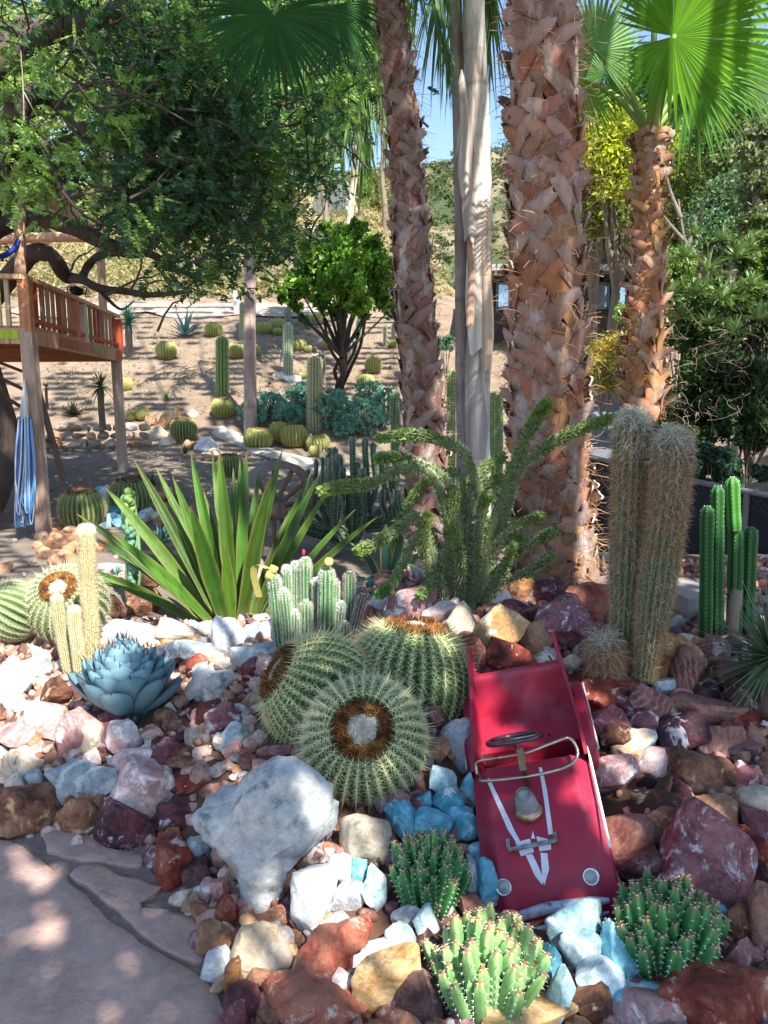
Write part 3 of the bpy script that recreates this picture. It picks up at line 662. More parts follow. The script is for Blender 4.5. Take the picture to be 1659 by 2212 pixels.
# ================================================================= CACTI AND SUCCULENTS (near)
M_cac = vmat('cactus_skin', .6, bump=.002, bscale=90, var=.12, vscale=20)
M_spine = vmat('spines', .6, var=.1, spec=.3)
M_wool = vmat('wool', .95, bump=.006, bscale=160, var=.15, vscale=60, spec=.1)
M_flower = vmat('dry_flowers', .9, var=.35, vscale=90, spec=.1)
def barrel(c, r, axis=(0, 0, 1), label='', nrib=30, nare=26, spl=.30, detail=2, hr=.92, crown=.30, skin=(.05, .11, .035), spcol=(.72, .68, .42), ring=True, group=None, seed=1, name='barrel_cactus', wool=(.62, .58, .48)):
    """c = centre; ribs run from the crown down; parts: body, spines, crown wool, ring of dried flowers"""
    rr = np.random.default_rng(seed); a = nrm(np.array(axis, float)); x = nrm(np.cross(a, [0.3, 1, .2])); y = np.cross(a, x); B = np.stack([x, y, a])
    c = np.asarray(c, float); t = thing(name, c-a*r*hr, label, 'barrel cactus', group)
    nth = nrib*8; nph = 26; th = np.arange(nth)/nth*2*math.pi; ph = np.linspace(0.02, math.pi*.93, nph)
    rib = np.abs(np.cos(nrib*th/2))**.75
    def surf(ph, th, ribv):
        k = .13*np.clip(np.sin(ph)*1.6, 0, 1); q = r*(1-k*(1-ribv))
        s = np.sin(ph)**.85; z = np.cos(ph)*hr; z = np.where(ph < .5, z-.055*(1-(ph/.5)**2), z)
        return np.stack([q*s*np.cos(th), q*s*np.sin(th), r*z*np.ones_like(th*ph)], -1)
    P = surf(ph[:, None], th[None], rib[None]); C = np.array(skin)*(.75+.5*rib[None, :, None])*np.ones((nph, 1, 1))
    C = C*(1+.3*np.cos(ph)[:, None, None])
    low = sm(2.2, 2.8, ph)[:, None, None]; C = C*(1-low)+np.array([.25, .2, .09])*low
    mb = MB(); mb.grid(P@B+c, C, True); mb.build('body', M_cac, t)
    # areoles on rib crests
    ap = np.linspace(crown*1.75, math.pi*.86, nare) if crown else np.linspace(.1, math.pi*.86, nare)
    A = []; O = []; S = []
    for k in range(nrib):
        tt = 2*math.pi*k/nrib
        for j, p in enumerate(ap+rr.uniform(-.01, .01, nare)):
            A.append(surf(np.array(p), np.array(tt), np.array(1.0))); O.append([math.sin(p)*math.cos(tt), math.sin(p)*math.sin(tt), math.cos(p)]); S.append([math.cos(p)*math.cos(tt), math.cos(p)*math.sin(tt), -math.sin(p)])
    A = np.array(A); O = nrm(np.array(O)); S = nrm(np.array(S)); W = np.cross(O, S)
    pat = [(1.0, 0, .15)]+[(.55+.1*math.cos(q*2), q, 1.0) for q in (np.arange(7)/7*2*math.pi+.39)] if detail > 1 else [(.9, 0, .1), (.6, 1.0, 1), (.6, 2.6, 1), (.6, 3.8, 1), (.6, 5.4, 1)]
    m = MB()
    for L, q, flat in pat:
        n = len(A); jq = q+rr.normal(0, .18, n)[:, None]
        d = nrm(O*(1.05-flat*.55)+flat*(S*np.cos(jq)+W*np.sin(jq))+(S*.35 if flat < .5 else 0)+rr.normal(0, .08, (n, 3)))
        ln = r*spl*L*rr.uniform(.8, 1.15, (n, 1))
        m.needles((A)@B+c, (A+d*ln)@B+c, r*(.0072 if detail > 1 else .012), vary(rr, n, spcol, .2, .05))
    m.build('spines', M_spine, t)
    if crown:
        m = MB(); n1_, n2_ = 14, 48; q = np.linspace(0, 1, n1_)[:, None]*crown*r; tt = np.arange(n2_)/n2_*2*math.pi
        z = r*(hr*.985)-(q/(crown*r))**2.2*r*.075+rr.normal(0, r*.006, (n1_, n2_))
        m.grid(np.stack([q*np.cos(tt), q*np.sin(tt), z], -1)@B+c, np.array(wool)*rr.uniform(.85, 1.1, (n1_, n2_, 1)), True)
        n = 1500 if detail > 1 else 200; qq = np.sqrt(rr.uniform(0, 1, n))*crown*r*1.12; ta = rr.uniform(0, 6.28, n); b = np.stack([qq*np.cos(ta), qq*np.sin(ta), r*hr*.985-(qq/(crown*r))**2.2*r*.075], -1)
        m.needles(b@B+c, (b+nrm(rr.normal(size=(n, 3))+[0, 0, 1.2])*r*.035)@B+c, r*.006, vary(rr, n, wool, .2)); m.build('crown_wool', M_wool, t)
    if ring:
        m = MB(); n = 300 if detail > 1 else 40; ta = rr.uniform(0, 6.28, n); qq = rr.normal(crown*r*1.25, crown*r*.15, n)
        sl = rr.uniform(0, 1, n); 
        b = np.stack([qq*np.cos(ta), qq*np.sin(ta), r*hr*.97-(qq/(crown*r))**2*r*.06], -1)
        for i in range(n):
            k = 16 if detail > 1 else 7; o_ = nrm(b[i]); dd = nrm(rr.normal(size=(k, 3))*.6+o_*1.0); col = [(.13, .05, .02), (.24, .10, .03), (.05, .018, .012), (.34, .18, .05)][rr.integers(4)]
            m.needles(np.repeat(b[i][None], k, 0)@B+c, (b[i]+dd*r*rr.uniform(.10, .20))@B+c, r*.015, vary(rr, k, col, .3))
        m.build('flower_ring', M_flower, t)
    return t
def look(u, v): return -nrm(ray(u, v))
def bpos(u, v, w, y): c = at(u, v, y); return c, .5*w*pxm(c)
# the big trio
_y = 2.62
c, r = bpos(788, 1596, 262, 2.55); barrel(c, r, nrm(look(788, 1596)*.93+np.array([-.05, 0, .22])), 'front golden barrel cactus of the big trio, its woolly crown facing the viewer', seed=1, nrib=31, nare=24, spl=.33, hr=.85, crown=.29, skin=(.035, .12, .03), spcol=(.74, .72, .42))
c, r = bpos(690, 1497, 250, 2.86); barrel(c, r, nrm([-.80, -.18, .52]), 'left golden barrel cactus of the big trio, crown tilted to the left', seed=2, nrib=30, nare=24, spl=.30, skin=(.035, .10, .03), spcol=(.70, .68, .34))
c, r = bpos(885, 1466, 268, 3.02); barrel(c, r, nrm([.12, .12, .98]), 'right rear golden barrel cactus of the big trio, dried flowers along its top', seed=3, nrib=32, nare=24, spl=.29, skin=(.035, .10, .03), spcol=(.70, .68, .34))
# far left pair
c, r = bpos(146, 1305, 168, 4.0); barrel(c, r, nrm([.05, -.72, .70]), 'sunlit barrel cactus with bright white crown behind the tall torch cactus', seed=4, nrib=27, nare=20, spl=.26, crown=.27, skin=(.09, .15, .05), spcol=(.66, .62, .40))
c, r = bpos(28, 1320, 130, 3.95); barrel(c, r, nrm([-.75, -.35, .6]), 'barrel cactus at the left edge leaning against the white-crowned one', seed=5, nrib=25, nare=20, spl=.26, skin=(.09, .15, .05), spcol=(.66, .62, .40))
for (u, v, w_, y, lab, s) in [(178, 1098, 98, G(178, 1143)[1], 'dark green barrel cactus among brown cobbles and blue glass rocks', 6), (283, 1072, 92, G(283, 1112)[1], 'shaded barrel cactus behind the blue glass rocks, left of the sword-leaved agave', 7), (397, 926, 58, G(397, 954)[1], 'barrel cactus with a brown crown standing in front of the heap of golden boulders', 8), (497, 1003, 56, G(497, 1030)[1], 'barrel cactus partly hidden behind the sword-leaved agave, left of the wagon wheel', 9)]:
    c, r = bpos(u, v, w_, y); c[2] = min(max(c[2], Hs(c[0], c[1])+r*.55), Hs(c[0], c[1])+r*.9); barrel(c, r, (0, -.05, 1), lab, seed=s, nrib=28, nare=18, spl=.2, detail=1, crown=.42, skin=(.07, .11, .035), spcol=(.55, .50, .22), wool=(.16, .09, .05), ring=True)

# ---- columns with ribs and spines
def column(path, rad, label=None, cat='columnar cactus', nrib=12, col=(.10, .18, .07), spcol=(.7, .65, .5), sl=.02, na=60, dens=6, name='columnar_cactus', group=None, parent=None, rd=.22, seed=1, fuzz=0, fuzzcol=(.8, .78, .72), sw=.0012, part='stem', taper=True, down=.0, foot=.9):
    rr = np.random.default_rng(seed); p = curve(path, 34); L = np.linalg.norm(np.diff(p, axis=0), axis=1).sum()
    t = thing(name, p[0], label, cat, group) if parent is None else parent
    q = np.linspace(0, 1, 34); e = np.clip((1-q)*L/rad, 0, 1); prof = np.sqrt(np.clip(1-(1-e)**2, .0, 1))*rad if taper else np.full(34, rad)
    qq = np.concatenate([q[:-1], 1-(rad/L)*np.array([.75, .5, .3, .15, .05, 0.0])]); qq = np.sort(np.clip(qq, 0, 1)); p2 = np.stack([np.interp(qq, q, p[:, i]) for i in range(3)], 1)
    e = np.clip((1-qq)*L/rad, 0, 1); prof = np.sqrt(np.clip(1-(1-e)**2, 0, 1))*rad; prof = np.maximum(prof, rad*.03)*(1+.03*np.sin(qq*L/rad*1.1+seed))*(foot+(1-foot)*sm(0, .15 if foot > .8 else .55, qq))
    m = MB(); n = nrib*6; th = np.arange(n)/n*2*math.pi; ribv = np.abs(np.cos(nrib*th/2))**.8
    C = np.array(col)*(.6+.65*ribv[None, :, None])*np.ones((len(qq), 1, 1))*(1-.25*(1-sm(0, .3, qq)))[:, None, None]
    tt = nrm(np.gradient(p2, axis=0)); x = nrm(np.cross([0, 1, 0.01], tt[0])); X = []
    for i in range(len(p2)):
        x = nrm(x-np.dot(x, tt[i])*tt[i]); X.append(x)
    X = np.array(X); Y = np.cross(tt, X); rv = 1-rd*(1-ribv)
    P = p2[:, None]+prof[:, None, None]*((rv*np.cos(th))[None, :, None]*X[:, None]+(rv*np.sin(th))[None, :, None]*Y[:, None])
    m.grid(P, C, True); m.build(part, M_cac, t)
    # spines
    if dens:
        m = MB(); k = np.repeat(np.linspace(.02, .995, na), nrib); a = np.tile(np.arange(nrib)/nrib*2*math.pi, na)
        def onp(A, k): return np.stack([np.interp(k, qq, A[:, i]) for i in range(3)], 1)
        c0 = onp(p2, k); xx = onp(X, k); yy = onp(Y, k); zz = onp(tt, k); rk_ = np.interp(k, qq, prof)
        o_ = xx*np.cos(a)[:, None]+yy*np.sin(a)[:, None]; s_ = np.cross(zz, o_); tp = sm(.97, 1.0, k)[:, None]; b = c0+o_*rk_[:, None]*.99
        for j in range(dens):
            N = len(k); d = nrm(o_*rr.uniform(.5, 1.1, (N, 1))+s_*rr.normal(0, .6, (N, 1))+zz*(rr.normal(-down, .6, (N, 1))+tp*1.5)); m.needles(b, b+d*sl*rr.uniform(.6, 1.3, (N, 1)), sw, vary(rr, N, spcol, .25))
        if fuzz:
            k = rr.uniform(1-rad*1.6/L, 1, fuzz); a = rr.uniform(0, 6.28, fuzz); c0 = onp(p2, k); o_ = onp(X, k)*np.cos(a)[:, None]+onp(Y, k)*np.sin(a)[:, None]; zz = onp(tt, k); b = c0+o_*np.interp(k, qq, prof)[:, None]
            m.needles(b, b+nrm(o_*.8+zz*rr.uniform(.2, 1.2, (fuzz, 1))+rr.normal(0, .35, (fuzz, 3)))*sl*1.3, sw*1.1, vary(rr, fuzz, fuzzcol, .15))
        m.build('spines', M_spine, t)
    return t
# torch cacti at left
def ub(u, v, y): return at(u, v, y)
gA = G(168, 1462); yA = gA[1]
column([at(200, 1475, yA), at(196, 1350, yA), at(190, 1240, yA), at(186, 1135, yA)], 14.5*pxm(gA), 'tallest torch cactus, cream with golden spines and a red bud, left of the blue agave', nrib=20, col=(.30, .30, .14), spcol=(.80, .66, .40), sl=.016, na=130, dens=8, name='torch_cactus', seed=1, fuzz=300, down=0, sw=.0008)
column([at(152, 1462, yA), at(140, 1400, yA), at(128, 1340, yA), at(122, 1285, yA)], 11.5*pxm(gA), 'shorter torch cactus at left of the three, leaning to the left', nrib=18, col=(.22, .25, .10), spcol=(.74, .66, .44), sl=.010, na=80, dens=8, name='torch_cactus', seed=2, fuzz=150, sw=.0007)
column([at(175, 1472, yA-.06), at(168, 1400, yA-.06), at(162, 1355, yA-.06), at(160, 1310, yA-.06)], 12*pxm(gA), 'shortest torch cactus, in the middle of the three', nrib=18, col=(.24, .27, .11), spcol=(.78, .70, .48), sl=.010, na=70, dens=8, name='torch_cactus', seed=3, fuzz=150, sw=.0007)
m = MB(); V, f = rock_verts(5, 2); m.add(V*.008+at(172, 1179, yA-.05), f, (.7, .02, .08)); o = m.build('flower_bud', vmat('petal', .5, .2), bpy.data.objects['torch_cactus'])
# ---- cluster of small columnar cacti
yC = 3.62
cl = [(590,1240,606,1395,27,'with yellow fruit on top, leftmost of the clump',1),(618,1222,622,1350,19,'second from the left, fuzzy-tipped',0),(638,1214,640,1340,19,'third from the left, slim and white-tipped',0),(659,1205,660,1345,27,'tallest in the middle of the clump, with a pink bud',2),(611,1272,622,1400,24,'short, in front at the left of the clump',0),(638,1318,640,1395,21,'small and grey-fuzzy, low in the front of the clump',0),(661,1298,663,1390,27,'dark-tipped, low in the front of the clump',3),(681,1250,683,1360,16,'slim, right of the tallest one',0),(706,1226,706,1385,36,'thickest of the clump, with a yellow fruit on top',1),(724,1252,722,1370,20,'pink-tipped, leaning on the thickest one',3),(755,1235,750,1350,25,'brownish fuzzy, standing apart at the right',3),(784,1284,762,1370,22,'reddish brown, leaning to the right',4),(737,1300,732,1375,22,'short and grey-fuzzy at the right front of the clump',0),(745,1343,742,1385,26,'tiny pinkish, right under the clump',3)]
fr = vmat('fruit', .5, var=.15)
for i, (u1, v1, u0, v0, w_, lab, k) in enumerate(cl):
    y = yC-.14*((v0-1340)/60)+.0; a = at(u0, v0, y); b = at(u1, v1, y)
    tipc = {0: (.75, .74, .70), 1: (.75, .74, .70), 2: (.7, .6, .52), 3: (.34, .22, .18), 4: (.2, .1, .08)}[k]
    t = column([a, (a*.6+b*.4)+[.004*math.sin(i*2), 0, 0], b], w_*.5*pxm(a), 'small ribbed columnar cactus '+lab, 'columnar cactus', nrib=11, col=(.08, .18, .07) if k < 4 else (.12, .09, .05), spcol=(.72, .70, .62), sl=.011, na=34, dens=5, name='small_columnar_cactus', group='clump of small columnar cacti', seed=20+i, fuzz=160, fuzzcol=tipc, sw=.0009, rd=.3)
    if k == 1:
        for q in (((-8, 3), (0, -10)) if i == 0 else ((4, -12),)):
            m = MB(); V, f = rock_verts(50+i, 3, .02, 20, 10, .9); m.add(V*[.026, .026, .024]+at(u1+q[0], v1+q[1], y-.02), f, (.72, .52, .12)); m.build('fruit', fr, t)
    if k == 2:
        m = MB(); V, f = rock_verts(60, 2, .02, 20, 10, .9); m.add(V*[.009, .009, .02]+at(u1-3, v1-12, y), f, (.75, .03, .15)); m.build('flower_bud', fr, t)
# ---- woolly old man cacti
def woolly(path, rad, label, seed, hairs, L=.05):
    rr = np.random.default_rng(seed); t = column(path, rad, label, 'woolly cactus', nrib=16, col=(.07, .125, .06), spcol=(.52, .34, .18), sl=.026, na=80, dens=5, name='woolly_cactus', seed=seed, sw=.0008, rd=.2, foot=.58)
    p = curve(path, 40); tl = nrm(np.gradient(p, axis=0)); k = rr.beta(2.1, .8, hairs); seglen = L*.8
    c = np.stack([np.interp(k, np.linspace(0, 1, 40), p[:, i]) for i in range(3)], 1); z = np.stack([np.interp(k, np.linspace(0, 1, 40), tl[:, i]) for i in range(3)], 1)
    Lp = np.linalg.norm(np.diff(p, axis=0), axis=1).sum(); e = np.clip((1-k)*Lp/rad, 0, 1); rd_ = np.sqrt(np.clip(1-(1-e)**2, 0, 1))*rad*(.58+.42*sm(0, .6, k))
    a = rr.uniform(0, 6.28, hairs); x = nrm(np.cross(z, [.2, .9, .1])); y = np.cross(z, x); o_ = x*np.cos(a)[:, None]+y*np.sin(a)[:, None]; b = c+o_*rd_[:, None]
    tp = sm(.88, 1.0, k)[:, None]
    d = nrm(o_*.7+rr.normal(0, .4, (hairs, 3))+z*(rr.normal(-.35, .5, (hairs, 1))+tp*.9)); m = MB(); P = [b]
    for s in range(4):
        d = nrm(d+rr.normal(0, .38, (hairs, 3))+np.array([0, 0, -.30])-o_*.12*s); P.append(P[-1]+d*(seglen/4)*rr.uniform(.7, 1.3, (hairs, 1)))
    side = nrm(np.cross(d, o_))*.0009; PP = np.stack([np.stack([q-side*(1-.15*i), q+side*(1-.15*i)], 1) for i, q in enumerate(P)], 1)
    fb = np.arange(hairs)[:, None]*10+np.arange(4)[None]*2; f = np.stack([fb, fb+1, fb+3, fb+2], -1).reshape(-1, 4)
    base = np.where(rr.uniform(0, 1, (hairs, 1)) < .28+.65*tp, np.array([[.50, .48, .45]]), np.array([[.25, .13, .07]])); 
    mid = sm(.35, .6, k)[:, None]*(1-sm(.8, .9, k))[:, None]; base = base*(1-.5*mid)+np.array([.42, .21, .10])*.5*mid
    cc = np.clip(base*rr.uniform(.45, 1.6, (hairs, 1)), 0, 1)
    m.add(PP.reshape(-1, 3), f, np.repeat(cc, 10, 0)); m.build('wool', vmat('hair', .7, trans=.25, var=.1), t)
    return t
yW = G(1380, 1448)[1]; s = yW/math.cos(PITCH)/F_
woolly([at(1342, 1440, yW), at(1352, 1300, yW), at(1362, 1100, yW), at(1368, 886, yW)], 38*pxm(at(1370, 1200, yW)), 'taller woolly old man cactus, left of the two, brown hair with a grey tip', 31, 6000)
woolly([at(1392, 1470, yW-.14), at(1410, 1330, yW-.14), at(1440, 1120, yW-.14), at(1456, 926, yW-.14)], 38*pxm(at(1430, 1200, yW-.14)), 'second woolly old man cactus, right of the pair, with a pale green-grey head', 32, 6200)
yw2 = G(1308, 1482)[1]
woolly([at(1310, 1500, yw2), at(1309, 1440, yw2), at(1306, 1376, yw2)], 37*pxm(at(1310, 1430, yw2)), 'short woolly cactus with a white tuft at the foot of the tall pair', 33, 2200, L=.085)
# ---- green column group at right
yG = G(1560, 1395)[1]+.05
for i, (u1, v1, u0, v0, w_, lab) in enumerate([(1528,1092,1524,1395,30,'leftmost of the green columns, dark sided'),(1551,1048,1548,1400,30,'second green column, with a bright lit tip'),(1590,1140,1585,1400,34,'third green column, carrying a shorter segment on top'),(1622,1138,1612,1395,32,'green column with a knobbly top behind the third'),(1606,1215,1620,1380,30,'short green column partly hidden by the spiky yucca')]):
    a = at(u0, v0, yG+.02*i); b = at(u1, v1, yG+.02*i)
    t = column([a, (a+b)/2, b], w_*.5*pxm(a), lab[0].upper()*0+'smooth green column cactus, '+lab, nrib=6, col=(.022, .10, .020), spcol=(.8, .8, .7), sl=.004, na=34, dens=3, name='green_column_cactus', group='group of green column cacti', seed=70+i, rd=.3, sw=.0012)
    if i == 2:
        column([at(1587, 1145, yG), at(1584, 1090, yG), at(1582, 1030, yG)], 15*pxm(a), parent=t, nrib=6, col=(.05, .19, .025), spcol=(.8, .8, .7), sl=.004, na=14, dens=3, seed=77, rd=.3, sw=.0012, part='upper_segment')  # brighter green paints the sunlit tip
# ---- blue agave
def agave(c, Rr, n, label, col=(.17, .31, .37), seed=1, name='blue_agave', W=.30, cat='agave', tilt0=70, tilt1=4, mat=None, tip=(.04, .02, .02), elong=1.0):
    rr = np.random.default_rng(seed); t = thing(name, c, label, cat); m = MB(); sp = MB(); tm = MB()
    for i in range(n):
        q = i/(n-1); a = i*2.39996; tl = R(tilt0+(tilt1-tilt0)*q**.85)+rr.normal(0, .03)
        L = Rr*(1.02-.30*q)*rr.uniform(.94, 1.06)*elong; Wd = Rr*W*2*(1-.45*q)*rr.uniform(.9, 1.08)
        rad = np.array([math.cos(a), math.sin(a), 0]); up = np.array([0, 0, 1.0]); side = np.cross(up, rad)
        d = rad*math.sin(tl)+up*math.cos(tl); nn = np.cross(d, side); nn = nn if nn[2]*1+np.dot(nn, -rad) > 0 else -nn   # inner face
        b = c+rad*Rr*.20*(1-q)+up*Rr*(.04+.74*q)
        S = 12; K = 7; ss = np.linspace(0, 1, S); kk = np.linspace(-1, 1, K)
        w_ = np.interp(ss, [0, .2, .45, .65, .8, .9, .96, 1], [.62, .66, .90, 1.0, .92, .66, .34, .04])*Wd*.5
        bend = .36*(ss**2)*L*(1-q*.3)            # curls inwards to the bud
        P = b+d*(ss*L)[:, None]+nn*bend[:, None]
        G_ = P[:, None]+side*(w_[:, None]*kk[None])[..., None]+nn*((np.abs(kk)[None]**2)*w_[:, None]*.42)[..., None]
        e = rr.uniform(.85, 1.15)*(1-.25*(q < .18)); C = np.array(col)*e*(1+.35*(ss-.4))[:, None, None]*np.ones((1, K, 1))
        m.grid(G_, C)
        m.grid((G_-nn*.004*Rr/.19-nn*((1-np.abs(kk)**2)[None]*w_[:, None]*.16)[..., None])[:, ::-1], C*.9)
        pt = P[-1]; ang = nrm(d+nn*.5); sp.needles(pt[None]-ang*.004, pt[None]+ang*Rr*.15, Rr*.014, tip)
        for sgn in (-1, 1):
            idx = np.arange(3, 11); e0 = G_[idx, 0 if sgn < 0 else -1]; sp.needles(e0, e0+side*sgn*Rr*.03+d*Rr*.02, Rr*.008, (.10, .05, .05))
    m.build('leaf_rosette', mat or vmat('agave_skin', .55, bump=.0008, bscale=60, var=.10, vscale=14, spec=.3), t); sp.build('spines', M_spine, t); return t
gB = G(270, 1566)
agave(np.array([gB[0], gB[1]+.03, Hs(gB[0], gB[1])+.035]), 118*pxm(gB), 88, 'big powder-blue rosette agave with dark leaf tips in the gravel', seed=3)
# tiny rosettes
for (u, v, lab) in [(293, 1567, 'tiny green rosette succulent at the foot of the blue agave'), (312, 1552, 'second tiny green rosette, right of the first under the blue agave')]:
    q = G(u, v); agave(q+[0, -.01, .01], 14*pxm(q), 26, lab, col=(.07, .20, .13), seed=u, name='small_succulent', cat='succulent', W=.3)
# ---- sword-leaved agave (long green leaves)
yF = G(505, 1350)[1]; F0 = at(510, 1352, yF)
t = thing('sword_leaved_agave', F0, 'large plant of long bright green sword leaves behind the white rocks', 'agave'); rr = np.random.default_rng(4)
tips = [(290,994,.30,30),(336,1008,.35,28),(372,1028,.1,30),(412,978,.30,34),(458,974,.4,26),(474,972,.05,42),(533,972,.3,30),(610,970,.1,28),(586,1028,-.25,42),(226,1052,.05,34),(242,1154,-.35,32),(166,1110,.15,30),(120,1215,-.05,28),(410,1092,-.35,46),(690,1024,.0,30),(718,1044,.15,24),(768,1100,-.05,20),(816,1116,.0,20),(674,1016,.35,26),(518,992,.4,26),(440,1060,.3,26),(560,1010,.45,26),(350,1100,.35,26),(640,1080,.4,26),(300,1120,.5,24),(486,1178,-.22,36),(504,1010,.5,30),(200,1160,.3,24)]
for (u, v, dy, w_) in tips:
    tp = at(u, v, yF+dy*.9); fx = (u-500)/330.0; bs = F0+np.array([fx*.16+rr.normal(0, .01), dy*.12, -.02]); d = tp-bs; L = np.linalg.norm(d); dn = d/L; W = w_*pxm(F0)*.84
    face = nrm(np.array([-fx*.5+rr.normal(0, .25), -1, .35])); side = nrm(np.cross(dn, face)); nn = np.cross(side, dn)
    S = 18; ss = np.linspace(0, 1, S); kk = np.linspace(-1, 1, 7); hw = np.interp(ss, [0, .15, .45, .7, .88, 1], [.60, .66, 1.0, .80, .42, .015])*W*.5
    sag = -4*ss*(1-ss)*L*.035*(abs(fx)+.2)
    P = bs+d*ss[:, None]+np.array([0, 0, 1.0])*(-sag)[:, None]
    fold = rr.uniform(.25, .5); G_ = P[:, None]+side*(hw[:, None]*kk[None])[..., None]+nn*(np.abs(kk)[None]**1.3*hw[:, None]*fold)[..., None]
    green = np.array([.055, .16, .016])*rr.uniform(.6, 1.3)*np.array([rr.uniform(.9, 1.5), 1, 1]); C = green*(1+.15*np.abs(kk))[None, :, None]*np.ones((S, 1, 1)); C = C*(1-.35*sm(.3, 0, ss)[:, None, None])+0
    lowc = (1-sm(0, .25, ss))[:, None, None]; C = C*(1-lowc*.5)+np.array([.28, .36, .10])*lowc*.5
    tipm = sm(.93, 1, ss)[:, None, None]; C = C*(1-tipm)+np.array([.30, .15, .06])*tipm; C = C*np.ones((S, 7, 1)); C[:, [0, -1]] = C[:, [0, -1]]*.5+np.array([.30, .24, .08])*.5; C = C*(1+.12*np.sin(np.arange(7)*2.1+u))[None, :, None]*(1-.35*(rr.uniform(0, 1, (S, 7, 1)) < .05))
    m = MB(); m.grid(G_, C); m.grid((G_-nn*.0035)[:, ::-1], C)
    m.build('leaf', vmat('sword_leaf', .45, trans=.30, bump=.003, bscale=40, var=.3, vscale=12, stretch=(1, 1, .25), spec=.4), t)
for i in range(9):   # dead lower leaves
    a = rr.uniform(-2.9, -.2); L = rr.uniform(.22, .42); tp = F0+np.array([math.cos(a)*L, math.sin(a)*L*.5, rr.uniform(.0, .05)]); p = curve([F0+[0, -.02, .03], (F0+tp)/2+[0, 0, .07], tp], 12); hw = np.interp(np.linspace(0, 1, 12), [0, .5, 1], [.02, .018, .002]); m = MB(); sd = nrm(np.cross(tp-F0, [0, 0, 1.0]))
    m.grid(np.stack([p-sd*hw[:, None]+[0, 0, .006], p, p+sd*hw[:, None]+[0, 0, .008]], 1), np.array([.30, .21, .10])*rr.uniform(.7, 1.2)); m.build('dead_leaf', MATS['sword_leaf'], t)
# folded dry leaf end
m = MB(); pth = curve([at(560, 1290, yF-.35), at(548, 1240, yF-.38), at(556, 1220, yF-.4), at(580, 1228, yF-.42)], 12); sd = np.array([.02, 0, 0.0])
m.grid(np.stack([pth-sd, pth, pth+sd], 1), np.array([.45, .38, .12])); m.build('folded_leaf', MATS['sword_leaf'], t)
# ---- spiny snake-armed succulent (centre)
yS = G(990, 1318)[1]+.02; S0 = at(990, 1318, yS); rr = np.random.default_rng(8)
t = thing('spiny_succulent', S0, 'tall spiny succulent with snaking green arms in front of the big palm', 'succulent')
arms = [ # u,v points, y offset of tip, radius
 ([(975,1310),(970,1150),(940,1040),(880,1010),(800,1045),(745,1050),(690,1062)], -.45, 17, 1),
 ([(985,1310),(990,1150),(965,1040),(900,1002),(850,988),(810,992)], -.15, 16, 1),
 ([(1000,1310),(1040,1130),(1010,990),(960,955),(900,938),(815,948)], .1, 17, 1),
 ([(1020,1310),(1060,1150),(1095,1050),(1130,960),(1160,900),(1185,868)], -.2, 18, 2),
 ([(1040,1290),(1090,1120),(1120,1020),(1180,965),(1260,925),(1340,900)], -.3, 15, 2),
 ([(960,1310),(935,1200),(900,1120),(850,1150),(800,1180),(770,1192)], -.25, 16, 1),
 ([(960,1310),(930,1240),(905,1160),(870,1220),(840,1270),(815,1285)], -.2, 14, 1),
 ([(980,1310),(985,1180),(1000,1040),(960,1020),(920,1040),(880,1090)], .2, 13, 1),
 ([(1010,1310),(1015,1200),(1010,1100),(1030,1060),(1075,1035),(1090,1040)], .15, 15, 2),
 ([(1030,1300),(1060,1200),(1100,1150),(1150,1120),(1170,1115)], -.3, 14, 2),
 ([(1040,1305),(1070,1240),(1120,1190),(1170,1160),(1200,1150)], -.4, 15, 2),
 ([(1040,1310),(1080,1260),(1130,1240),(1175,1215),(1190,1200)], -.45, 14, 2),
 ([(1000,1315),(995,1240),(998,1160),(1002,1080),(1000,1035)], .25, 15, 0),
 ([(970,1315),(962,1250),(968,1180),(975,1110),(985,1060)], -.1, 17, 0),
 ([(1020,1315),(1024,1250),(1030,1180),(1045,1090),(1055,1070)], -.1, 17, 0),
 ([(990,1318),(992,1270),(995,1220),(985,1160)], -.25, 19, 0),
 ([(1040,1315),(1055,1270),(1085,1235),(1110,1175)], -.2, 14, 0),
 ([(950,1315),(935,1260),(920,1210),(915,1160),(925,1110)], -.1, 15, 0),
 ([(1000,1310),(1010,1150),(1020,1060),(1050,1010),(1090,985)], .1, 14, 2),
 ([(960,1310),(945,1220),(930,1150),(880,1110),(860,1140),(850,1180)], .2, 13, 1),
 ([(1010,1310),(1030,1230),(1075,1180),(1110,1160),(1135,1170)], -.15, 13, 2),
 ([(965,1310),(958,1280),(948,1250),(930,1260),(905,1290)], -.3, 13, 0)]
stem = MB(); lf = MB(); spn = MB()
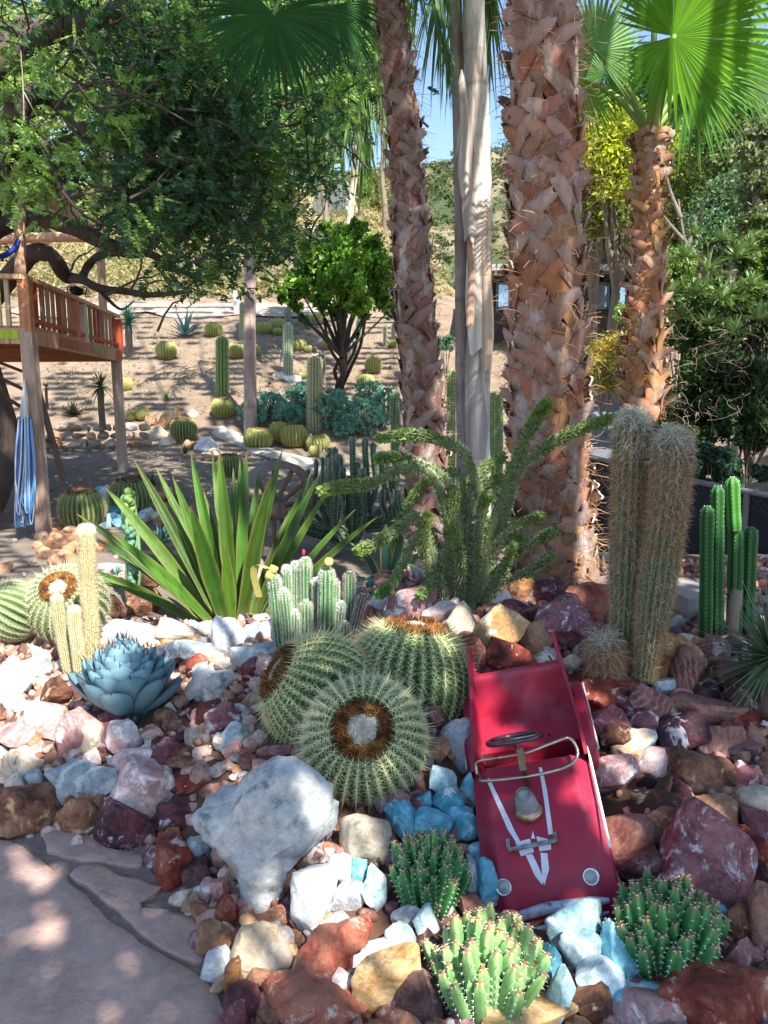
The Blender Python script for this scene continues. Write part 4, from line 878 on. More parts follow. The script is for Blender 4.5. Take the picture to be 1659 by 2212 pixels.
for k, (pts, dy, w_, kind) in enumerate(arms):
    n = len(pts); W3 = [at(u, v, yS+dy*(i/(n-1))**1.5) for i, (u, v) in enumerate(pts)]; p = curve(W3, 40); Lk = np.linalg.norm(np.diff(p, axis=0), axis=1).sum()
    r0 = w_*pxm(S0)*.62; prof = r0*.88*np.interp(np.linspace(0, 1, 40), [0, .5, .93, 1], [1.15, 1, .85, .35])
    X, Y, T = stem.tube(p, prof, 10, (.085, .115, .04))
    # leaves and spines in spiral rows, denser and greener towards the tip
    N = int(Lk*1500); q = np.sort(rr.uniform(.02, 1, N)); rows = 11; a = rr.integers(0, rows, N)/rows*2*math.pi+q*3.5
    it = lambda A: np.stack([np.interp(q, np.linspace(0, 1, 40), A[:, i]) for i in range(3)], 1)
    c0, xx, yy, zz = it(p), it(X), it(Y), it(T); o_ = xx*np.cos(a)[:, None]+yy*np.sin(a)[:, None]; b = c0+o_*np.interp(q, np.linspace(0, 1, 40), prof)[:, None]*.95
    keep = rr.uniform(0, 1, N) < (.12+.8*sm(.35, .95, q))
    lk = keep; M_ = lk.sum(); gcol = np.array([.10, .17, .025])*(1+.5*sm(.5, 1, q[lk]))[:, None]*rr.uniform(.7, 1.4, (M_, 1))
    d = nrm(o_[lk]*.8+zz[lk]*.7+rr.normal(0, .2, (M_, 3))); lf.blades(b[lk], d, nrm(np.cross(zz[lk], o_[lk])+rr.normal(0, .3, (M_, 3))), .020*rr.uniform(.7, 1.2, M_), .012, 2, col=np.clip(gcol, 0, 1), prof=lambda t: np.array([.4, 1, .3]))
    spn.needles(b, b+nrm(o_+zz*.35+rr.normal(0, .25, (N, 3)))*.019*rr.uniform(.6, 1.3, (N, 1)), .0009, vary(rr, N, (.60, .58, .44), .3))
stem.build('arms', vmat('grey_bark', .8, bump=.003, bscale=120, var=.2, vscale=30), t); lf.build('leaves', vmat('small_leaf', .5, trans=.3, var=.2), t); spn.build('spines', M_spine, t)
# ---- euphorbia cushions
def cushion(u, v, w_, h_, label, seed, n=72, col=(.035, .15, .045), tipc=(.22, .09, .04), spc=(.85, .88, .72)):
    rr = np.random.default_rng(seed); g0 = G(u, v+h_*.36); y = g0[1]; c = at(u, v+h_*.26, y); s = pxm(c); Rx = w_*.55*s; Rz = h_*.80*s
    t = thing('euphorbia_cushion', g0, label, 'succulent'); st = MB(); sp = MB(); tp = MB()
    for i in range(n):
        q = (i+.5)/n; a = i*2.39996+rr.normal(0, .1); el = math.acos(1-q*.98)      # 0 up .. ~90 side
        d = nrm(np.array([math.sin(el)*math.cos(a), math.sin(el)*math.sin(a)*.8-.15*0, math.cos(el)*1.0+.42])); 
        root = c+np.array([d[0]*Rx*.35, d[1]*Rx*.35, -Rz*.32]); ln = np.linalg.norm(d*[Rx, Rx, Rz])
        tip = c+d*np.array([Rx*1.02, Rx*.9, Rz*.98])*rr.uniform(.72, 1.06)+rr.normal(0, .004, 3); mid = (root+tip)/2+np.array([0, 0, -.006])+rr.normal(0, .003, 3)
        K = 22; p = curve([root, mid, tip], K); r0 = w_*s*.056*rr.uniform(.85, 1.15); kk = np.arange(K); tooth = 1+.16*(kk % 2)
        prof = r0*tooth*np.interp(np.linspace(0, 1, K), [0, .3, .85, .96, 1], [.7, 1, 1, .75, .3])
        n_ = 8; th = np.arange(n_)/n_*2*math.pi; sq = np.where(np.arange(n_) % 2 == 0, 1.0, .66)
        tt = nrm(np.gradient(p, axis=0)); x = nrm(np.cross([0.2, 1, .1], tt[0])); X = []
        for j in range(K): x = nrm(x-np.dot(x, tt[j])*tt[j]); X.append(x)
        X = np.array(X); Y = np.cross(tt, X); ph = rr.uniform(0, 1.57); cs = np.cos(th+ph); sn = np.sin(th+ph)
        P = p[:, None]+(prof[:, None, None]*((sq*cs)[None, :, None]*X[:, None]+(sq*sn)[None, :, None]*Y[:, None]))
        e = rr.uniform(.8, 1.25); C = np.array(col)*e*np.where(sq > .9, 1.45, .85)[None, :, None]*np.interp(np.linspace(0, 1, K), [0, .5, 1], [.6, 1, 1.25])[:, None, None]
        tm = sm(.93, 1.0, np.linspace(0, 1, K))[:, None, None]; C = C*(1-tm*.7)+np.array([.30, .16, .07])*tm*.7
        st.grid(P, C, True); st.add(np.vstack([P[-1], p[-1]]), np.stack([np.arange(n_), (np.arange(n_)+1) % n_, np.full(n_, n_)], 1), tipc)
        for e_ in (0, 2, 4, 6):
            idx = np.arange(5, K, 2); b = P[idx, e_]; o_ = nrm(b-p[idx]); 
            for sg in (-1, 1): sp.needles(b, b+(o_+np.cross(tt[idx], o_)*.7*sg)*r0*.42, r0*.055, spc)
        bb = np.repeat(p[-1][None], 7, 0); st.needles(bb, bb+nrm(rr.normal(size=(7, 3))+tt[-1]*1.2)*r0*.5, r0*.10, vary(rr, 7, tipc, .4))
    st.build('stems', vmat('cushion_skin', .5, bump=.001, bscale=80, var=.12, vscale=25, spec=.35), t); sp.build('spines', M_spine, t); return t
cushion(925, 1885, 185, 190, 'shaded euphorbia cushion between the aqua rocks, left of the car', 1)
cushion(1050, 2078, 272, 262, 'sunlit pale green euphorbia cushion in front of the car', 2, n=80, col=(.15, .29, .10), tipc=(.34, .13, .06))  # paler colours paint the sunlight on this cushion; the shaded two stay dark
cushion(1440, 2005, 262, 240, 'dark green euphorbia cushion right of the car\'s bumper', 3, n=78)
# ================================================================= PEDAL CAR
def car():
    yf = 2.05; F0 = at(1213, 2036, yf-.03); F0[2] -= .0; R0 = at(1142, 1504, 2.94); R0[2] -= .055
    Yv = nrm(R0-F0); Xv = nrm(np.cross(Yv, [0, 0, 1.0])); Zv = np.cross(Xv, Yv); ro = R(15)
    X2 = Xv*math.cos(ro)+Zv*math.sin(ro); Z2 = -Xv*math.sin(ro)+Zv*math.cos(ro); Lc = np.linalg.norm(R0-F0)/.87
    B = np.stack([X2*Lc*.91, Yv*Lc, Z2*Lc])
    def T(p):
        p = np.array(p, float); y = p[..., 1]; p[..., 1] = np.where(y < 0, y, np.where(y < .46, y*.875, .4025+(y-.46)*1.03)); return p@B+F0
    t = thing('pedal_car', F0, 'red metal toy pedal car with windscreen frame and white chevrons, nose down on the rocks', 'pedal car')
    red = (.31, .008, .034); paint = vmat('car_paint', .55, bump=.0006, bscale=40, var=.16, vscale=7, spec=.5, coat=.05, dirt=(.27, .06, .08), dscale=6)
    chrome = vmat('old_chrome', .28, metal=.9, bump=.0008, bscale=120, var=.3, vscale=40, dirt=(.28, .13, .06), dscale=18)
    white = vmat('white_paint', .5, var=.06, dirt=(.6, .45, .45), dscale=30); silver = vmat('silver_paint', .4, metal=.3, var=.15, vscale=20, dirt=(.15, .05, .05), dscale=40)
    def hz(x, y):
        hw = np.interp(y, [0, .012, .04, .10, .46], [.135, .160, .178, .188, .192]); zt = np.interp(y, [0, .012, .035, .07, .12, .20, .30, .46], [.050, .072, .096, .126, .160, .192, .214, .232])
        q = np.clip(np.abs(x)/hw, 0, 1); return zt*(1-.0*q)-.030*sm(.72, 1.0, q)-.010*q**2+.006*np.exp(-((q-.70)/.06)**2)
    # hood shell
    ys = np.concatenate([[0], np.linspace(.006, .1, 12), np.linspace(.12, .46, 16)]); xs = np.linspace(-1, 1, 33); P = []
    for y in ys:
        hw = np.interp(y, [0, .012, .04, .10, .46], [.135, .160, .178, .188, .192]); top = np.column_stack([xs*hw, np.full(33, y), hz(xs*hw, y)])
        zb = np.interp(y, [0, .03, .1], [.028, .012, .0]); zs = np.linspace(1, 0, 7)[1:]
        r_ = np.column_stack([np.full(6, hw)+.006*np.sin(zs*3.1), np.full(6, y), zb+(top[-1, 2]-zb)*zs]); l_ = r_[::-1].copy(); l_[:, 0] *= -1
        P.append(np.vstack([l_, top, r_]))
    P = np.array(P); m = MB(); m.grid(T(P.reshape(-1, 3)).reshape(P.shape), red)
    fr = P[0]; cen = np.array([0, -.012, .055]); rings = [fr*(1-k)+cen*k for k in (0, .25, .5, .75, .97)]
    for i, k in enumerate((0, .25, .5, .75, .97)): rings[i][:, 1] -= .016*math.sin(k*1.57)
    m.grid(T(np.array(rings).reshape(-1, 3)).reshape(5, -1, 3), red)
    # dash plate
    m.grid(T(np.array([[(-.190, .46, .05), (-.190, .46, .2)], [(0, .462, .05), (0, .462, .228)], [(.190, .46, .05), (.190, .46, .2)]]).reshape(-1, 3)).reshape(3, 2, 3), (.25, .01, .03))
    m.build('body', paint, t, auto=50)
    # side panels with rear fins
    for sg in (-1, 1):
        ys = np.linspace(.455, .93, 30); th = .006
        zt = np.interp(ys, [.455, .52, .60, .70, .80, .88, .915, .93], [.232, .222, .222, .238, .262, .300, .322, .305]); xo = sg*(np.interp(ys, [.455, .6, .93], [.190, .190, .165]))
        lo = np.interp(ys, [.455, .84, .90, .93], [.0, .0, .14, .285])
        kk = np.linspace(0, 1, 9); A = np.stack([np.repeat((xo)[:, None], 9, 1), np.repeat(ys[:, None], 9, 1), lo[:, None]+(zt-lo)[:, None]*kk], -1)
        Bi = A-[sg*.012, 0, 0]; m = MB(); full = np.concatenate([A, Bi[:, ::-1]], 1); m.grid(T(full.reshape(-1, 3)).reshape(full.shape), red, True); m.build('side_panel', paint, t, auto=50)
        # rear fender
        m = MB(); ys = np.linspace(.53, .87, 18); Pf = []
        for y in ys:
            q = (y-.53)/.34; k = (1-abs(2*q-1)**5)**.5*.999+.001; W = .040*k; Hh = .185*(.35+.65*k); a = np.linspace(0, math.pi/2, 7)
            sec = [(.188, Hh)]+[(.188+W-.022*(1-math.sin(b)), Hh-.022*(1-math.cos(b))) for b in a][::-1] if False else [(.186, Hh)]+[(.186+W*(1-.35*(1-math.sin(b))), Hh-.04*k*(1-math.cos(b))) for b in a]+[(.186+W, .03), (.186, .02)]
            Pf.append([(sg*x, y, z) for x, z in sec])
        Pf = np.array(Pf); m.grid(T(Pf.reshape(-1, 3)).reshape(Pf.shape), red); f_ = m.build('fender', paint, t, auto=50)
        m = MB(); m.tube(T([(sg*(.186+.040), y, .135) for y in np.linspace(.56, .85, 8)]), .0045, 6, (.75, .75, .75)); m.build('trim_strip', silver, f_)
        if sg > 0: m = MB(); m.tube(T([(sg*(.192), y, .175+.1*(y-.1)) for y in np.linspace(.14, .50, 10)]), [.0045]*9+[.001], 6, (.85, .85, .85)); m.build('trim_strip', white, t)
        # wheels
        for wy in (.15, .70):
            m = MB(); n = 28; a = np.arange(n)/n*2*math.pi; prof = [(.0, -.018), (.05, -.02), (.066, -.016), (.072, 0), (.066, .016), (.05, .02), (.0, .018)]
            Pw = np.array([[(sg*(.165 if wy < .5 else .20)+px_*1.0, wy+r_*math.cos(b), .02+r_*math.sin(b)) for b in a] for r_, px_ in prof]); m.grid(T(Pw.reshape(-1, 3)).reshape(Pw.shape), (.03, .03, .03), True); wo = m.build('wheel', vmat('rubber', .8, var=.2), t)
            m = MB(); Pw = np.array([[(sg*((.165 if wy < .5 else .20)+dx), wy+r_*math.cos(b), .02+r_*math.sin(b)) for b in a] for r_, dx in ((.045, .021), (.034, .03), (.015, .033), (.001, .036))]); m.grid(T(Pw.reshape(-1, 3)).reshape(Pw.shape), (.55, .55, .55), True); m.build('hubcap', silver, wo)
    # cockpit: floor, seat, backrest
    m = MB()
    def slab(pts, th=.006):
        p = np.array(pts, float); n = np.cross(p[1]-p[0], p[3]-p[0]); n = n/np.linalg.norm(n)*th; v = np.vstack([p, p-n]); m.add(T(v), [(0, 1, 2, 3), (7, 6, 5, 4), (0, 4, 5, 1), (1, 5, 6, 2), (2, 6, 7, 3), (3, 7, 4, 0)], red)
    m = MB(); slab([(-.176, .46, .045), (.176, .46, .045), (.176, .66, .05), (-.176, .66, .05)]); m.build('floor', paint, t, smooth=False)
    m = MB(); slab([(-.176, .635, .105), (.176, .635, .105), (.172, .80, .115), (-.172, .80, .115)]); slab([(-.176, .632, .045), (.176, .632, .045), (.176, .634, .108), (-.176, .634, .108)]); 
    for x, y in ((-.09, .68), (.07, .67), (.08, .74), (-.09, .745)): m.tube(T([(x, y, .108), (x, y, .1165)]), .004, 8, (.12, .02, .03))
    m.build('seat', paint, t, smooth=False)
    m = MB(); pr = curve([(0, .79, .108), (0, .805, .15), (0, .825, .20), (0, .838, .235), (0, .850, .242), (0, .868, .236), (0, .90, .19), (0, .93, .10), (0, .94, .02)], 24)
    Pb = np.array([[(x, q[1], q[2]) for x in np.linspace(-.168, .168, 9)] for q in pr]); m.grid(T(Pb.reshape(-1, 3)).reshape(Pb.shape), red); m.build('backrest', paint, t)
    # windscreen frame
    m = MB(); lp = curve([(-.150, .425, .234), (-.158, .39, .252), (-.10, .370, .262), (0, .362, .266), (.09, .372, .264), (.140, .40, .258), (.160, .43, .270), (.142, .468, .290), (.08, .450, .296), (0, .430, .294), (-.10, .440, .284), (-.160, .455, .266), (-.168, .435, .24)], 70); m.tube(T(lp), .0055, 8, (.44, .38, .32))
    fo = m.build('windscreen_frame', chrome, t)
    m = MB(); m.bar(T([-.012, .36, .292]), T([-.012, .432, .318]), .022, .004, (.35, .22, .10), up=Z2); m.bar(T([-.012, .362, .225]), T([-.012, .362, .290]), .018, .004, (.35, .22, .10), up=Yv); m.build('centre_bracket', chrome, fo, smooth=False)
    # steering wheel
    m = MB(); a = np.linspace(0, 2*math.pi, 40); n_ = nrm([0, .62, .79]); e1 = np.array([1.0, 0, 0]); e2 = np.cross(n_, e1); c = np.array([-.030, .50, .288]); ring = c+.086*(np.cos(a)[:, None]*e1+np.sin(a)[:, None]*e2)
    m.tube(T(ring), .0085, 10, (.045, .03, .035), cap=False); sw_ = m.build('steering_wheel', vmat('wheel_rim', .25, var=.2, coat=.5), t)
    m = MB(); m.tube(T([c-n_*.0, [-.012, .45, .20]]), .007, 8, (.25, .04, .05)); 
    for b in (0, 2.09, 4.19): m.tube(T([c, c+.084*(math.cos(b)*e1+math.sin(b)*e2)]), .0045, 6, (.5, .5, .5))
    m.build('steering_column', chrome, sw_)
    # dome lamp
    def lathe(m, c, prof, col, n=28):
        a = np.arange(n)/n*2*math.pi; P = np.array([[(c[0]+r_*math.cos(b), c[1]+r_*math.sin(b), c[2]+z) for b in a] for r_, z in prof]); m.grid(T(P.reshape(-1, 3)).reshape(P.shape), col, True)
    z0 = float(hz(-.02, .285)); lc = np.array([-.022, .285, z0])
    m = MB(); lathe(m, lc, [(.046, -.004), (.046, .006), (.040, .010), (.037, .016), (.033, .018)], (.30, .20, .15)); lo_ = m.build('dome_lamp', chrome, t)
    m = MB(); lathe(m, lc, [(.033, .014), (.034, .028), (.032, .040), (.027, .054), (.019, .066), (.010, .072), (.001, .074)], (.20, .22, .23)); 
    for k in range(7): lathe(m, lc, [(.0345-.0016*k**1.1, .020+.0075*k), (.0355-.0016*k**1.1, .0225+.0075*k), (.0342-.0016*k**1.1, .025+.0075*k)], (.26, .27, .28))
    m.build('lens', vmat('cloudy_lens', .3, coat=.4, var=.2, vscale=30), lo_)
    # hood ornament bracket
    m = MB(); zz = lambda x, y: float(hz(x, y))
    m.bar(T([-.095, .165, zz(-.09, .165)+.018]), T([.045, .172, zz(.04, .17)+.018]), .014, .004, (.55, .55, .55), up=Z2)
    for x in (-.095, .045): m.bar(T([x, .168, zz(x, .17)+.018]), T([x, .205, zz(x, .2)+.004]), .012, .003, (.5, .42, .38), up=Z2)
    m.build('hood_bracket', chrome, t, smooth=False)
    # white chevron
    def decal(poly, nm):
        m = MB(); p = np.array(poly, float); n = len(p); c = p.mean(0); rings = []
        dens = []
        for i in range(n):
            for k in range(5): dens.append(p[i]+(p[(i+1) % n]-p[i])*k/5)
        d = np.array(dens)
        for s in (1, .66, .33, .02):
            q = c+(d-c)*s; rings.append(np.column_stack([q, hz(q[:, 0], q[:, 1])+.0022]))
        m.grid(T(np.array(rings).reshape(-1, 3)).reshape(len(rings), -1, 3), (.62, .64, .70), True); m.build(nm, white, t)
    decal([(-.142, .415), (-.130, .418), (-.070, .222), (-.058, .190), (-.072, .192), (-.092, .235)], 'white_stripe')
    decal([(.030, .430), (.040, .428), (.044, .34), (.040, .200), (.026, .200), (.030, .31)], 'white_stripe')
    decal([(-.074, .192), (-.030, .196), (-.024, .160), (-.064, .154)], 'white_chevron'); decal([(-.010, .200), (.030, .186), (.026, .160), (-.008, .160)], 'white_chevron')
    decal([(-.050, .155), (-.030, .156), (-.018, .120), (-.010, .092), (-.018, .082), (-.034, .104)], 'white_chevron'); decal([(-.006, .156), (.014, .152), (.010, .112), (-.012, .080), (-.014, .094), (-.010, .120)], 'white_chevron')
    decal([(-.026, .196), (-.014, .194), (-.018, .218)], 'white_chevron')
    # headlights on the nose
    for x in (-.128, .122):
        z = zz(x, .088); c = np.array([x, .086, z+.001]); nl = nrm([x*1.0, -.75, 1.0]); e1 = nrm(np.cross(nl, [0, 1, 0])); e2 = np.cross(nl, e1); a = np.arange(28)/28*2*math.pi
        rg = lambda r_, h: c+nl*h+r_*(np.cos(a)[:, None]*e1+np.sin(a)[:, None]*e2)
        m = MB(); P = np.array([rg(.024, -.006), rg(.024, .003), rg(.021, .006), rg(.0175, .003)]); m.grid(T(P.reshape(-1, 3)).reshape(P.shape), (.6, .6, .6), True); h_ = m.build('headlight', chrome, t)
        m = MB(); P = np.array([rg(.018, .003), rg(.015, .0055), rg(.008, .008), rg(.0005, .009)]); m.grid(T(P.reshape(-1, 3)).reshape(P.shape), (.30, .34, .33), True); m.build('headlight_lens', vmat('lamp_lens', .15, coat=.6, var=.3, vscale=90), h_)
    # silver bumper bars
    def bar(pts, r_, nm='bumper_bar'):
        m = MB(); p = curve(pts, 20); m.tube(T(p), np.interp(np.linspace(0, 1, 20), [0, .12, .5, .85, 1], [.35, .8, 1, 1, .4])*r_, 12, (.40, .46, .55)); m.build(nm, silver, t)
    bar([(-.150, .020, .078), (-.10, .020, .098), (-.01, .022, .116), (.08, .024, .114), (.158, .030, .108)], .0165)
    bar([(-.125, -.002, .066), (-.03, -.008, .080), (.06, -.006, .084), (.15, .012, .084)], .0100)
    bar([(-.14, -.012, .042), (-.04, -.028, .050), (.07, -.026, .058), (.15, -.006, .058)], .012)
    return t
car()

# ================================================================= PALMS
M_boot = vmat('palm_boot', .72, bump=.004, bscale=26, var=.28, vscale=9, stretch=(1, 1, .35), spec=.2, dirt=(.42, .37, .34), dscale=7)
M_fib = vmat('palm_fibre', .95, trans=.15, var=.2)
def on_path(p, k):
    q = np.linspace(0, 1, len(p)); return np.stack([np.interp(k, q, p[:, i]) for i in range(3)], -1)
def boot_trunk(t, path, rad, n, L, W, seed, hue=(.40, .17, .09), grey=.5, fib=2500, core=(.10, .055, .035), lean0=.8, curl=.05, shrink=.82, M_=9):
    rr = np.random.default_rng(seed); p = curve(path, 40); q = np.linspace(0, 1, 40); rd = np.interp(q, np.linspace(0, 1, len(rad)), rad)*shrink
    m = MB(); th = np.arange(48)/48*2*math.pi
    P = p[:, None]+rd[:, None, None]*.88*np.stack([np.cos(th), np.sin(th), 0*th], -1)[None]*(1+.03*np.sin(th*7+q[:, None]*60))[..., None]
    m.grid(P, core, True); m.build('trunk', vmat('fibrous_bark', .95, bump=.02, bscale=35, var=.4, vscale=25, stretch=(1, 1, .5)), t)
    m = MB(); S, K = 8, 5
    hgt = np.linalg.norm(p[-1]-p[0])
    for i in range(n):
        row = i//M_; k = (row+.5+rr.normal(0, .12))/(n/M_); a0 = (i % M_)*2*math.pi/M_+(row//2 % 2)*math.pi/M_+rr.normal(0, .07); sg = 1 if row % 2 else -1; lean = sg*(lean0+rr.normal(0, .10)); Li = L*rr.uniform(.8, 1.12); Wi = W*rr.uniform(.8, 1.15)
        if rr.uniform() < .05: lean *= .3
        s = np.linspace(0, 1, S); r0 = float(np.interp(k, q, rd)); kz = Li*np.cos(lean)*s; ang = a0+np.sin(lean)*Li*s/r0
        hl = np.linalg.norm(p[-1]-p[0]); kk_ = np.clip(k+kz/hl, 0, 1); c = on_path(p, kk_); r_ = np.interp(kk_, q, rd)
        cl = curl*rr.uniform(.1, 1.9)*(1+3.5*(k < .05)*(curl < .035 and L > .295))+(.03 if rr.uniform() < .06 else 0); off = .0+.022*s+cl*s**4
        out = np.stack([np.cos(ang), np.sin(ang), 0*ang], -1); tan = np.stack([-np.sin(ang), np.cos(ang), 0*ang], -1); P = c+out*(r_+off)[:, None]
        d = nrm(np.gradient(P, axis=0)); wv = nrm(np.cross(d, out)); hw = Wi*.5*np.interp(s, [0, .3, .8, 1], [1.2, 1.1, .80, .52])
        x = np.linspace(-1, 1, K); jag = rr.uniform(-.08, .05, K)
        G_ = P[:, None]+wv[:, None]*(hw[:, None]*x[None])[..., None]+out[:, None]*((1-x[None]**2)*hw[:, None]*.16)[..., None]
        G_[-1] += d[-1]*(jag*Li)[:, None]
        g = grey*rr.uniform(.3, 1.6); base = np.array(hue)*rr.uniform(.65, 1.3)*np.array([1, rr.uniform(.9, 1.4), rr.uniform(.7, 1.4)]); gc = np.array([.36, .30, .27])*rr.uniform(.75, 1.2)
        mixk = np.clip(g*np.interp(s, [0, .4, 1], [.2, .6, 1.3]), 0, 1)[:, None, None]; C = base*(1-mixk)+gc*mixk; C = C*np.ones((S, K, 1))*(1-.25*np.abs(x)[None, :, None]**3)
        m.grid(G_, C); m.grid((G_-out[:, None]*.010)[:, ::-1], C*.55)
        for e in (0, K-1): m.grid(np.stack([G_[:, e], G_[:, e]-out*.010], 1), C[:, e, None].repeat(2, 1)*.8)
        m.grid(np.stack([G_[-1], G_[-1]-out[-1]*.010], 0), np.array([.5, .42, .34])*np.ones((2, K, 3)))
    m.build('leaf_bases', M_boot, t, auto=60)
    # fibres
    k = rr.uniform(0, 1, fib); a = rr.uniform(0, 6.28, fib); c = on_path(p, k); r_ = np.interp(k, q, rd)[:, None]; o_ = np.stack([np.cos(a), np.sin(a), 0*a], -1); tn = np.stack([-np.sin(a), np.cos(a), 0*a], -1)
    P = [c+o_*(r_*.97+.0)]; d = nrm(tn*rr.choice([-1, 1], (fib, 1))*.9+o_*.45+rr.normal(0, .5, (fib, 3)))
    for s in range(4): d = nrm(d+rr.normal(0, .5, (fib, 3))+[0, 0, -.15]); P.append(P[-1]+d*L*.16*rr.uniform(.5, 1.4, (fib, 1)))
    sd = nrm(np.cross(d, o_))*.0011*(L/.22)**.5; PP = np.stack([np.stack([x-sd, x+sd], 1) for x in P], 1); fb = np.arange(fib)[:, None]*10+np.arange(4)[None]*2; f = np.stack([fb, fb+1, fb+3, fb+2], -1).reshape(-1, 4)
    cc = vary(rr, fib, (.36, .22, .12), .4); m = MB(); m.add(PP.reshape(-1, 3), f, np.repeat(cc, 10, 0)); m.build('fibres', M_fib, t)
def vpath(pts, y): return [at(u, v, y) for u, v in pts]
def wrad(ws, y, pts): return [w_*.5*pxm(at(u, v, y)) for w_, (u, v) in zip(ws, pts)]
# fans
M_fan = vmat('fan_leaf', .5, trans=.42, bump=.001, bscale=50, var=.15, vscale=6, spec=.22)
def fan(t, hub, axis, normal, Rf, col, seed, nseg=46, spread=310, droop=.25, split=.55, root=None, pet=.02, yel=0.0, petcol=(.16, .26, .05), asym=.28):
    rr = np.random.default_rng(seed); ax = nrm(np.array(axis, float)); nv = nrm(np.cross(np.cross(ax, normal), ax)); sd = np.cross(nv, ax); m = MB(); hub = np.asarray(hub, float)
    rs = np.array([.02, .15, .30, .45, split, .70, .82, .92, 1.0]); S = len(rs); da = R(spread)/nseg
    for i in range(nseg):
        a = -R(spread)/2+(i+.5)*da; d = math.cos(a)*ax+math.sin(a)*sd; sx = -math.sin(a)*ax+math.cos(a)*sd; L = Rf*(1-asym*(abs(a)/math.pi)**1.6)*rr.uniform(.92, 1.05)
        w_ = np.where(rs <= split, rs*L*math.tan(da/2)*1.04, 0); ws = split*L*math.tan(da/2); w_ = np.where(rs > split, ws*np.clip(1-((rs-split)/(1-split))**1.3, .03, 1), w_)
        P = hub+d*(rs*L)[:, None]+nv*(-.10*Rf*rs**2)[:, None]*(-1); P[:, 2] -= droop*L*np.clip(rs-.35, 0, 1)**1.8*rr.uniform(.7, 1.5); P += sx*(rr.normal(0, .03)*L*rs**3)[:, None]
        up = nv*(w_*.55)[:, None]; G_ = np.stack([P-sx*w_[:, None]+up, P, P+sx*w_[:, None]+up], 1)
        C = np.array(col)*rr.uniform(.8, 1.2)*np.ones((S, 3, 1)); C = C*(1+.25*(1-rs))[:, None, None]
        tt = sm(.86, 1.0, rs)[:, None, None]*(yel if rr.uniform() < .7 else .2); C = C*(1-tt)+np.array([.55, .42, .10])*tt
        m.grid(G_, C)
    f_ = m.build('fan_leaf', M_fan, t, smooth=False)
    if root is not None:
        root = np.asarray(root, float); mid = (root+hub)/2+np.array([0, 0, .10*np.linalg.norm(hub-root)]); q = MB(); q.tube(curve([root, mid, hub], 16), np.linspace(pet*1.7, pet*.6, 16), 8, petcol); q.build('petiole', vmat('petiole', .45, var=.1, spec=.4), f_)
    return f_
# feather fronds
def feather(t, pts, n, ll, wl, col, seed, hang=.7, rr_=.012, spread=.5):
    rr = np.random.default_rng(seed); p = curve(pts, 30); m = MB(); m.tube(p, np.linspace(rr_, rr_*.25, 30), 6, np.array(col)*1.2); k = np.repeat(np.linspace(.08, 1, n), 2)+rr.normal(0, .004, 2*n); k = np.clip(k, 0, 1); b = on_path(p, k); tg = nrm(on_path(nrm(np.gradient(p, axis=0)), k)); s = nrm(np.cross(tg, [0, 0, 1])); sg = np.tile([-1, 1], n)[:, None]
    d = nrm(s*sg*spread+tg*.5+rr.normal(0, .12, (2*n, 3))+np.array([0, 0, -hang])*rr.uniform(.3, 1.2, (2*n, 1)))
    m.blades(b, d, nrm(np.cross(d, tg)), ll*rr.uniform(.7, 1.1, 2*n)*np.interp(k, [0, .2, .7, 1], [.6, 1, 1, .55]), wl, 5, droop=hang*.6, col=vary(rr, 2*n, col, .25), fold=.2, prof=lambda q: np.clip(1-q**1.6, .05, 1))
    return m.build('feather_frond', M_fan, t)

# big palm
yP = 4.25; pp = [(1215, 1300), (1206, 1230), (1192, 1120), (1186, 1000), (1181, 850), (1180, 700), (1178, 500), (1178, 300), (1176, 120), (1174, -60), (1172, -500), (1170, -1100)]
t = thing('fan_palm', at(1215, 1310, yP), 'thickest palm trunk with crossed orange-brown leaf bases, right of centre', 'palm tree')
boot_trunk(t, vpath(pp, yP), wrad([222, 196, 182, 178, 176, 172, 168, 160, 152, 150, 140, 130], yP, pp), 560, .30, .105, 41, fib=5000, grey=.4, curl=.03, hue=(.27, .08, .03), lean0=.82, M_=8, shrink=.80, core=(.05, .028, .02))
rr = np.random.default_rng(77); crown = at(1170, -1000, yP)
for i in range(9):
    a = i*2.4+.5; d = np.array([math.cos(a), math.sin(a), .35]); hb = crown+d*[.9, .9, .6]; fan(t, hb, d*[1, 1, -.2], [0, 0, 1], .75, (.07, .17, .03), 300+i, nseg=34, root=crown)
# left boot palm
yL = 6.3; pl = [(935, 1180), (922, 1050), (914, 900), (904, 750), (893, 600), (884, 450), (874, 300), (858, 150), (843, 0), (830, -120), (815, -420)]
t = thing('fan_palm', at(935, 1190, yL), 'dark leaning palm trunk left of the smooth pale trunks', 'palm tree')
boot_trunk(t, vpath(pl, yL), wrad([118, 110, 104, 98, 92, 86, 78, 68, 58, 54, 50], yL, pl), 440, .29, .095, 42, M_=8, hue=(.15, .045, .03), grey=.34, fib=2500, core=(.04, .024, .02), curl=.03, shrink=.74)
hb = at(592, 30, 4.6); rt = at(820, -360, yL)
fan(t, hb, nrm(at(560, 210, 4.5)-hb), [.1, -1, .25], 185*pxm(hb)*1.12, (.018, .07, .015), 5, nseg=48, spread=250, droop=.30, root=rt, pet=.014)  # this frond and the next: green darkened for their shaded undersides
hb = at(715, 10, 5.2); fan(t, hb, nrm(at(730, 160, 5.2)-hb), [.35, -1, .2], 140*pxm(hb), (.022, .08, .02), 6, nseg=36, spread=200, droop=.4, root=rt, pet=.012)
for i, (u, v) in enumerate([(640, -160), (980, -240), (760, -420), (900, -420)]):
    hb = at(u, v, 5.6+.5*(i % 2)); fan(t, hb, nrm(hb-rt+[0, 0, -.2]), [0, -.5, .9], .75, (.06, .16, .03), 60+i, nseg=34, root=rt)
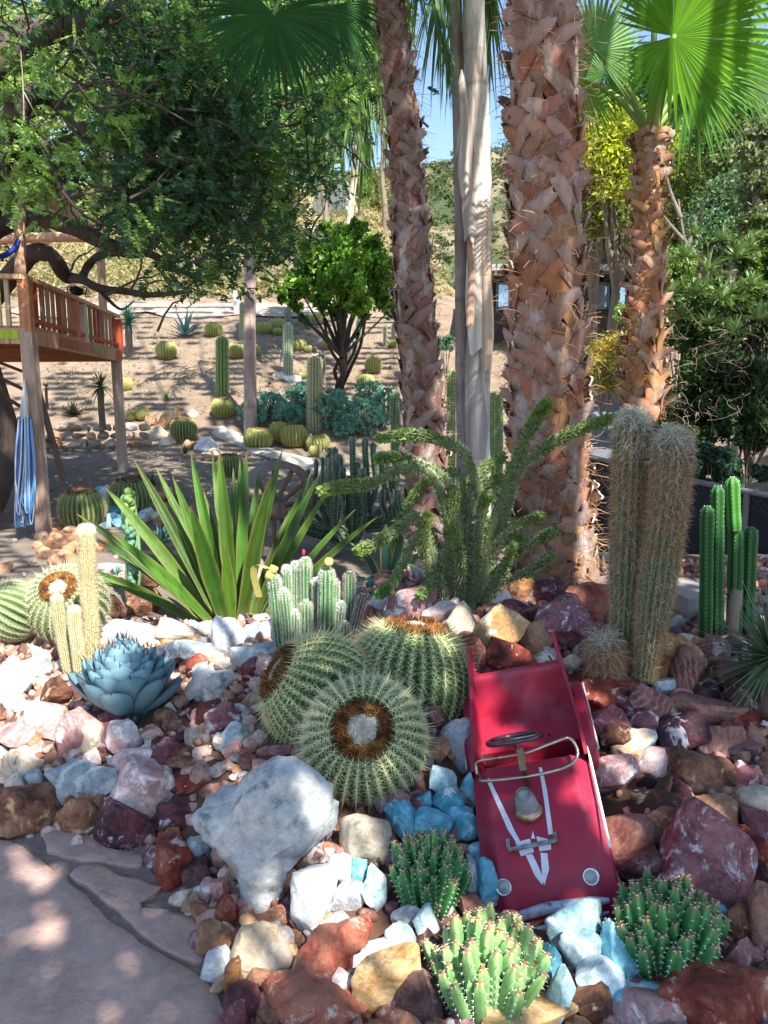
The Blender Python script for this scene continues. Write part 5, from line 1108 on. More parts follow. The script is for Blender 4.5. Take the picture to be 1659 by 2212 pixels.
# right slim boot palm with fans
yR = 6.6; pr_ = [(1388, 905), (1390, 800), (1394, 680), (1398, 560), (1400, 450), (1402, 360), (1404, 290)]
t = thing('fan_palm', at(1388, 910, yR), 'slim palm with orange boots and large bright green fans at the right', 'palm tree')
boot_trunk(t, vpath(pr_, yR), wrad([92, 88, 78, 66, 56, 46, 40], yR, pr_), 240, .24, .085, 43, shrink=.8, hue=(.44, .16, .06), grey=.28, fib=2500, core=(.16, .07, .035), curl=.06, M_=7)
rt = at(1404, 290, yR); g1 = (.085, .205, .008)
def rfan(u, v, au, av, Rpx, n, dy, seed, sp=300, droop=.2, yel=.3, pet=.03, col=g1, nseg=46, asym=.28):
    hb = at(u, v, yR+dy); fan(t, hb, nrm(at(au, av, yR+dy)-hb), n, Rpx*pxm(hb), col, seed, nseg=nseg, spread=sp, droop=droop, root=rt, pet=pet, yel=yel, asym=asym)
rfan(1455, 78, 1640, 60, 275, [-.1, -1, .15], -.9, 11, 335, .12, .8, .034, nseg=58, asym=.55)
rfan(1287, 110, 1275, -120, 150, [.3, -1, .2], -.2, 12, 300, .12, .2, .022, (.14, .26, .09))
rfan(1262, 172, 1210, 300, 130, [.4, -1, .3], .1, 13, 200, .25, .5, .022, (.13, .25, .05))
rfan(1310, 160, 1340, 60, 120, [.1, -.5, 1], .3, 14, 300, .35, .1, .02, (.08, .2, .05))
rfan(1500, 168, 1520, 330, 165, [-.2, -1, .5], .1, 15, 240, .35, .2, .018, (.06, .18, .03))
rfan(1600, 150, 1700, 200, 175, [-.2, -.8, .6], .6, 16, 280, .25, .1, .02, (.05, .14, .025))
rfan(1420, -120, 1400, -300, 220, [0, -1, .5], .3, 17, 320, .2, .1, .02)
rfan(1560, -60, 1680, -160, 200, [0, -1, .5], .2, 18, 320, .2, .1, .02)
# smooth pale trunks
yK = 7.4
def smooth_trunk(pts, ws, y, label, col, seed, rings=26, group=None):
    rr = np.random.default_rng(seed); p = curve(vpath(pts, y), 160); r_ = np.interp(np.linspace(0, 1, 160), np.linspace(0, 1, len(ws)), wrad(ws, y, pts)); t = thing('king_palm', at(*pts[0], y), label, 'palm tree', group)
    k = np.linspace(0, 1, 160)*rings; fr_ = (k*(1+.1*np.sin(k*.7))) % 1.0; step = 1+.05*np.exp(-fr_*9); C = np.array(col)*(1-.35*np.exp(-fr_*14))[:, None]*(1+.12*np.sin(np.floor(k)*2.3))[:, None]
    m = MB(); m.tube(p, r_*step, 28, C); m.build('trunk', vmat('palm_skin', .85, bump=.014, bscale=18, var=.35, vscale=7, stretch=(3, 3, .6), dirt=(.24, .17, .13), dscale=4), t); return t, p, r_
tA, _, _ = smooth_trunk([(1000, 1110), (1000, 950), (997, 800), (996, 600), (994, 400), (990, 200), (985, 60), (978, -80), (960, -400)], [32, 28, 27, 27, 27, 28, 30, 32, 30], yK, 'slender grey ringed trunk, left of the smooth pair', (.36, .30, .28), 1)
tB, pB, rB = smooth_trunk([(1036, 1110), (1034, 950), (1034, 800), (1036, 600), (1036, 400), (1030, 200), (1024, 60), (1020, -80), (1000, -400)], [52, 48, 50, 52, 52, 50, 48, 46, 40], yK-.1, 'thicker whitish trunk with peeling sheaths, right of the smooth pair', (.70, .62, .55), 2, 12)
# peeling sheaths
rr = np.random.default_rng(5)
for i, (u0, v0, u1, v1, w_, c) in enumerate([(1040, 250, 1030, 760, 44, (.70, .64, .58)), (1022, 180, 1012, 520, 30, (.50, .42, .38)), (1036, 640, 1028, 985, 50, (.42, .36, .34)), (1050, 430, 1052, 800, 26, (.62, .46, .34)), (1020, 500, 1018, 700, 20, (.45, .3, .22)), (1000, 150, 1005, 420, 22, (.55, .48, .42))]):
    y = yK-.16-.012*i; a = at(u0, v0, y-.02); b = at(u1, v1, y-.05); S = 16; q = np.linspace(0, 1, S); P = a+(b-a)*q[:, None]; P[:, 0] += .012*np.sin(q*7+i); P[:, 1] -= .05*q**3
    hw = w_*.5*pxm(a)*np.interp(q, [0, .1, .8, 1], [.15, .8, 1.1, .8]); x = np.linspace(-1, 1, 7); G_ = P[:, None]+np.array([1, 0, 0])*(hw[:, None]*x)[..., None]+np.array([0, 1, 0])*((np.abs(x)**2)*hw[:, None]*.8)[..., None]; G_[-1, :, 2] += rr.normal(0, .03, 7)
    m = MB(); C = np.array(c)*(1+.2*np.sin(x*5+i))[None, :, None]*np.ones((S, 1, 1)); m.grid(G_, C); m.grid((G_+[0, .006, 0])[:, ::-1], C*.8); m.build('peeling_sheath', vmat('sheath', .8, trans=.1, bump=.004, bscale=20, var=.2, vscale=6, stretch=(4, 4, .4)), tB)
fr0 = at(1010, -330, yK); fc = (.10, .19, .07)
for i, pts in enumerate([[(1010, -330), (960, -120), (940, 20), (975, 130)], [(1010, -330), (900, -200), (860, -60), (850, 90)], [(1010, -330), (1040, -150), (1065, 0), (1045, 140)], [(1010, -330), (1100, -260), (1130, -120), (1120, 20)], [(1010, -330), (960, -300), (900, -180), (905, -10)], [(1010, -330), (1000, -200), (965, -60), (1000, 100)]]):
    dy = [-.5, .6, .3, 1.0, -1.2, 1.2][i]; feather(tA if i % 2 else tB, [at(u, v, yK+dy*k/3) for k, (u, v) in enumerate(pts)], 46, .55, .022, fc, 90+i, hang=1.0, spread=.3)
# queen palm behind, its fronds hanging left of the dark trunk
yQ = 19.0; tQ, _, _ = smooth_trunk([(752, 520), (760, 430), (768, 360), (772, 280), (770, 180), (765, 60)], [15, 14, 14, 15, 16, 16], yQ, 'distant slim palm with a pale trunk and long drooping fronds, behind the citrus tree', (.62, .50, .38), 3, 8)
top = at(766, 30, yQ); m = MB(); m.tube([ground(at(752, 520, yQ)), at(752, 522, yQ)], 15*.5*pxm(top), 12, (.5, .4, .3)); m.build('trunk', MATS['palm_skin'], tQ)
for i, (u, v, dy) in enumerate([(640, 60, -1), (690, 190, -1.5), (730, 300, -1), (790, 340, .5), (840, 260, -1), (870, 100, 1), (700, -80, 0), (800, -120, 1), (760, 250, -2), (620, 160, .5), (820, 180, 2), (660, 300, -1.8)]):
    e = at(u, v, yQ+dy); mid = (top+e)/2+np.array([0, 0, 1.2]); feather(tQ, [top, top*.6+mid*.4+[0, 0, .5], mid, e], 60, 1.7, .07, (.12, .22, .06), 120+i, hang=1.1, rr_=.02, spread=.3)
# ================================================================= DECK, HAMMOCK, WALL, BUILDING, FENCE
M_wood = vmat('weathered_wood', .8, bump=.004, bscale=12, var=.28, vscale=5, stretch=(6, 6, .7), spec=.2, dirt=(.20, .13, .09), dscale=3)
M_log = vmat('log_bark', .85, bump=.006, bscale=10, var=.3, vscale=4, stretch=(4, 4, .6), dirt=(.22, .16, .12), dscale=3)
rr = np.random.default_rng(21)
zD = 2.10; A = at(62, 735, 8.3); Bc = at(258, 785, 12.5); A[2] = zD; Bc[2] = zD-.03; lf_ = np.array([-3.6, -.55, 0]); A2 = A+lf_; B2 = Bc+np.array([-4.6, .5, 0]); RH = .66
dk = thing('deck', [A[0], A[1], 0], 'raised wooden play deck on posts with red, green and tan railing at the left', 'deck')
wood = (.42, .21, .11); wl = [(.30, .045, .03), (.22, .22, .05), (.34, .19, .10), (.28, .07, .035), (.36, .22, .13), (.26, .15, .08)]
m = MB(); m.bar(A+[0, 0, .10], [A[0]+.02, A[1], Hs(A[0], A[1])-.1], .13, .13, (.38, .27, .21)); m.build('post', M_wood, dk, smooth=False)
m = MB(); m.bar(Bc+[-.05, 0, .10], [Bc[0]-.03, Bc[1], Hs(Bc[0], Bc[1])-.1], .13, .13, (.38, .30, .25)); m.build('post', M_wood, dk, smooth=False)
for q in (A2, B2): m = MB(); m.bar(q+[0, 0, .1], [q[0], q[1], -.1], .13, .13, (.38, .27, .21)); m.build('post', M_wood, dk, smooth=False)
def beam(a, b, w_, h, c, nm, mat=M_wood): m = MB(); m.bar(a, b, w_, h, c); return m.build(nm, mat, dk, smooth=False)
beam(A+[.02, 0, .06], Bc+[.02, 0, .06], .05, .16, (.44, .24, .14), 'side_beam'); beam(A+[0, -.03, .06], A2+[0, -.03, .06], .05, .16, (.46, .29, .18), 'front_beam'); beam(Bc+[0, .03, .06], B2+[0, .03, .06], .05, .16, wood, 'back_beam')
for k0, k1, c in ((.22, .40, (.36, .09, .06)), (.40, .55, (.42, .14, .08)), (.56, .76, (.28, .22, .08)), (.9, 1.0, (.42, .10, .05))):
    beam(A+(Bc-A)*k0+[.052, 0, .07], A+(Bc-A)*k1+[.052, 0, .07], .008, .12, c, 'painted_board')
beam(A+lf_*.02+[0, -.06, .075], A+lf_*.26+[0, -.06, .075], .008, .09, (.36, .42, .05), 'painted_board')
m = MB()
for k in np.linspace(.08, .94, 8):
    a = A+(Bc-A)*k; b = A2+(B2-A2)*k; m.bar(a+[-.02, 0, .05], b+[0, 0, .05], .045, .13, (.40, .16, .08))
m.build('joists', M_wood, dk, smooth=False)
m = MB(); nb = 30
for i in range(nb):
    k = (i+.5)/nb; a = A+(Bc-A)*k; b = A2+(B2-A2)*k; m.bar(a+[.04, 0, .155], b+[0, 0, .155], 4.25/nb-.012, .03, np.array([.44, .20, .11])*rr.uniform(.8, 1.2), up=(0, 0, 1))
m.build('decking', M_wood, dk, smooth=False)
# side railing
beam(A+[0, -.05, RH], Bc+[0, 0, RH+.02], .10, .045, (.50, .29, .17), 'top_rail'); beam(A+[0, 0, .24], Bc+[0, 0, .24], .04, .05, (.40, .08, .05), 'bottom_rail'); pass
for k, c in ((0, (.44, .19, .09)), (.43, (.46, .15, .08)), (.52, (.48, .38, .28)), (1.0, (.52, .07, .03))):
    a = A+(Bc-A)*k; m = MB(); m.bar(a+[0, 0, .10], a+[0, 0, RH-.02], .12 if k in (0, 1.0) else .09, .10, c); m.build('rail_post', M_wood, dk, smooth=False)
for i, k in enumerate(np.concatenate([np.linspace(.07, .37, 7), np.linspace(.60, .94, 7)])):
    a = A+(Bc-A)*k+[rr.normal(0, .006), 0, 0]; m = MB(); m.bar(a+[0, 0, .16], a+[0, 0, RH-.02], .030+rr.uniform(0, .015), .05, np.array(wl[(i*5+i//3) % 6])*rr.uniform(.8, 1.15)); m.build('baluster', M_wood, dk, smooth=False)
beam(A+[0, -.03, RH], A2+[0, -.03, RH+.02], .10, .045, (.52, .33, .20), 'top_rail')
for i, k in enumerate((.05, .075, .13, .17, .24, .30)):
    a = A+lf_*k; m = MB(); m.bar(a+[0, 0, .16], a+[0, 0, RH-.02], .045, .03, [(.42, .33, .2), (.45, .42, .15), (.40, .50, .08), (.3, .2, .1), (.45, .42, .15), (.4, .1, .05)][i]); m.build('baluster', M_wood, dk, smooth=False)
for a, b, r0 in ((at(224, 690, 12.3), at(215, 505, 12.3), .065), (at(-60, 520, 12.0), at(228, 512, 12.3), .075), (at(98, 428, 9.6), at(226, 516, 12.2), .085), (at(44, 600, 8.9), at(42, 372, 8.9), .06), (at(-60, 384, 8.8), at(48, 380, 8.9), .055), (at(158, 660, 14), at(161, 590, 14), .09)):
    p = curve([a, (a+b)/2+[0, 0, .02], b], 14); m = MB(); m.tube(p, r0*(1+.04*np.sin(np.arange(14)*1.9)), 12, (.50, .31, .20)); m.build('log_pole', M_log, dk)
# black bag on the railing
c = at(166, 628, 10.3); t = thing('bag', c-[0, 0, .08], 'small black bag lying on the deck railing', 'bag'); m = MB(); V, f = rock_verts(91, 3, .12, 12, 12, .7); m.add(V*[.10, .07, .085]+c, f, (.008, .008, .010)); m.build('body', vmat('black_cloth', .8, bump=.004, bscale=40), t)
m = MB()
for s in (-1, 1): m.tube(curve([c+[s*.05, 0, .05], c+[s*.12, 0, .04], c+[s*.11, 0, -.03], c+[s*.05, 0, -.04]], 12), .008, 6, (.01, .01, .012))
m.build('strap', MATS['black_cloth'], t)
# ladder
t = thing('ladder', at(110, 1035, 9.6), 'dark wooden ladder leaning up to the deck behind the front post', 'ladder'); 
for a, b in (((-14, 770), (46, 960)), ((70, 800), (137, 1035))): m = MB(); m.bar(at(*a, 9.8), at(*b, 9.5), .07, .04, (.16, .10, .07)); m.build('rail', M_wood, t, smooth=False)
for k in (.05, .25, .48, .70): 
    m = MB(); a = at(-14, 770, 9.8)*(1-k)+at(46, 960, 9.5)*k; b = at(70, 800, 9.8)*(1-k)+at(137, 1035, 9.5)*k; m.bar(a, b, .07, .03, (.16, .10, .07)); m.build('rung', M_wood, t, smooth=False)
# hammock
hm = thing('hammock', at(52, 1128, 8.15), 'folded blue and white cord hammock hanging beside the deck\'s front post', 'hammock'); mw, mb_ = MB(), MB(); top = at(53, 820, 8.2)
for i in range(26):
    x = rr.uniform(-1, 1); a = at(52+x*10, 905, 8.15+rr.uniform(-.06, .06)); mw.tube(curve([top, (top+a)/2+[rr.normal(0, .01), 0, 0], a], 6), .006, 5, (.62, .60, .58), cap=False)
    yy = 8.15+rr.uniform(-.08, .08); u0 = 52+x*14; dn = rr.uniform(1085, 1132); u1 = np.clip(u0+rr.uniform(-22, 22), 33, 76)
    col = [(.04, .16, .42), (.10, .30, .62), (.55, .62, .70), (.45, .55, .68)][rr.integers(4)]
    mb_.tube(curve([at(u0, 900, yy), at(u0+(u1-u0)*.2, 1000, yy), at((u0+u1)/2-4, dn-8, yy), at((u0+u1)/2+3, dn, yy), at(u1, 1000+rr.uniform(0, 60), yy+.02), at(u1*.6+52*.4, 905, yy)], 22), .008, 5, col, cap=False)
mw.build('suspension_cords', vmat('cord', .8, var=.1), hm); mb_.build('cord_net', MATS['cord'], hm)
m = MB(); m.tube(curve([at(-20, 556, 8.8), at(8, 552, 8.8), at(28, 540, 8.8), at(40, 520, 8.85)], 10), .03, 8, (.02, .05, .35)); o = m.build('blue_strap', MATS['cord']); tag(o, 'dark blue cloth strap tied between the log pole and the tree above the deck', 'strap')
# stone retaining wall
def wall_course(m, p0, p1, n, z, h, seed, cols):
    r = np.random.default_rng(seed); q = np.sort(np.concatenate([[0], np.clip(np.linspace(0, 1, n+1)[1:-1]+r.normal(0, .25/n, n-1), 0, 1), [1]]))
    for a, b in zip(q[:-1], q[1:]):
        c = p0+(p1-p0)*(a+b)/2; L = np.linalg.norm(p1-p0)*(b-a)*.53; V, f = rock_verts(int(r.integers(999)), 2, .03, 12, 30, .8); c = c+[0, r.normal(0, .02), z+h/2]
        m.add(V*[L*1.12, .16, h*.62]+c, f, np.clip(np.array(cols[r.integers(len(cols))])*r.uniform(.75, 1.25), 0, 1))
w0, w1 = np.array([-8.2, 14.6, .30]), np.array([-4.55, 15.1, .34]); m = MB(); sc_ = [(.34, .26, .20), (.28, .22, .18), (.42, .30, .20), (.38, .34, .30), (.45, .25, .14)]
for i in range(4): wall_course(m, w0, w1, 15+i % 2, i*.155, .17, 60+i, sc_)
o = m.build('stone_wall', vmat('wall_stone', .85, bump=.01, bscale=18, var=.3, vscale=8), auto=35); tag(o, 'low dry stone retaining wall at the foot of the slope', 'wall')
# second low wall of rubble further right is single rocks
for i, (u, v, w_, h_, mt, lab) in enumerate([(362, 905, 38, 46, 'gold', 'tallest golden boulder of the heap at the wall\'s right end'), (340, 935, 36, 32, 'cream', 'pale boulder at the wall\'s end, left of the golden one'), (385, 940, 34, 30, 'gold', 'golden boulder below the tallest of the heap'), (330, 912, 26, 24, 'brown', 'brown boulder on top of the wall\'s right end'), (415, 895, 26, 22, 'cream', 'pale boulder right of the golden heap'), (402, 965, 30, 24, 'gold', 'ochre rock in front of the golden heap'), (360, 955, 30, 24, 'cream', 'cream rock at the foot of the golden heap')]):
    rk(u, v, w_, h_, mt, lab, group='golden boulders heaped at the wall')
for i, (u, v, w_, h_, mt, lab) in enumerate([(445, 965, 40, 34, 'white', 'white rock behind the sword leaves, left'), (470, 985, 60, 30, 'cream', 'low cream rock at the foot of the shaded barrel cactus'), (603, 815, 30, 18, 'cream', 'cream stone at the foot of the pale hillside column'), (632, 818, 30, 18, 'white', 'white stone at the foot of the pale hillside column'),
    (640, 920+20, 0, 0, '', '')][:4]): rk(u, v, w_, h_, mt, lab, group='stones on the slope')
# cobbles, blue glass
def scatter(lst, mat, w0, label, group, name, seed):
    r = np.random.default_rng(seed)
    for (u, v) in lst:
        w_ = w0*r.uniform(.8, 1.25); rk(u, v, w_, w_*r.uniform(.65, .9), mat if isinstance(mat, str) else mat[r.integers(len(mat))], label, r.uniform(-25, 25), name=name, group=group, rough=.02, planes=26, p=12, lo=.85) if name == 'cobble' else rk(u, v, w_, w_*r.uniform(.7, 1.1), mat if isinstance(mat, str) else mat[r.integers(len(mat))], label, r.uniform(-40, 40), name=name, group=group)
RM['cobble'] = rock_mat('cobble', [(.20, .09, .045), (.38, .19, .10), (.50, .31, .20)], (.52, .42, .34), .68, 5, bump=.003)
scatter([(82, 1178), (98, 1168), (118, 1160), (138, 1155), (92, 1192), (112, 1182), (130, 1175), (150, 1168), (165, 1160), (108, 1150), (122, 1142), (100, 1200), (125, 1195), (145, 1188), (160, 1182), (140, 1202), (172, 1176), (88, 1158), (106, 1138), (150, 1148), (178, 1190), (120, 1212), (150, 1210)], 'cobble', 26, 'smooth brown cobble in the ring around the dark barrel cactus', 'brown cobbles round the barrel cactus', 'cobble', 3)
scatter([(196, 1180), (212, 1188), (228, 1178), (345, 1075), (330, 1060), (350, 1095), (360, 1060), (372, 1075)], 'cobble', 22, 'brown cobble beside the blue glass rocks behind the sword leaves', 'cobbles beside the blue glass', 'cobble', 4)
scatter([(690, 1118), (706, 1128), (722, 1120), (678, 1132), (740, 1128), (694, 1142), (716, 1140), (660, 1140), (730, 1108), (752, 1118), (668, 1118), (735, 1145)], 'cobble', 20, 'brown cobble at the foot of the dark branching cactus', 'cobbles under the branching cactus', 'cobble', 5)
scatter([(226, 1078), (243, 1085), (232, 1100), (250, 1108), (238, 1122), (262, 1095), (222, 1138), (256, 1128), (214, 1060), (228, 1064)], ['aqua', 'pale_aqua'], 30, 'angular turquoise glass rock beside the dark barrel cactus', 'blue glass rocks', 'glass_rock', 6)
rk(250, 1228, 80, 22, 'pale_aqua', 'flat pale blue stone lying on the dirt behind the torch cacti', name='rock', depth=1.2); rk(255, 1252, 96, 30, 'pink', 'flat pinkish stone lying on the dirt below the blue one', depth=1.2); rk(320, 1250, 50, 60, 'brown', 'brown rock behind the base of the sword-leaved agave'); rk(5, 1226, 34, 28, 'cobble', 'small brown cobble lying alone on the dirt at the left edge')
for i, (u, v) in enumerate([(300, 1120), (318, 1108), (310, 1085), (336, 1118), (352, 1126)]): rk(u, v, 34, 26, ['white', 'pale_aqua', 'pink', 'cream', 'brown'][i], ['white', 'pale blue', 'pinkish', 'cream', 'brown'][i]+' rock showing between the sword leaves at left')
for i, (u, v, w_, h_) in enumerate([(706, 1108, 30, 22), (770, 1108, 30, 22), (640, 1150, 30, 26), (560, 1245, 34, 80)]): rk(u, v, w_, h_, ['brown', 'cream', 'white', 'pink'][i], ['brown rock behind the wagon wheel', 'cream rock under the branching cactus', 'white rock below the wagon wheel', 'pink rock standing between sword leaves and column cacti'][i])
# wagon wheel
yw = 7.0; c = at(592, 1098, yw); a0 = R(38); ex = np.array([math.cos(a0), math.sin(a0), 0.0]); ez = nrm(np.array([.12, -.06, 1])); ey = np.cross(ez, ex); Rw = .44
t = thing('wagon_wheel', c-[0, 0, Rw], 'old grey-brown wooden wagon wheel half hidden behind the sword leaves', 'wagon wheel'); wc = (.15, .10, .085)
Wp = lambda r_, a, d: c+ex*(r_*math.cos(a))+ez*(r_*math.sin(a))+ey*d
m = MB(); P = [[Wp(r_, a, d) for r_, d in ((Rw, -.045), (Rw, .045), (Rw-.065, .045), (Rw-.065, -.045))] for a in np.linspace(0, 2*math.pi, 49)]; m.grid(P, (.20, .17, .17), True); m.build('rim', M_wood, t, auto=40)
m = MB(); m.tube([c-ey*.13, c-ey*.08, c+ey*.08, c+ey*.13], [.06, .085, .085, .06], 16, wc); m.build('hub', M_wood, t)
for i in range(12): a = i*math.pi/6+.1; m = MB(); m.tube([Wp(.06, a, 0), Wp(.22, a, 0), Wp(Rw-.05, a, 0)], [.022, .020, .026], 8, (.17, .095, .07)); m.build('spoke', M_wood, t)
m = MB(); aa = np.linspace(0, 2*math.pi, 20); q = at(559, 1021, yw-.12); m.tube(q+np.stack([np.cos(aa)*.032, 0*aa, np.sin(aa)*.032], 1), .009, 8, (.2, .12, .09), cap=False); m.build('iron_ring', M_wood, t)
# ---- building on the right
yb = 22.0; bl = thing('house', ground(at(1300, 700, yb)), 'low dark house with a flat roof and bluish windows behind the palms', 'house')
x0, x1 = at(1058, 640, yb)[0], at(1440, 640, yb)[0]; zr = at(1300, 598, yb)[2]; zg = at(1300, 760, yb)[2]
m = MB(); m.box(((x0+x1)/2, yb+1.8, (zr+zg)/2), (x1-x0, 3.4, zr-zg), (.055, .040, .035)); m.build('wall', vmat('house_wall', .8, var=.2, vscale=2, bump=.01, bscale=6), bl, smooth=False)
m = MB(); m.box(((x0+x1)/2, yb+1.4, zr+.09), (x1-x0+.8, 5.0, .16), (.30, .29, .28)); m.build('roof', vmat('roof_felt', .9, var=.2), bl, smooth=False)
m = MB(); 
for k in np.linspace(x0, x1, 15): m.box((k, yb-.55, zr-.06), (.06, 1.1, .11), (.12, .09, .08))
m.build('rafters', MATS['roof_felt'], bl, smooth=False)
def glassm():
    m = bpy.data.materials.new('window_glass'); m.use_nodes = True; b = m.node_tree.nodes['Principled BSDF']; b.inputs['Base Color'].default_value = (.35, .45, .55, 1); b.inputs['Roughness'].default_value = .05; b.inputs['Metallic'].default_value = .6; b.inputs['Specular IOR Level'].default_value = .8; return m
GLM = glassm()
for (u0, u1, c) in ((1283, 1312, (.30, .42, .50)), (1322, 1352, (.10, .16, .2)), (1368, 1400, (.1, .15, .2)), (1075, 1100, (.1, .15, .2))):
    a, b = at(u0, 612, yb-.02), at(u1, 666, yb-.02); m = MB(); W, Hh = b[0]-a[0], a[2]-b[2]; cx, cz = (a[0]+b[0])/2, (a[2]+b[2])/2
    for dx, dz, sw_, sh in ((-W/2, 0, .06, Hh+.06), (W/2, 0, .06, Hh+.06), (0, Hh/2, W, .06), (0, -Hh/2, W, .06)): m.box((cx+dx, yb-.03, cz+dz), (sw_, .08, sh), (.10, .20, .26))
    f_ = m.build('window', MATS['house_wall'], bl, smooth=False); m = MB(); m.box((cx, yb-.015, cz), (W-.06, .03, Hh-.06), c); m.build('pane', GLM, f_, smooth=False)
# ---- fence at right
fp = [at(1240, 978, 8.2), at(1330, 1000, 7.2), at(1500, 1040, 6.0), at(1700, 1078, 5.2), at(2050, 1150, 4.4)]; t = thing('chain_fence', ground(fp[2]), 'low chain-link fence with a grey top rail and dark screen behind the cacti', 'fence')
p = curve(fp, 30); m = MB(); m.tube(p, .022, 10, (.20, .20, .20)); m.build('top_rail', vmat('galvanised', .5, metal=.5, var=.2), t)
for k in (0, 9, 19, 29): q = p[k]; m = MB(); m.tube([q, [q[0], q[1], Hs(q[0], q[1])-.1]], .025, 10, (.16, .16, .16)); m.build('fence_post', MATS['galvanised'], t)
m = MB(); sc2 = np.stack([p+[0, .03, -.02], np.column_stack([p[:, :2], H(p[:, 0], p[:, 1])-.05])+[0, .03, 0]], 1); m.grid(sc2, (.016, .018, .026)); m.build('screen', vmat('shade_cloth', .9, var=.3, vscale=30), t)
m = MB(); L = np.concatenate([[0], np.cumsum(np.linalg.norm(np.diff(p, axis=0), axis=1))]); 
for s in np.arange(0, L[-1], .07):
    for dr in (-1, 1):
        e = s+dr*.9
        if 0 < e < L[-1]:
            a = np.array([np.interp(s, L, p[:, i]) for i in range(3)]); b = np.array([np.interp(e, L, p[:, i]) for i in range(3)]); b[2] -= .9; m.tube([a, b], .0022, 3, (.12, .12, .13), cap=False)
m.build('wire_mesh', MATS['galvanised'], t)
q0 = G(1455, 1305); 
m = MB(); m.bar(G(1440, 1290)+[0, 0, .05], G(1530, 1340)+[0, 0, .05], .22, .12, (.30, .26, .24)); o = m.build('concrete_block', vmat('block', .9, bump=.01, bscale=20, var=.2), smooth=False); tag(o, 'flat grey concrete kerb block on the dirt behind the woolly cacti', 'concrete block')
m = MB(); a_ = G(1580, 1385); m.tube(curve([a_, a_+[0, 0, .12], a_+[.01, 0, .24]], 8), [.03, .026, .028, .026, .026, .028, .026, .024], 12, (.28, .23, .18)); o = m.build('tree_stump', M_log); tag(o, 'short pale stump in front of the green column cacti', 'stump')
# ---- wire fence on the hill
t = thing('wire_fence', ground(at(520, 640, 29)), 'wire fence with thin posts across the brown hillside', 'fence'); ps = []
for u in range(380, 700, 42):
    b = ground(at(u, 640, 29)); ps.append(b); m = MB(); m.tube([b, b+[0, 0, 1.5]], .04, 6, (.34, .26, .2)); m.build('fence_post', M_wood, t)
m = MB()
for a, b in zip(ps[:-1], ps[1:]):
    for z in np.linspace(.1, 1.4, 7): m.tube([a+[0, 0, z], b+[0, 0, z]], .008, 3, (.25, .22, .2), cap=False)
    for k in np.linspace(0, 1, 12): q = a+(b-a)*k; m.tube([q+[0, 0, .1], q+[0, 0, 1.4]], .007, 3, (.25, .22, .2), cap=False)
m.build('wires', MATS['galvanised'], t)
b = ground(at(508, 655, 25)); m = MB(); m.tube([b, b+[0, 0, .7]], .06, 8, (.75, .74, .72)); o = m.build('marker_post', MATS['cord']); tag(o, 'short white marker post beside the hillside path', 'post')
# ================================================================= VEGETATION FURTHER BACK
M_shade = vmat('shade_leaf', .6, trans=.08, var=.2)
M_leaf = vmat('leaf', .5, trans=.35, var=.25, vscale=1.5, spec=.35)
M_bark = vmat('bark', .9, bump=.015, bscale=16, var=.35, vscale=6, stretch=(2, 2, .6))
def blob_pts(rr, c, r, n, shell=.55, sq=(1, 1, .8)):
    d = nrm(rr.normal(size=(n, 3))); q = (shell+(1-shell)*rr.uniform(0, 1, (n, 1))**.6)*(1+.25*np.sin(d[:, :1]*5+c[0])*np.cos(d[:, 1:2]*6+c[1])); return np.asarray(c)+d*q*r*np.array(sq)
def twig(m, a, b, r0, r1, rr, col=(.09, .065, .05), k=8, wob=.06):
    a = np.asarray(a, float); b = np.asarray(b, float); L = np.linalg.norm(b-a); p = curve([a]+[a+(b-a)*t+rr.normal(0, wob*L*.5, 3) for t in (.33, .66)]+[b], k); m.tube(p, np.linspace(r0, r1, k), 7, col, cap=False)
def tree(name, label, base, stem_r, blobs, leaf, n, col, seed, cat='tree', group=None, barkcol=(.12, .09, .07), fork=None, cols2=None, aspect=.45, var=.35, shell=.45, clump=24, trunkname='trunk'):
    rr = np.random.default_rng(seed); base = np.asarray(base, float); t = thing(name, base, label, cat, group); m = MB()
    cen = np.mean([b[0] for b in blobs], 0); fk = base+(cen-base)*.42 if fork is None else np.asarray(fork, float)
    twig(m, base-[0, 0, .2], fk, stem_r, stem_r*.7, rr, barkcol, 10, .05)
    for c, r in blobs: twig(m, fk, np.asarray(c), stem_r*.5, stem_r*.12, rr, barkcol, 8, .04)
    for c, r in blobs:
        for _ in range(3): twig(m, np.asarray(c), np.asarray(c)+nrm(rr.normal(size=3))*r*.8, stem_r*.14, stem_r*.04, rr, barkcol, 5, .1)
    m.build(trunkname, M_bark, t); m = MB(); tot = sum(r**2 for _, r in blobs)
    for c, r in blobs:
        k = max(6, int(n*r*r/tot/clump)); cc = blob_pts(rr, c, r, k, shell); lp = np.repeat(cc, clump, 0)+rr.normal(0, r*.19, (k*clump, 3)); base_c = np.array(col) if cols2 is None else np.array(col)*(1-(q := rr.uniform(0, 1, (k, 1))))+np.array(cols2)*q
        pc = np.repeat(base_c*rr.uniform(1-var, 1+var, (k, 1)) if cols2 is not None else vary(rr, k, col, var, .1), clump, 0); m.leaves(lp, leaf*rr.uniform(.6, 1.3, len(lp)), np.clip(pc*rr.uniform(.85, 1.15, (len(lp), 1)), 0, 1), aspect, rr)
    m.build('crown', M_leaf, t); return t
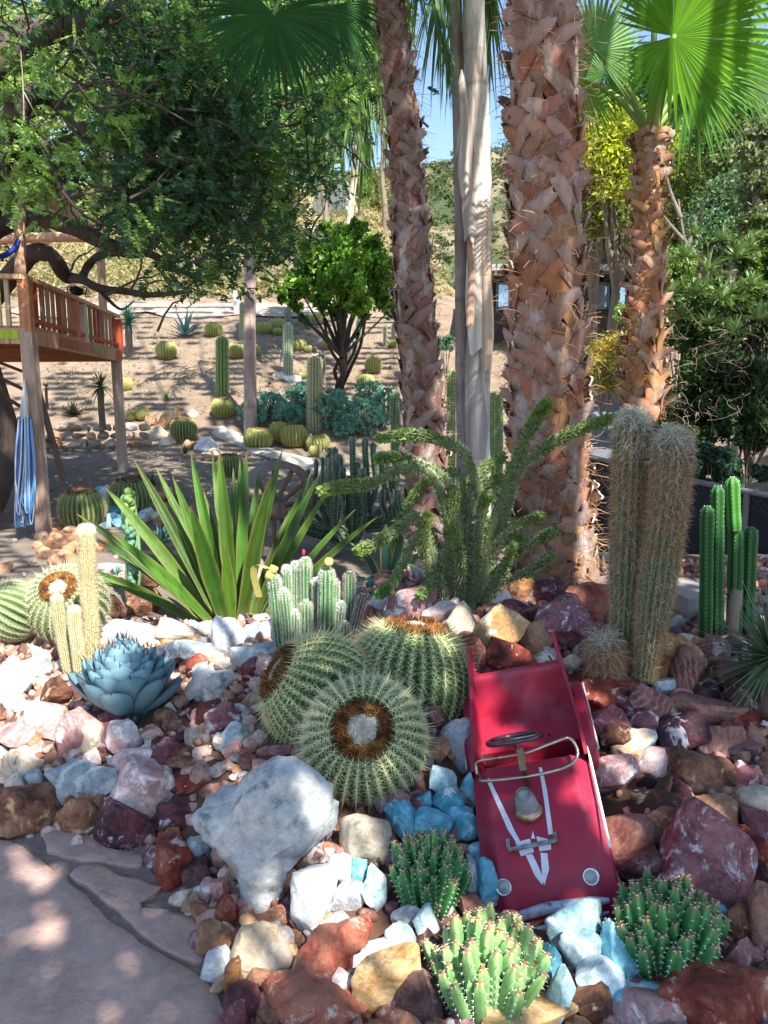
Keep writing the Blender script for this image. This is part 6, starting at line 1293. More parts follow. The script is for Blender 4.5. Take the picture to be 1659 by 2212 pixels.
# citrus tree
yc = 14.0; s = pxm(at(735, 600, yc)); rr = np.random.default_rng(3)
bl = [(at(u, v, yc+dy), r_*s) for u, v, r_, dy in [(735, 555, 50, 0), (672, 588, 44, .4), (798, 580, 46, .2), (735, 512, 34, .3), (642, 618, 30, -.3), (688, 648, 28, .6), (765, 648, 32, -.4), (822, 632, 34, .1), (806, 532, 30, .5), (668, 535, 26, .1), (842, 590, 28, .3), (616, 640, 20, -.2), (728, 672, 24, .4), (845, 668, 22, 0), (740, 610, 44, -.5), (640, 665, 18, .2), (790, 680, 20, .3), (700, 500, 22, .4), (770, 495, 24, .1), (660, 690, 14, 0)]]
t = tree('citrus_tree', 'round bright green citrus tree with dark forked trunk on the slope', G(738, 838), .07, bl, .12, 13000, (.09, .23, .02), 5, fork=at(738, 770, yc), barkcol=(.06, .05, .045), aspect=.5, shell=.1, cols2=(.17, .28, .04), var=.5)
m = MB(); b0 = G(738, 838)
for u, v in ((700, 690), (722, 680), (760, 690), (790, 680), (748, 670), (775, 720)): twig(m, b0, at(u, v, yc), .05, .025, rr, (.06, .05, .045), 10, .025)
m.build('stems', M_bark, t)
# the big dark tree at left, its limbs and hanging foliage
rr = np.random.default_rng(9); base = at(-40, 1085, 8.6); t = thing('spreading_tree', base, 'huge dark spreading tree with twisted limbs filling the upper left', 'tree'); m = MB(); bk = (.085, .06, .05)
limbs = [([(-60, 1090), (-20, 960), (-70, 800), (-60, 600), (-30, 430), (0, 340), (25, 265), (55, 212), (95, 203), (140, 235), (185, 283), (215, 305)], 8.6, [.34, .30, .26, .2, .17, .14, .12, .11, .10, .085, .06, .03]),
 ([(-70, 700), (20, 600), (70, 548), (112, 553), (138, 593), (152, 600), (178, 604), (215, 623), (270, 629), (325, 637), (415, 630)], 9.6, [.16, .13, .11, .09, .085, .07, .05, .05, .045, .035, .02]),
 ([(176, 604), (192, 572), (222, 550), (290, 545), (335, 553), (380, 580), (430, 600), (472, 614)], 9.6, [.05, .05, .045, .05, .045, .04, .03, .015]),
 ([(-60, 520), (60, 470), (150, 490), (240, 530), (300, 545), (350, 500), (420, 430), (450, 380)], 9.3, [.12, .1, .09, .08, .07, .06, .05, .03]),
 ([(-60, 420), (100, 330), (190, 300), (300, 330), (380, 300), (480, 280), (560, 330)], 8.8, [.12, .1, .08, .07, .06, .05, .02]),
 ([(-80, 200), (60, 90), (140, 60), (260, 20), (330, -60)], 8.4, [.14, .12, .1, .09, .08]), ([(0, 110), (60, 50), (180, 110), (300, 200), (370, 290)], 8.7, [.09, .08, .06, .05, .03]),
 ([(300, -80), (290, 40), (280, 120), (272, 200)], 9.5, [.05, .04, .03, .02]), ([(420, 350), (450, 400), (470, 470), (430, 600)], 9.4, [.05, .04, .03, .015]), ([(480, 250), (478, 330), (468, 430)], 9.2, [.03, .022, .012]), ([(560, 300), (620, 380), (640, 470)], 9.8, [.04, .03, .01]), ([(0, 200), (90, 300), (130, 400), (180, 440)], 8.2, [.05, .04, .03, .02]),
 ([(215, 623), (232, 645), (262, 668), (290, 650)], 9.6, [.03, .025, .015, .008])]
for pts, y, rd in limbs:
    p = curve([at(u, v, y+.25*math.sin(i*1.7)) for i, (u, v) in enumerate(pts)], 44); rdd = np.interp(np.linspace(0, 1, 44), np.linspace(0, 1, len(rd)), rd); m.tube(p, rdd*(1+.06*np.sin(np.arange(44)*1.3)), 10, bk)
tips_ = []
def botv(u): return np.interp(u, [-60, 0, 60, 100, 160, 200, 260, 300, 380, 480, 520, 560, 600, 640, 690, 740, 820], [540, 560, 545, 505, 480, 490, 520, 580, 600, 625, 615, 600, 590, 560, 470, 350, 220])
cl_ = []
for k in range(3600):
    u = rr.uniform(-90, 860); v = rr.uniform(-120, 640)
    if v > botv(u)+rr.normal(0, 14): continue
    dens = .42+1.5*mn.noise(Vector((u*.011, v*.011, 4)))+.5*mn.noise(Vector((u*.04, v*.04, 8)))
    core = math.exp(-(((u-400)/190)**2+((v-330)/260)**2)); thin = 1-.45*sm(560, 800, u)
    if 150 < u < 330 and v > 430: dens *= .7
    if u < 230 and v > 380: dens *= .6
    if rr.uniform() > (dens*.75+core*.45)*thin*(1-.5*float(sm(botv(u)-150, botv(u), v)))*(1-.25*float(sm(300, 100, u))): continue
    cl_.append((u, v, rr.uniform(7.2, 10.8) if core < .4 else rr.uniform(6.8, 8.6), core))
print('tree clusters', len(cl_))
for i in range(0, len(cl_), 3):
    u, v, y, c_ = cl_[i]; e = at(u, v, y); twig(m, e+nrm(rr.normal(size=3)+[-.6, 0, -.1])*rr.uniform(.4, .9), e, .014, .004, rr, bk, 6, .12)
m.build('limbs', M_bark, t)
m = MB()
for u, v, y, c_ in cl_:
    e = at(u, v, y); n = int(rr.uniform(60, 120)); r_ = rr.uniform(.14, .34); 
    # small twigs of paired leaflets
    k = max(4, n//14); st = e+rr.normal(0, r_*.55, (k, 3))*[1, 1, .7]; dr = nrm(rr.normal(size=(k, 3))+[0, 0, -.55]); q = np.tile(np.linspace(0, 1, 14), k)
    pos = np.repeat(st, 14, 0)+np.repeat(dr, 14, 0)*(q*.20)[:, None]; sd = nrm(np.cross(np.repeat(dr, 14, 0), [0.2, .3, 1]))*np.tile([1, -1], k*7)[:, None]
    base_c = np.array([.055, .13, .065]) if rr.uniform() < (.35 if u < 260 else .55)+.45*c_ else np.array([.24, .38, .12]); cc = base_c*rr.uniform(.6, 1.4)*np.array([1, 1, rr.uniform(.7, 1.2)])  # dark green for leaves in shade, bright for sunlit ones, weighted to the core
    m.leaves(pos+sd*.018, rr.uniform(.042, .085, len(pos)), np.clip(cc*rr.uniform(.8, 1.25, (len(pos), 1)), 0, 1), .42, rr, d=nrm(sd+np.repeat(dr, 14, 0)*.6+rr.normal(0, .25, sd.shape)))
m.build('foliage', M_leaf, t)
m = MB()
for pts in ([(45, 110), (50, 190), (52, 260)], [(52, 200), (90, 270), (120, 320)], [(420, 780), (430, 700), (425, 640)][:0] or [(160, 80), (210, 150), (265, 160)]): m.tube(curve([at(u, v, 7.4) for u, v in pts], 10), .006, 5, (.4, .36, .28))
m.build('hanging_twigs', M_bark, t)
# background trees and bushes
def bgtree(u, v, y, w_, h_, label, col, seed, n=7000, leaf=.28, k=9, cols2=None, base_v=None, name='tree', group='trees in the background', var=.35, stem=.16, bark=(.22, .17, .13), shell=.15, cat='tree', spread=.36, br=(.26, .42)):
    r = np.random.default_rng(seed); s = pxm(at(u, v, y)); bl = []
    for i in range(k): a = r.uniform(0, 6.28); q = math.sqrt(r.uniform(0, 1)); bl.append((at(u+math.cos(a)*q*w_*spread, v+math.sin(a)*q*h_*spread, y+r.uniform(-.25, .25)*w_*s), r.uniform(*br)*min(w_, h_)*s))
    b = ground(at(u, v, y)); return tree(name, label, b, stem, bl, leaf, n, col, seed, cat, group, bark, cols2=cols2, var=var, shell=shell)
ol = (.20, .24, .07)
for i, (u, v, y, w_, h_, c, c2, lab) in enumerate([
 (20, 180, 36, 300, 420, (.22, .27, .08), (.34, .36, .14), 'pale sunlit tree far behind the big tree, at the left edge'), (220, 100, 40, 320, 400, (.20, .26, .08), (.36, .38, .16), 'yellowish sunlit tree far behind the big dark tree'), (430, 150, 38, 300, 420, (.18, .25, .07), (.30, .34, .10), 'sunlit green tree on the hill behind the hanging fan frond'),
 (600, 240, 44, 200, 260, (.26, .28, .12), (.40, .36, .18), 'olive tree on the hill left of the distant slim palm'), (700, 120, 34, 220, 300, (.10, .17, .07), (.22, .28, .12), 'tree behind the drooping feather fronds'), (800, 445, 48, 130, 130, (.17, .19, .07), (.24, .24, .1), 'round olive bush on the hill behind the left palm'), (680, 330, 52, 120, 110, (.20, .21, .09), (.3, .28, .13), 'bush on the hill crest behind the citrus tree'),
 (830, 60, 40, 100, 180, (.09, .15, .06), (.2, .24, .1), 'thin tree behind the top of the left palm'), (300, 400, 42, 420, 160, (.30, .27, .12), (.40, .34, .18), 'dry yellowish bush high on the brown hill'), (90, 430, 40, 240, 160, (.22, .24, .09), (.34, .33, .15), 'sunlit bush on the hill behind the deck poles'), (560, 440, 40, 180, 110, (.30, .26, .13), (.38, .34, .17), 'dry bush on the hill above the wire fence')]): bgtree(u, v, y, w_, h_, lab, c, 200+i, cols2=c2, leaf=.34 if y > 35 else .26, n=8000, k=12)
for i, (u, v, y, w_, h_, c, c2, lab, lf2) in enumerate([
 (1340, 330, 19, 200, 200, (.42, .42, .03), (.30, .34, .05), 'bright yellow-green tree behind the right palm, upper part', .13), (1290, 420, 20, 130, 190, (.24, .27, .06), (.36, .36, .06), 'yellow-green tree left of the right palm trunk', .13), (1470, 330, 21, 190, 190, (.38, .38, .05), (.24, .28, .07), 'yellow-green tree right of the right palm trunk', .14), (1560, 350, 22, 190, 220, (.30, .31, .08), (.20, .24, .08), 'olive tree under the fans at the right', .15),
 (1440, 480, 17, 150, 160, (.24, .28, .05), (.12, .17, .05), 'green shrub tree with bare grey stems right of the right palm', .11), (1570, 480, 15, 190, 170, (.06, .13, .07), (.14, .22, .11), 'dark glossy tree above the bank at the right', .10), (1640, 380, 12.5, 110, 300, (.20, .22, .12), (.12, .15, .08), 'drooping grey-green tree at the right edge', .09),
 (1600, 290, 16, 190, 200, (.07, .12, .05), (.16, .22, .08), 'dense dark tree behind the right side of the fans', .11), (1500, 430, 18, 200, 190, (.10, .15, .04), (.26, .29, .06), 'mixed green tree below the yellow-green trees', .11), (1655, 470, 13, 90, 160, (.04, .08, .03), (.1, .15, .05), 'dark foliage at the right edge above the aloes', .09),
 (1350, 210, 34, 240, 180, (.07, .13, .10), (.12, .19, .14), 'blue-green eucalyptus far behind the right palm', .26), (1320, 490, 25, 200, 170, (.06, .10, .04), (.16, .2, .07), 'dark tree behind the house roof', .16), (1240, 460, 26, 120, 200, (.16, .2, .08), (.24, .26, .1), 'olive tree between big palm and house', .18)]): bgtree(u, v, y, w_, h_, lab, c, 240+i, cols2=c2, leaf=lf2, n=11000 if w_ > 100 else 900, k=14 if w_ > 100 else 5)
for i, (u, v, y, w_, h_, c, c2, lab, lf2, n) in enumerate([
 (1318, 765, 15.5, 84, 110, (.42, .24, .05), (.38, .36, .06), 'orange and yellow shrub in front of the house', .07, 4500), (1350, 680, 17, 40, 70, (.22, .34, .08), (.2, .3, .1), 'light green shrub beside the house window', .07, 2200), (1300, 810, 15, 80, 110, (.26, .27, .06), (.40, .28, .06), 'yellowish shrub hanging over the driveway', .07, 3200), (965, 745, 17, 46, 40, (.06, .16, .11), (.1, .2, .13), 'small teal bush between the palm trunks', .06, 900)]): bgtree(u, v, y, w_, h_, lab, c, 280+i, cols2=c2, leaf=lf2, n=n, k=8, name='shrub', cat='shrub', stem=.03, group=None)
# bank of shrubs at right
rr = np.random.default_rng(17)
for i, (u, v, y, w_, h_, c, c2, lab) in enumerate([
 (1480, 720, 10.5, 130, 190, (.05, .10, .035), (.12, .20, .05), 'dense green shrub right of the right palm trunk'), (1590, 690, 10.0, 180, 200, (.05, .10, .03), (.12, .19, .05), 'dense dark shrub in the upper middle of the right bank'), (1500, 880, 9.2, 180, 200, (.025, .055, .02), (.07, .12, .03), 'dark shrub behind the woolly cacti'), (1620, 880, 8.8, 170, 230, (.02, .05, .02), (.06, .10, .03), 'very dark shrub in the lower right bank'), (1560, 1000, 8.6, 240, 120, (.02, .05, .035), (.04, .09, .06), 'dark bluish ground shrub behind the fence'), (1440, 600, 12, 110, 120, (.10, .16, .04), (.2, .27, .07), 'mid-green shrub left of the aloes'), (1650, 560, 10, 100, 170, (.06, .12, .03), (.14, .2, .05), 'green shrub at the right edge above the bank'), (1790, 800, 9.4, 240, 300, (.04, .08, .03), (.10, .16, .05), 'tall dark shrub continuing the bank past the right edge'), (1990, 860, 8.6, 260, 300, (.04, .08, .03), (.10, .16, .05), 'outermost dark shrub of the right bank'), (1330, 1060, 7.8, 90, 120, (.02, .04, .015), (.05, .08, .03), 'dark ivy-like shrub behind the fence near the big palm')]):
    bgtree(u, v, y, w_, h_, lab, c, 300+i, cols2=c2, leaf=.075, n=15000, k=24, name='shrub', cat='shrub', stem=.02, spread=.5, br=(.14, .27), var=.6, group='shrubs on the right bank', bark=(.14, .11, .09))
def rosette(c, r, n, col, seed, label=None, name='aloe', cat='aloe', W=.10, el=(10, 80), droop=.3, group=None, t=None, mat=None, hgt=0, tip=None, grow=(0, 0, 1)):
    rr = np.random.default_rng(seed); c = np.asarray(c, float); root = t is None
    if root: t = thing(name, c-[0, 0, hgt], label, cat, group)
    a = rr.uniform(0, 6.28, n); e = np.radians(rr.uniform(*el, n)); d = np.stack([np.cos(a)*np.cos(e), np.sin(a)*np.cos(e), np.sin(e)], 1)
    if hgt: m = MB(); m.tube(curve([c-[0, 0, hgt], c-[.02*hgt, 0, hgt*.5], c], 8), [r*.14]*7+[r*.1], 10, (.16, .12, .09)); m.build('stem', M_bark, t)
    m = MB(); m.blades(np.repeat(c[None], n, 0)+d*r*.04, d, nrm(np.array([0, 0, 1.0])-d*d[:, 2:3]*.9+1e-3), r*rr.uniform(.75, 1.1, n), r*W*rr.uniform(.8, 1.2, n), 6, droop=droop*rr.uniform(.3, 1.3, n), col=vary(rr, n, col, .25), fold=.45, prof=lambda q: np.clip(1-q**1.4, .02, 1), tipcol=tip)
    m.build('leaves', mat or vmat('succulent_leaf', .5, trans=.12, var=.15, vscale=10), t); return t
rr = np.random.default_rng(31)
for i, (u, v, w_) in enumerate([(1478, 560, 60), (1530, 590, 66), (1590, 560, 60), (1500, 640, 64), (1560, 650, 70), (1620, 620, 60), (1470, 690, 56), (1530, 700, 60), (1640, 690, 60), (1590, 720, 56), (1448, 640, 44), (1560, 520, 44), (1620, 540, 50), (1500, 510, 44)]):
    y = 8.9-.35*(i % 3); c = at(u, v, y); rosette(c, w_*.95*pxm(c), 44, (.20, .30, .12), 400+i, ['long-leaved aloe at the left of the bank\'s upper row', 'aloe next to the bare forked branches', 'aloe in the middle of the bank\'s upper row', 'aloe right beside the slim palm\'s trunk top shrubs', 'big aloe in the centre of the right bank', 'aloe near the right edge, upper middle of the bank', 'aloe just right of the slim palm trunk, lower row', 'aloe in the lower row, below the big central one', 'lowest aloe at the right edge of the bank', 'aloe at the bottom of the aloe patch, right of centre', 'leftmost small aloe touching the slim palm trunk', 'topmost aloe in the middle of the bank', 'topmost aloe near the right edge', 'highest small aloe under the yellow-green trees'][i], el=(5, 85), W=.13, group='aloes on the right bank', droop=.35)
# dry twigs on the bank
m = MB()
for i in range(120): a = at(rr.uniform(1450, 1660), rr.uniform(700, 930), rr.uniform(8.2, 8.9)); twig(m, a, a+rr.normal(0, .14, 3), .0025, .001, rr, (.30, .23, .17), 6, .3)
o = m.build('dry_brush', M_bark); tag(o, 'tangle of dry pale twigs on the dark right bank', 'brush', kind='stuff')
# bare grey branches
t = thing('bare_shrub', at(1520, 590, 13), 'bare pale branches forking upward right of the right palm', 'shrub'); m = MB()
for p in ([(1525, 600), (1510, 560), (1480, 520), (1465, 430)], [(1500, 545), (1460, 500), (1432, 465)], [(1488, 525), (1500, 480), (1520, 440)], [(1470, 470), (1450, 420), (1440, 380)]): m.tube(curve([at(u, v, 13) for u, v in p], 12), np.linspace(.045, .015, 12), 8, (.20, .165, .14))
m.build('branches', M_bark, t)
for (u0, v0, u1, v1, w_, lab) in []: 
    m = MB(); a, b = at(u0, v0, 12), at(u1, v1, 12); g_ = ground(b); m.tube(curve([g_-[0, 0, .1], b, (a+b)/2+[.03, 0, 0], a], 14), w_*.5*pxm(a), 10, (.12, .075, .055)); o = m.build('bare_tree', M_bark); tag(o, lab, 'tree')
# dark branching cactus by the wheel
def branching(u, v, w_, h_, y, n, label, seed, col=(.035, .085, .045)):
    r = np.random.default_rng(seed); b = at(u, v, y); t = thing('branching_cactus', b, label, 'cactus'); s = pxm(b); m = MB(); sp = MB()
    for i in range(n):
        q = r.uniform(-1, 1); hh = r.uniform(.45, 1)*(1-.35*abs(q)**2); e = b+np.array([q*w_*.5*s, r.uniform(-.35, .35)*w_*s, hh*h_*s]); st = b+np.array([q*w_*.16*s, r.normal(0, .05), r.uniform(0, .25)*h_*s]); md = (st+e)/2+np.array([q*w_*.22*s, 0, -h_*s*.10]); p = curve([st, md, e+[0, 0, -.1], e+[0, 0, .02]], 18)
        rd = w_*s*.027*r.uniform(.85, 1.2); C = np.array(col)*r.uniform(.7, 1.5); X, Y, T = m.tube(p, rd*np.append(np.ones(16), [.85, .35]), 15, C, ribs=5, rd=.35)
        k = np.repeat(np.linspace(.15, 1, 30), 5); a = np.tile(np.arange(5)/5*2*math.pi, 30); it = lambda A: np.stack([np.interp(k, np.linspace(0, 1, 18), A[:, j]) for j in range(3)], 1); o_ = it(X)*np.cos(a)[:, None]+it(Y)*np.sin(a)[:, None]; bb = it(p)+o_*rd; sp.needles(np.repeat(bb, 2, 0), np.repeat(bb, 2, 0)+nrm(np.repeat(o_, 2, 0)+r.normal(0, .5, (300, 3)))*.028, .0022, (.50, .46, .36))
    m.build('stems', M_cac, t); sp.build('spines', M_spine, t); return t
branching(762, 1178, 215, 235, 7.2, 46, 'dark many-stemmed branching cactus left of the dark palm trunk', 1)
branching(905, 1165, 70, 150, 6.9, 8, 'pale green spiny stems at the foot of the dark palm', 2, (.12, .16, .08))
# knobbly totem cactus
yt = 5.6; b = at(285, 1290, yt); column([b, at(288, 1200, yt), at(280, 1120, yt), at(276, 1066, yt)], 17*pxm(b), 'knobbly pale green totem cactus behind the sword leaves', nrib=4, col=(.16, .30, .12), dens=0, name='totem_cactus', seed=5, rd=.35)
m = MB(); o = bpy.data.objects['totem_cactus']; rr = np.random.default_rng(2)
for i in range(46): k = i/46; c = at(276+(288-276)*min(1, k*1.5)+rr.normal(0, 5), 1062+k*210, yt-.06+rr.normal(0, .03)); V, f = ico(2); m.add(V*.028*rr.uniform(.8, 1.2)+c, f, np.array([.22, .36, .10] if k < .35 else [.09, .20, .12])*rr.uniform(.85, 1.15))
m.build('knobs', M_cac, o)
# teal succulents and variegated agave near the snake-armed plant
for i, (u, v, w_) in enumerate([(800, 1268, 52), (830, 1285, 60), (858, 1265, 50), (815, 1300, 46), (872, 1290, 44), (845, 1300, 44), (790, 1292, 36)]):
    c = at(u, v, 4.05-.03*i); rosette(c, w_*.5*pxm(c), 70, (.16, .36, .34), 500+i, 'pale teal needle-leaved succulent tuft behind the barrel cacti', name='needle_succulent', cat='succulent', W=.12, el=(-10, 88), droop=.0, group='teal tufts behind the barrel cacti')
ca = at(838, 1245, 4.7); t = thing('variegated_agave', ca, 'dark green agave with yellow-edged curling leaves behind the teal tufts', 'agave')
for i, (pts, w_) in enumerate([([(835, 1245), (834, 1190), (833, 1132)], 26), ([(822, 1262), (800, 1215), (780, 1190), (762, 1180)], 18), ([(845, 1245), (858, 1200), (865, 1165), (855, 1150)], 20), ([(850, 1250), (875, 1230), (895, 1230), (905, 1250)], 18), ([(860, 1255), (885, 1215), (905, 1195)], 18), ([(825, 1255), (805, 1250), (790, 1260)], 16), ([(845, 1255), (880, 1255), (900, 1275)], 18)]):
    p = curve([at(u, v, 4.7-.05*j) for j, (u, v) in enumerate(pts)], 14); q = np.linspace(0, 1, 14); hw = w_*.5*pxm(ca)*np.interp(q, [0, .4, .8, 1], [.9, 1, .7, .05]); x = np.array([-1, -.72, 0, .72, 1]); sd = nrm(np.cross(nrm(np.gradient(p, axis=0)), [0, -1, .2])); G_ = p[:, None]+sd[:, None]*(hw[:, None]*x)[..., None]+np.array([0, 1, 0])*(np.abs(x)*hw[:, None]*.3)[..., None]; C = np.array([[.40, .38, .10], [.04, .10, .06], [.05, .12, .08], [.04, .10, .06], [.40, .38, .10]])[None]*np.ones((14, 1, 1)); m = MB(); m.grid(G_, C); m.build('leaf', vmat('succulent_leaf'), t)
c = G(250, 1262); rosette(c+[0, 0, .05], 36*pxm(c), 26, (.10, .20, .18), 520, 'small blue-green agave on the dirt behind the torch cacti', name='small_agave', cat='agave', W=.16, el=(10, 80), droop=.05); c = at(345, 1180, 5.2); rosette(c, 46*pxm(c), 30, (.08, .24, .19), 521, 'turquoise agave half hidden behind the sword leaves', name='small_agave', cat='agave', W=.2, el=(20, 85), droop=.02)
# yucca at the right edge
yy = G(1655, 1500)[1]-.12; c = at(1672, 1420, yy); rosette(c, 165*pxm(c), 230, (.13, .20, .10), 530, 'spiky narrow-leaved yucca reaching in from the right edge', name='yucca', cat='yucca', W=.055, el=(-45, 80), droop=.05, hgt=.25, tip=(.42, .30, .20))
# ---- pale rock outcrop on the hill
_c = at(735, 430, 47); put_rock(_c-[0, 0, 1.5], (2.2, 2.5, 2.6), np.eye(3), 'cream', 'pale bare rock outcrop high on the hillside left of the dark palm', 911, n=5, name='rock_outcrop', group='outcrops on the hillside', rough=.2)
_c = at(620, 500, 40); put_rock(_c-[0, 0, 1.2], (2.6, 2, 1.6), np.eye(3), 'cream', 'lower pale rock outcrop on the hillside above the citrus tree', 917, n=4, name='rock_outcrop', group='outcrops on the hillside', rough=.2)
# ---- hillside
def hb(u, vb, w_): g_ = G(u, vb); return g_, w_*.5*pxm(g_)
HB = [(360, 775, 46, 'lone barrel cactus on the bare slope right of the deck'), (462, 727, 38, 'barrel cactus high on the slope, above the sunlit green column'), (482, 900, 50, 'barrel cactus at the foot of the sunlit green column'), (572, 721, 36, 'barrel cactus right of the thin palm trunk, at the slope\'s top'), (600, 715, 32, 'barrel cactus behind the one right of the thin trunk'), (599, 723, 20, 'smallest barrel cactus in the group right of the thin trunk'), (509, 772, 38, 'barrel cactus just left of the thin palm trunk'), (548, 770, 30, 'barrel cactus just right of the thin palm trunk'), (647, 758, 34, 'barrel cactus right of the pale hillside column'), (667, 762, 18, 'little barrel cactus touching the one by the pale column'), (680, 700, 34, 'barrel cactus behind the small blue agave, at the hilltop path'), (712, 756, 36, 'barrel cactus left of the citrus trunk'), (268, 845, 36, 'whitish barrel cactus half hidden by the deck\'s far post'), (284, 908, 26, 'left of two small barrel cacti on the retaining wall'), (308, 906, 30, 'right of two small barrel cacti on the retaining wall'), (556, 968, 62, 'biggest of the sunlit barrel cacti at the foot of the thin trunk'), (604, 955, 52, 'sunlit barrel cactus standing behind the two front ones'), (636, 965, 60, 'sunlit barrel cactus right of the biggest one'), (690, 974, 50, 'barrel cactus under the spiny white column'), (682, 984, 26, 'pale little barrel cactus in front of the one under the white column'), (655, 818, 20, 'tiny yellow barrel cactus right of the pale column'), (805, 805, 38, 'shaded barrel cactus right of the citrus trunk'), (790, 838, 38, 'brown-topped shaded barrel cactus below the citrus tree'), (849, 750, 20, 'small barrel cactus beside the dark palm trunk, high up'), (500, 1030, 18, 'tiny yellow barrel cactus behind the sword leaves')]
pr = {}
for i, (u, vb, w_, lab) in enumerate(HB):
    g_, r_ = hb(u, vb, w_); k = i % 3
    if k not in pr:
        t = barrel(g_+[0, 0, r_*.78], r_, (.02*k, -.12, 1), lab, seed=40+k, nrib=21+k, nare=14, spl=.20, detail=1, crown=.36, hr=.86, skin=(.20, .22, .06), spcol=(.62, .54, .20), wool=(.40, .34, .18) if k else (.20, .12, .06), group='barrel cacti on the hillside'); pr[k] = (t, r_); 
    else:
        t0, r0 = pr[k]; f = r_/r0; dup(t0, g_+[0, 0, -.10*r_], (f, f, f*(1+.12*math.sin(i*3.7))), i*1.3, lab)
for i, (u, vt, vb, w_, nr, col, spc, lab) in enumerate([(480, 726, 856, 27, 12, (.13, .22, .05), (.6, .62, .4), 'thick sunlit green column cactus on the slope'), (523, 653, 735, 11, 9, (.22, .27, .14), (.6, .6, .4), 'thin column cactus behind the thin palm trunk'), (622, 698, 815, 20, 14, (.26, .32, .20), (.75, .75, .62), 'pale grey-green column cactus right of the thin trunk'), (622, 664, 702, 14, 9, (.13, .2, .1), (.5, .5, .4), 'short column cactus at the hilltop path'), (680, 768, 922, 30, 14, (.34, .36, .20), (.82, .76, .52), 'tall whitish spiny column cactus above the teal shrubs'), (760, 730, 786, 20, 12, (.14, .22, .12), (.6, .6, .5), 'grey column cactus behind the citrus trunk'), (778, 684, 740, 16, 10, (.14, .22, .1), (.6, .6, .5), 'column cactus at the right of the citrus trunk'), (697, 765, 825, 10, 8, (.08, .13, .06), (.5, .5, .4), 'thin dark column cactus behind the whitish spiny one'),
    (975, 800, 975, 20, 10, (.16, .23, .08), (.75, .7, .45), 'striped column cactus between dark palm and smooth trunks'), (1066, 848, 1000, 16, 9, (.14, .24, .08), (.65, .62, .4), 'left of two column cacti beside the big palm'), (1080, 852, 1000, 15, 9, (.13, .22, .08), (.65, .62, .4), 'right of two column cacti beside the big palm'), (854, 845, 965, 20, 9, (.08, .14, .06), (.45, .45, .35), 'green column cactus left of the dark palm trunk'), (850, 700, 745, 8, 8, (.3, .32, .2), (.7, .7, .5), 'slim pale column beside the dark palm, high up'), (832, 705, 748, 7, 8, (.3, .32, .2), (.7, .7, .5), 'second slim pale column beside the dark palm'), (1480, 950, 960, 0, 0, 0, 0, '')][:14]):
    y = 9.0 if u > 840 and vb > 900 else None; g_ = G(u, vb) if y is None else at(u, vb, y); tp = at(u, vt, g_[1]); g2 = np.array(g_); g2[2] -= .1 if y is None else .5
    column([g2, (g2+tp)/2, tp], w_*.5*pxm(g_), lab, nrib=nr, col=col, spcol=spc, sl=.06 if w_ > 25 else .035, na=34, dens=4 if i != 4 else 9, name='column_cactus', group='column cacti on the hillside', seed=600+i, sw=.004 if vb < 930 else .002, rd=.3)
# thin palm trunk
g_ = G(540, 935); tT, p_, r_ = smooth_trunk([(541, 938), (540, 800), (539, 700), (540, 610), (537, 520), (532, 430), (528, 300)], [28, 27, 26, 25, 23, 21, 20], g_[1], 'thin pinkish-white palm trunk standing on the slope behind', (.42, .31, .27), 9, 14)
top = at(528, 300, g_[1])
for i in range(7): a = i*.9; e = top+np.array([math.cos(a)*1.6, math.sin(a)*1.6, -.5]); feather(tT, [top, (top+e)/2+[0, 0, .9], e], 30, .5, .04, (.08, .15, .05), 700+i, hang=.9, rr_=.02)
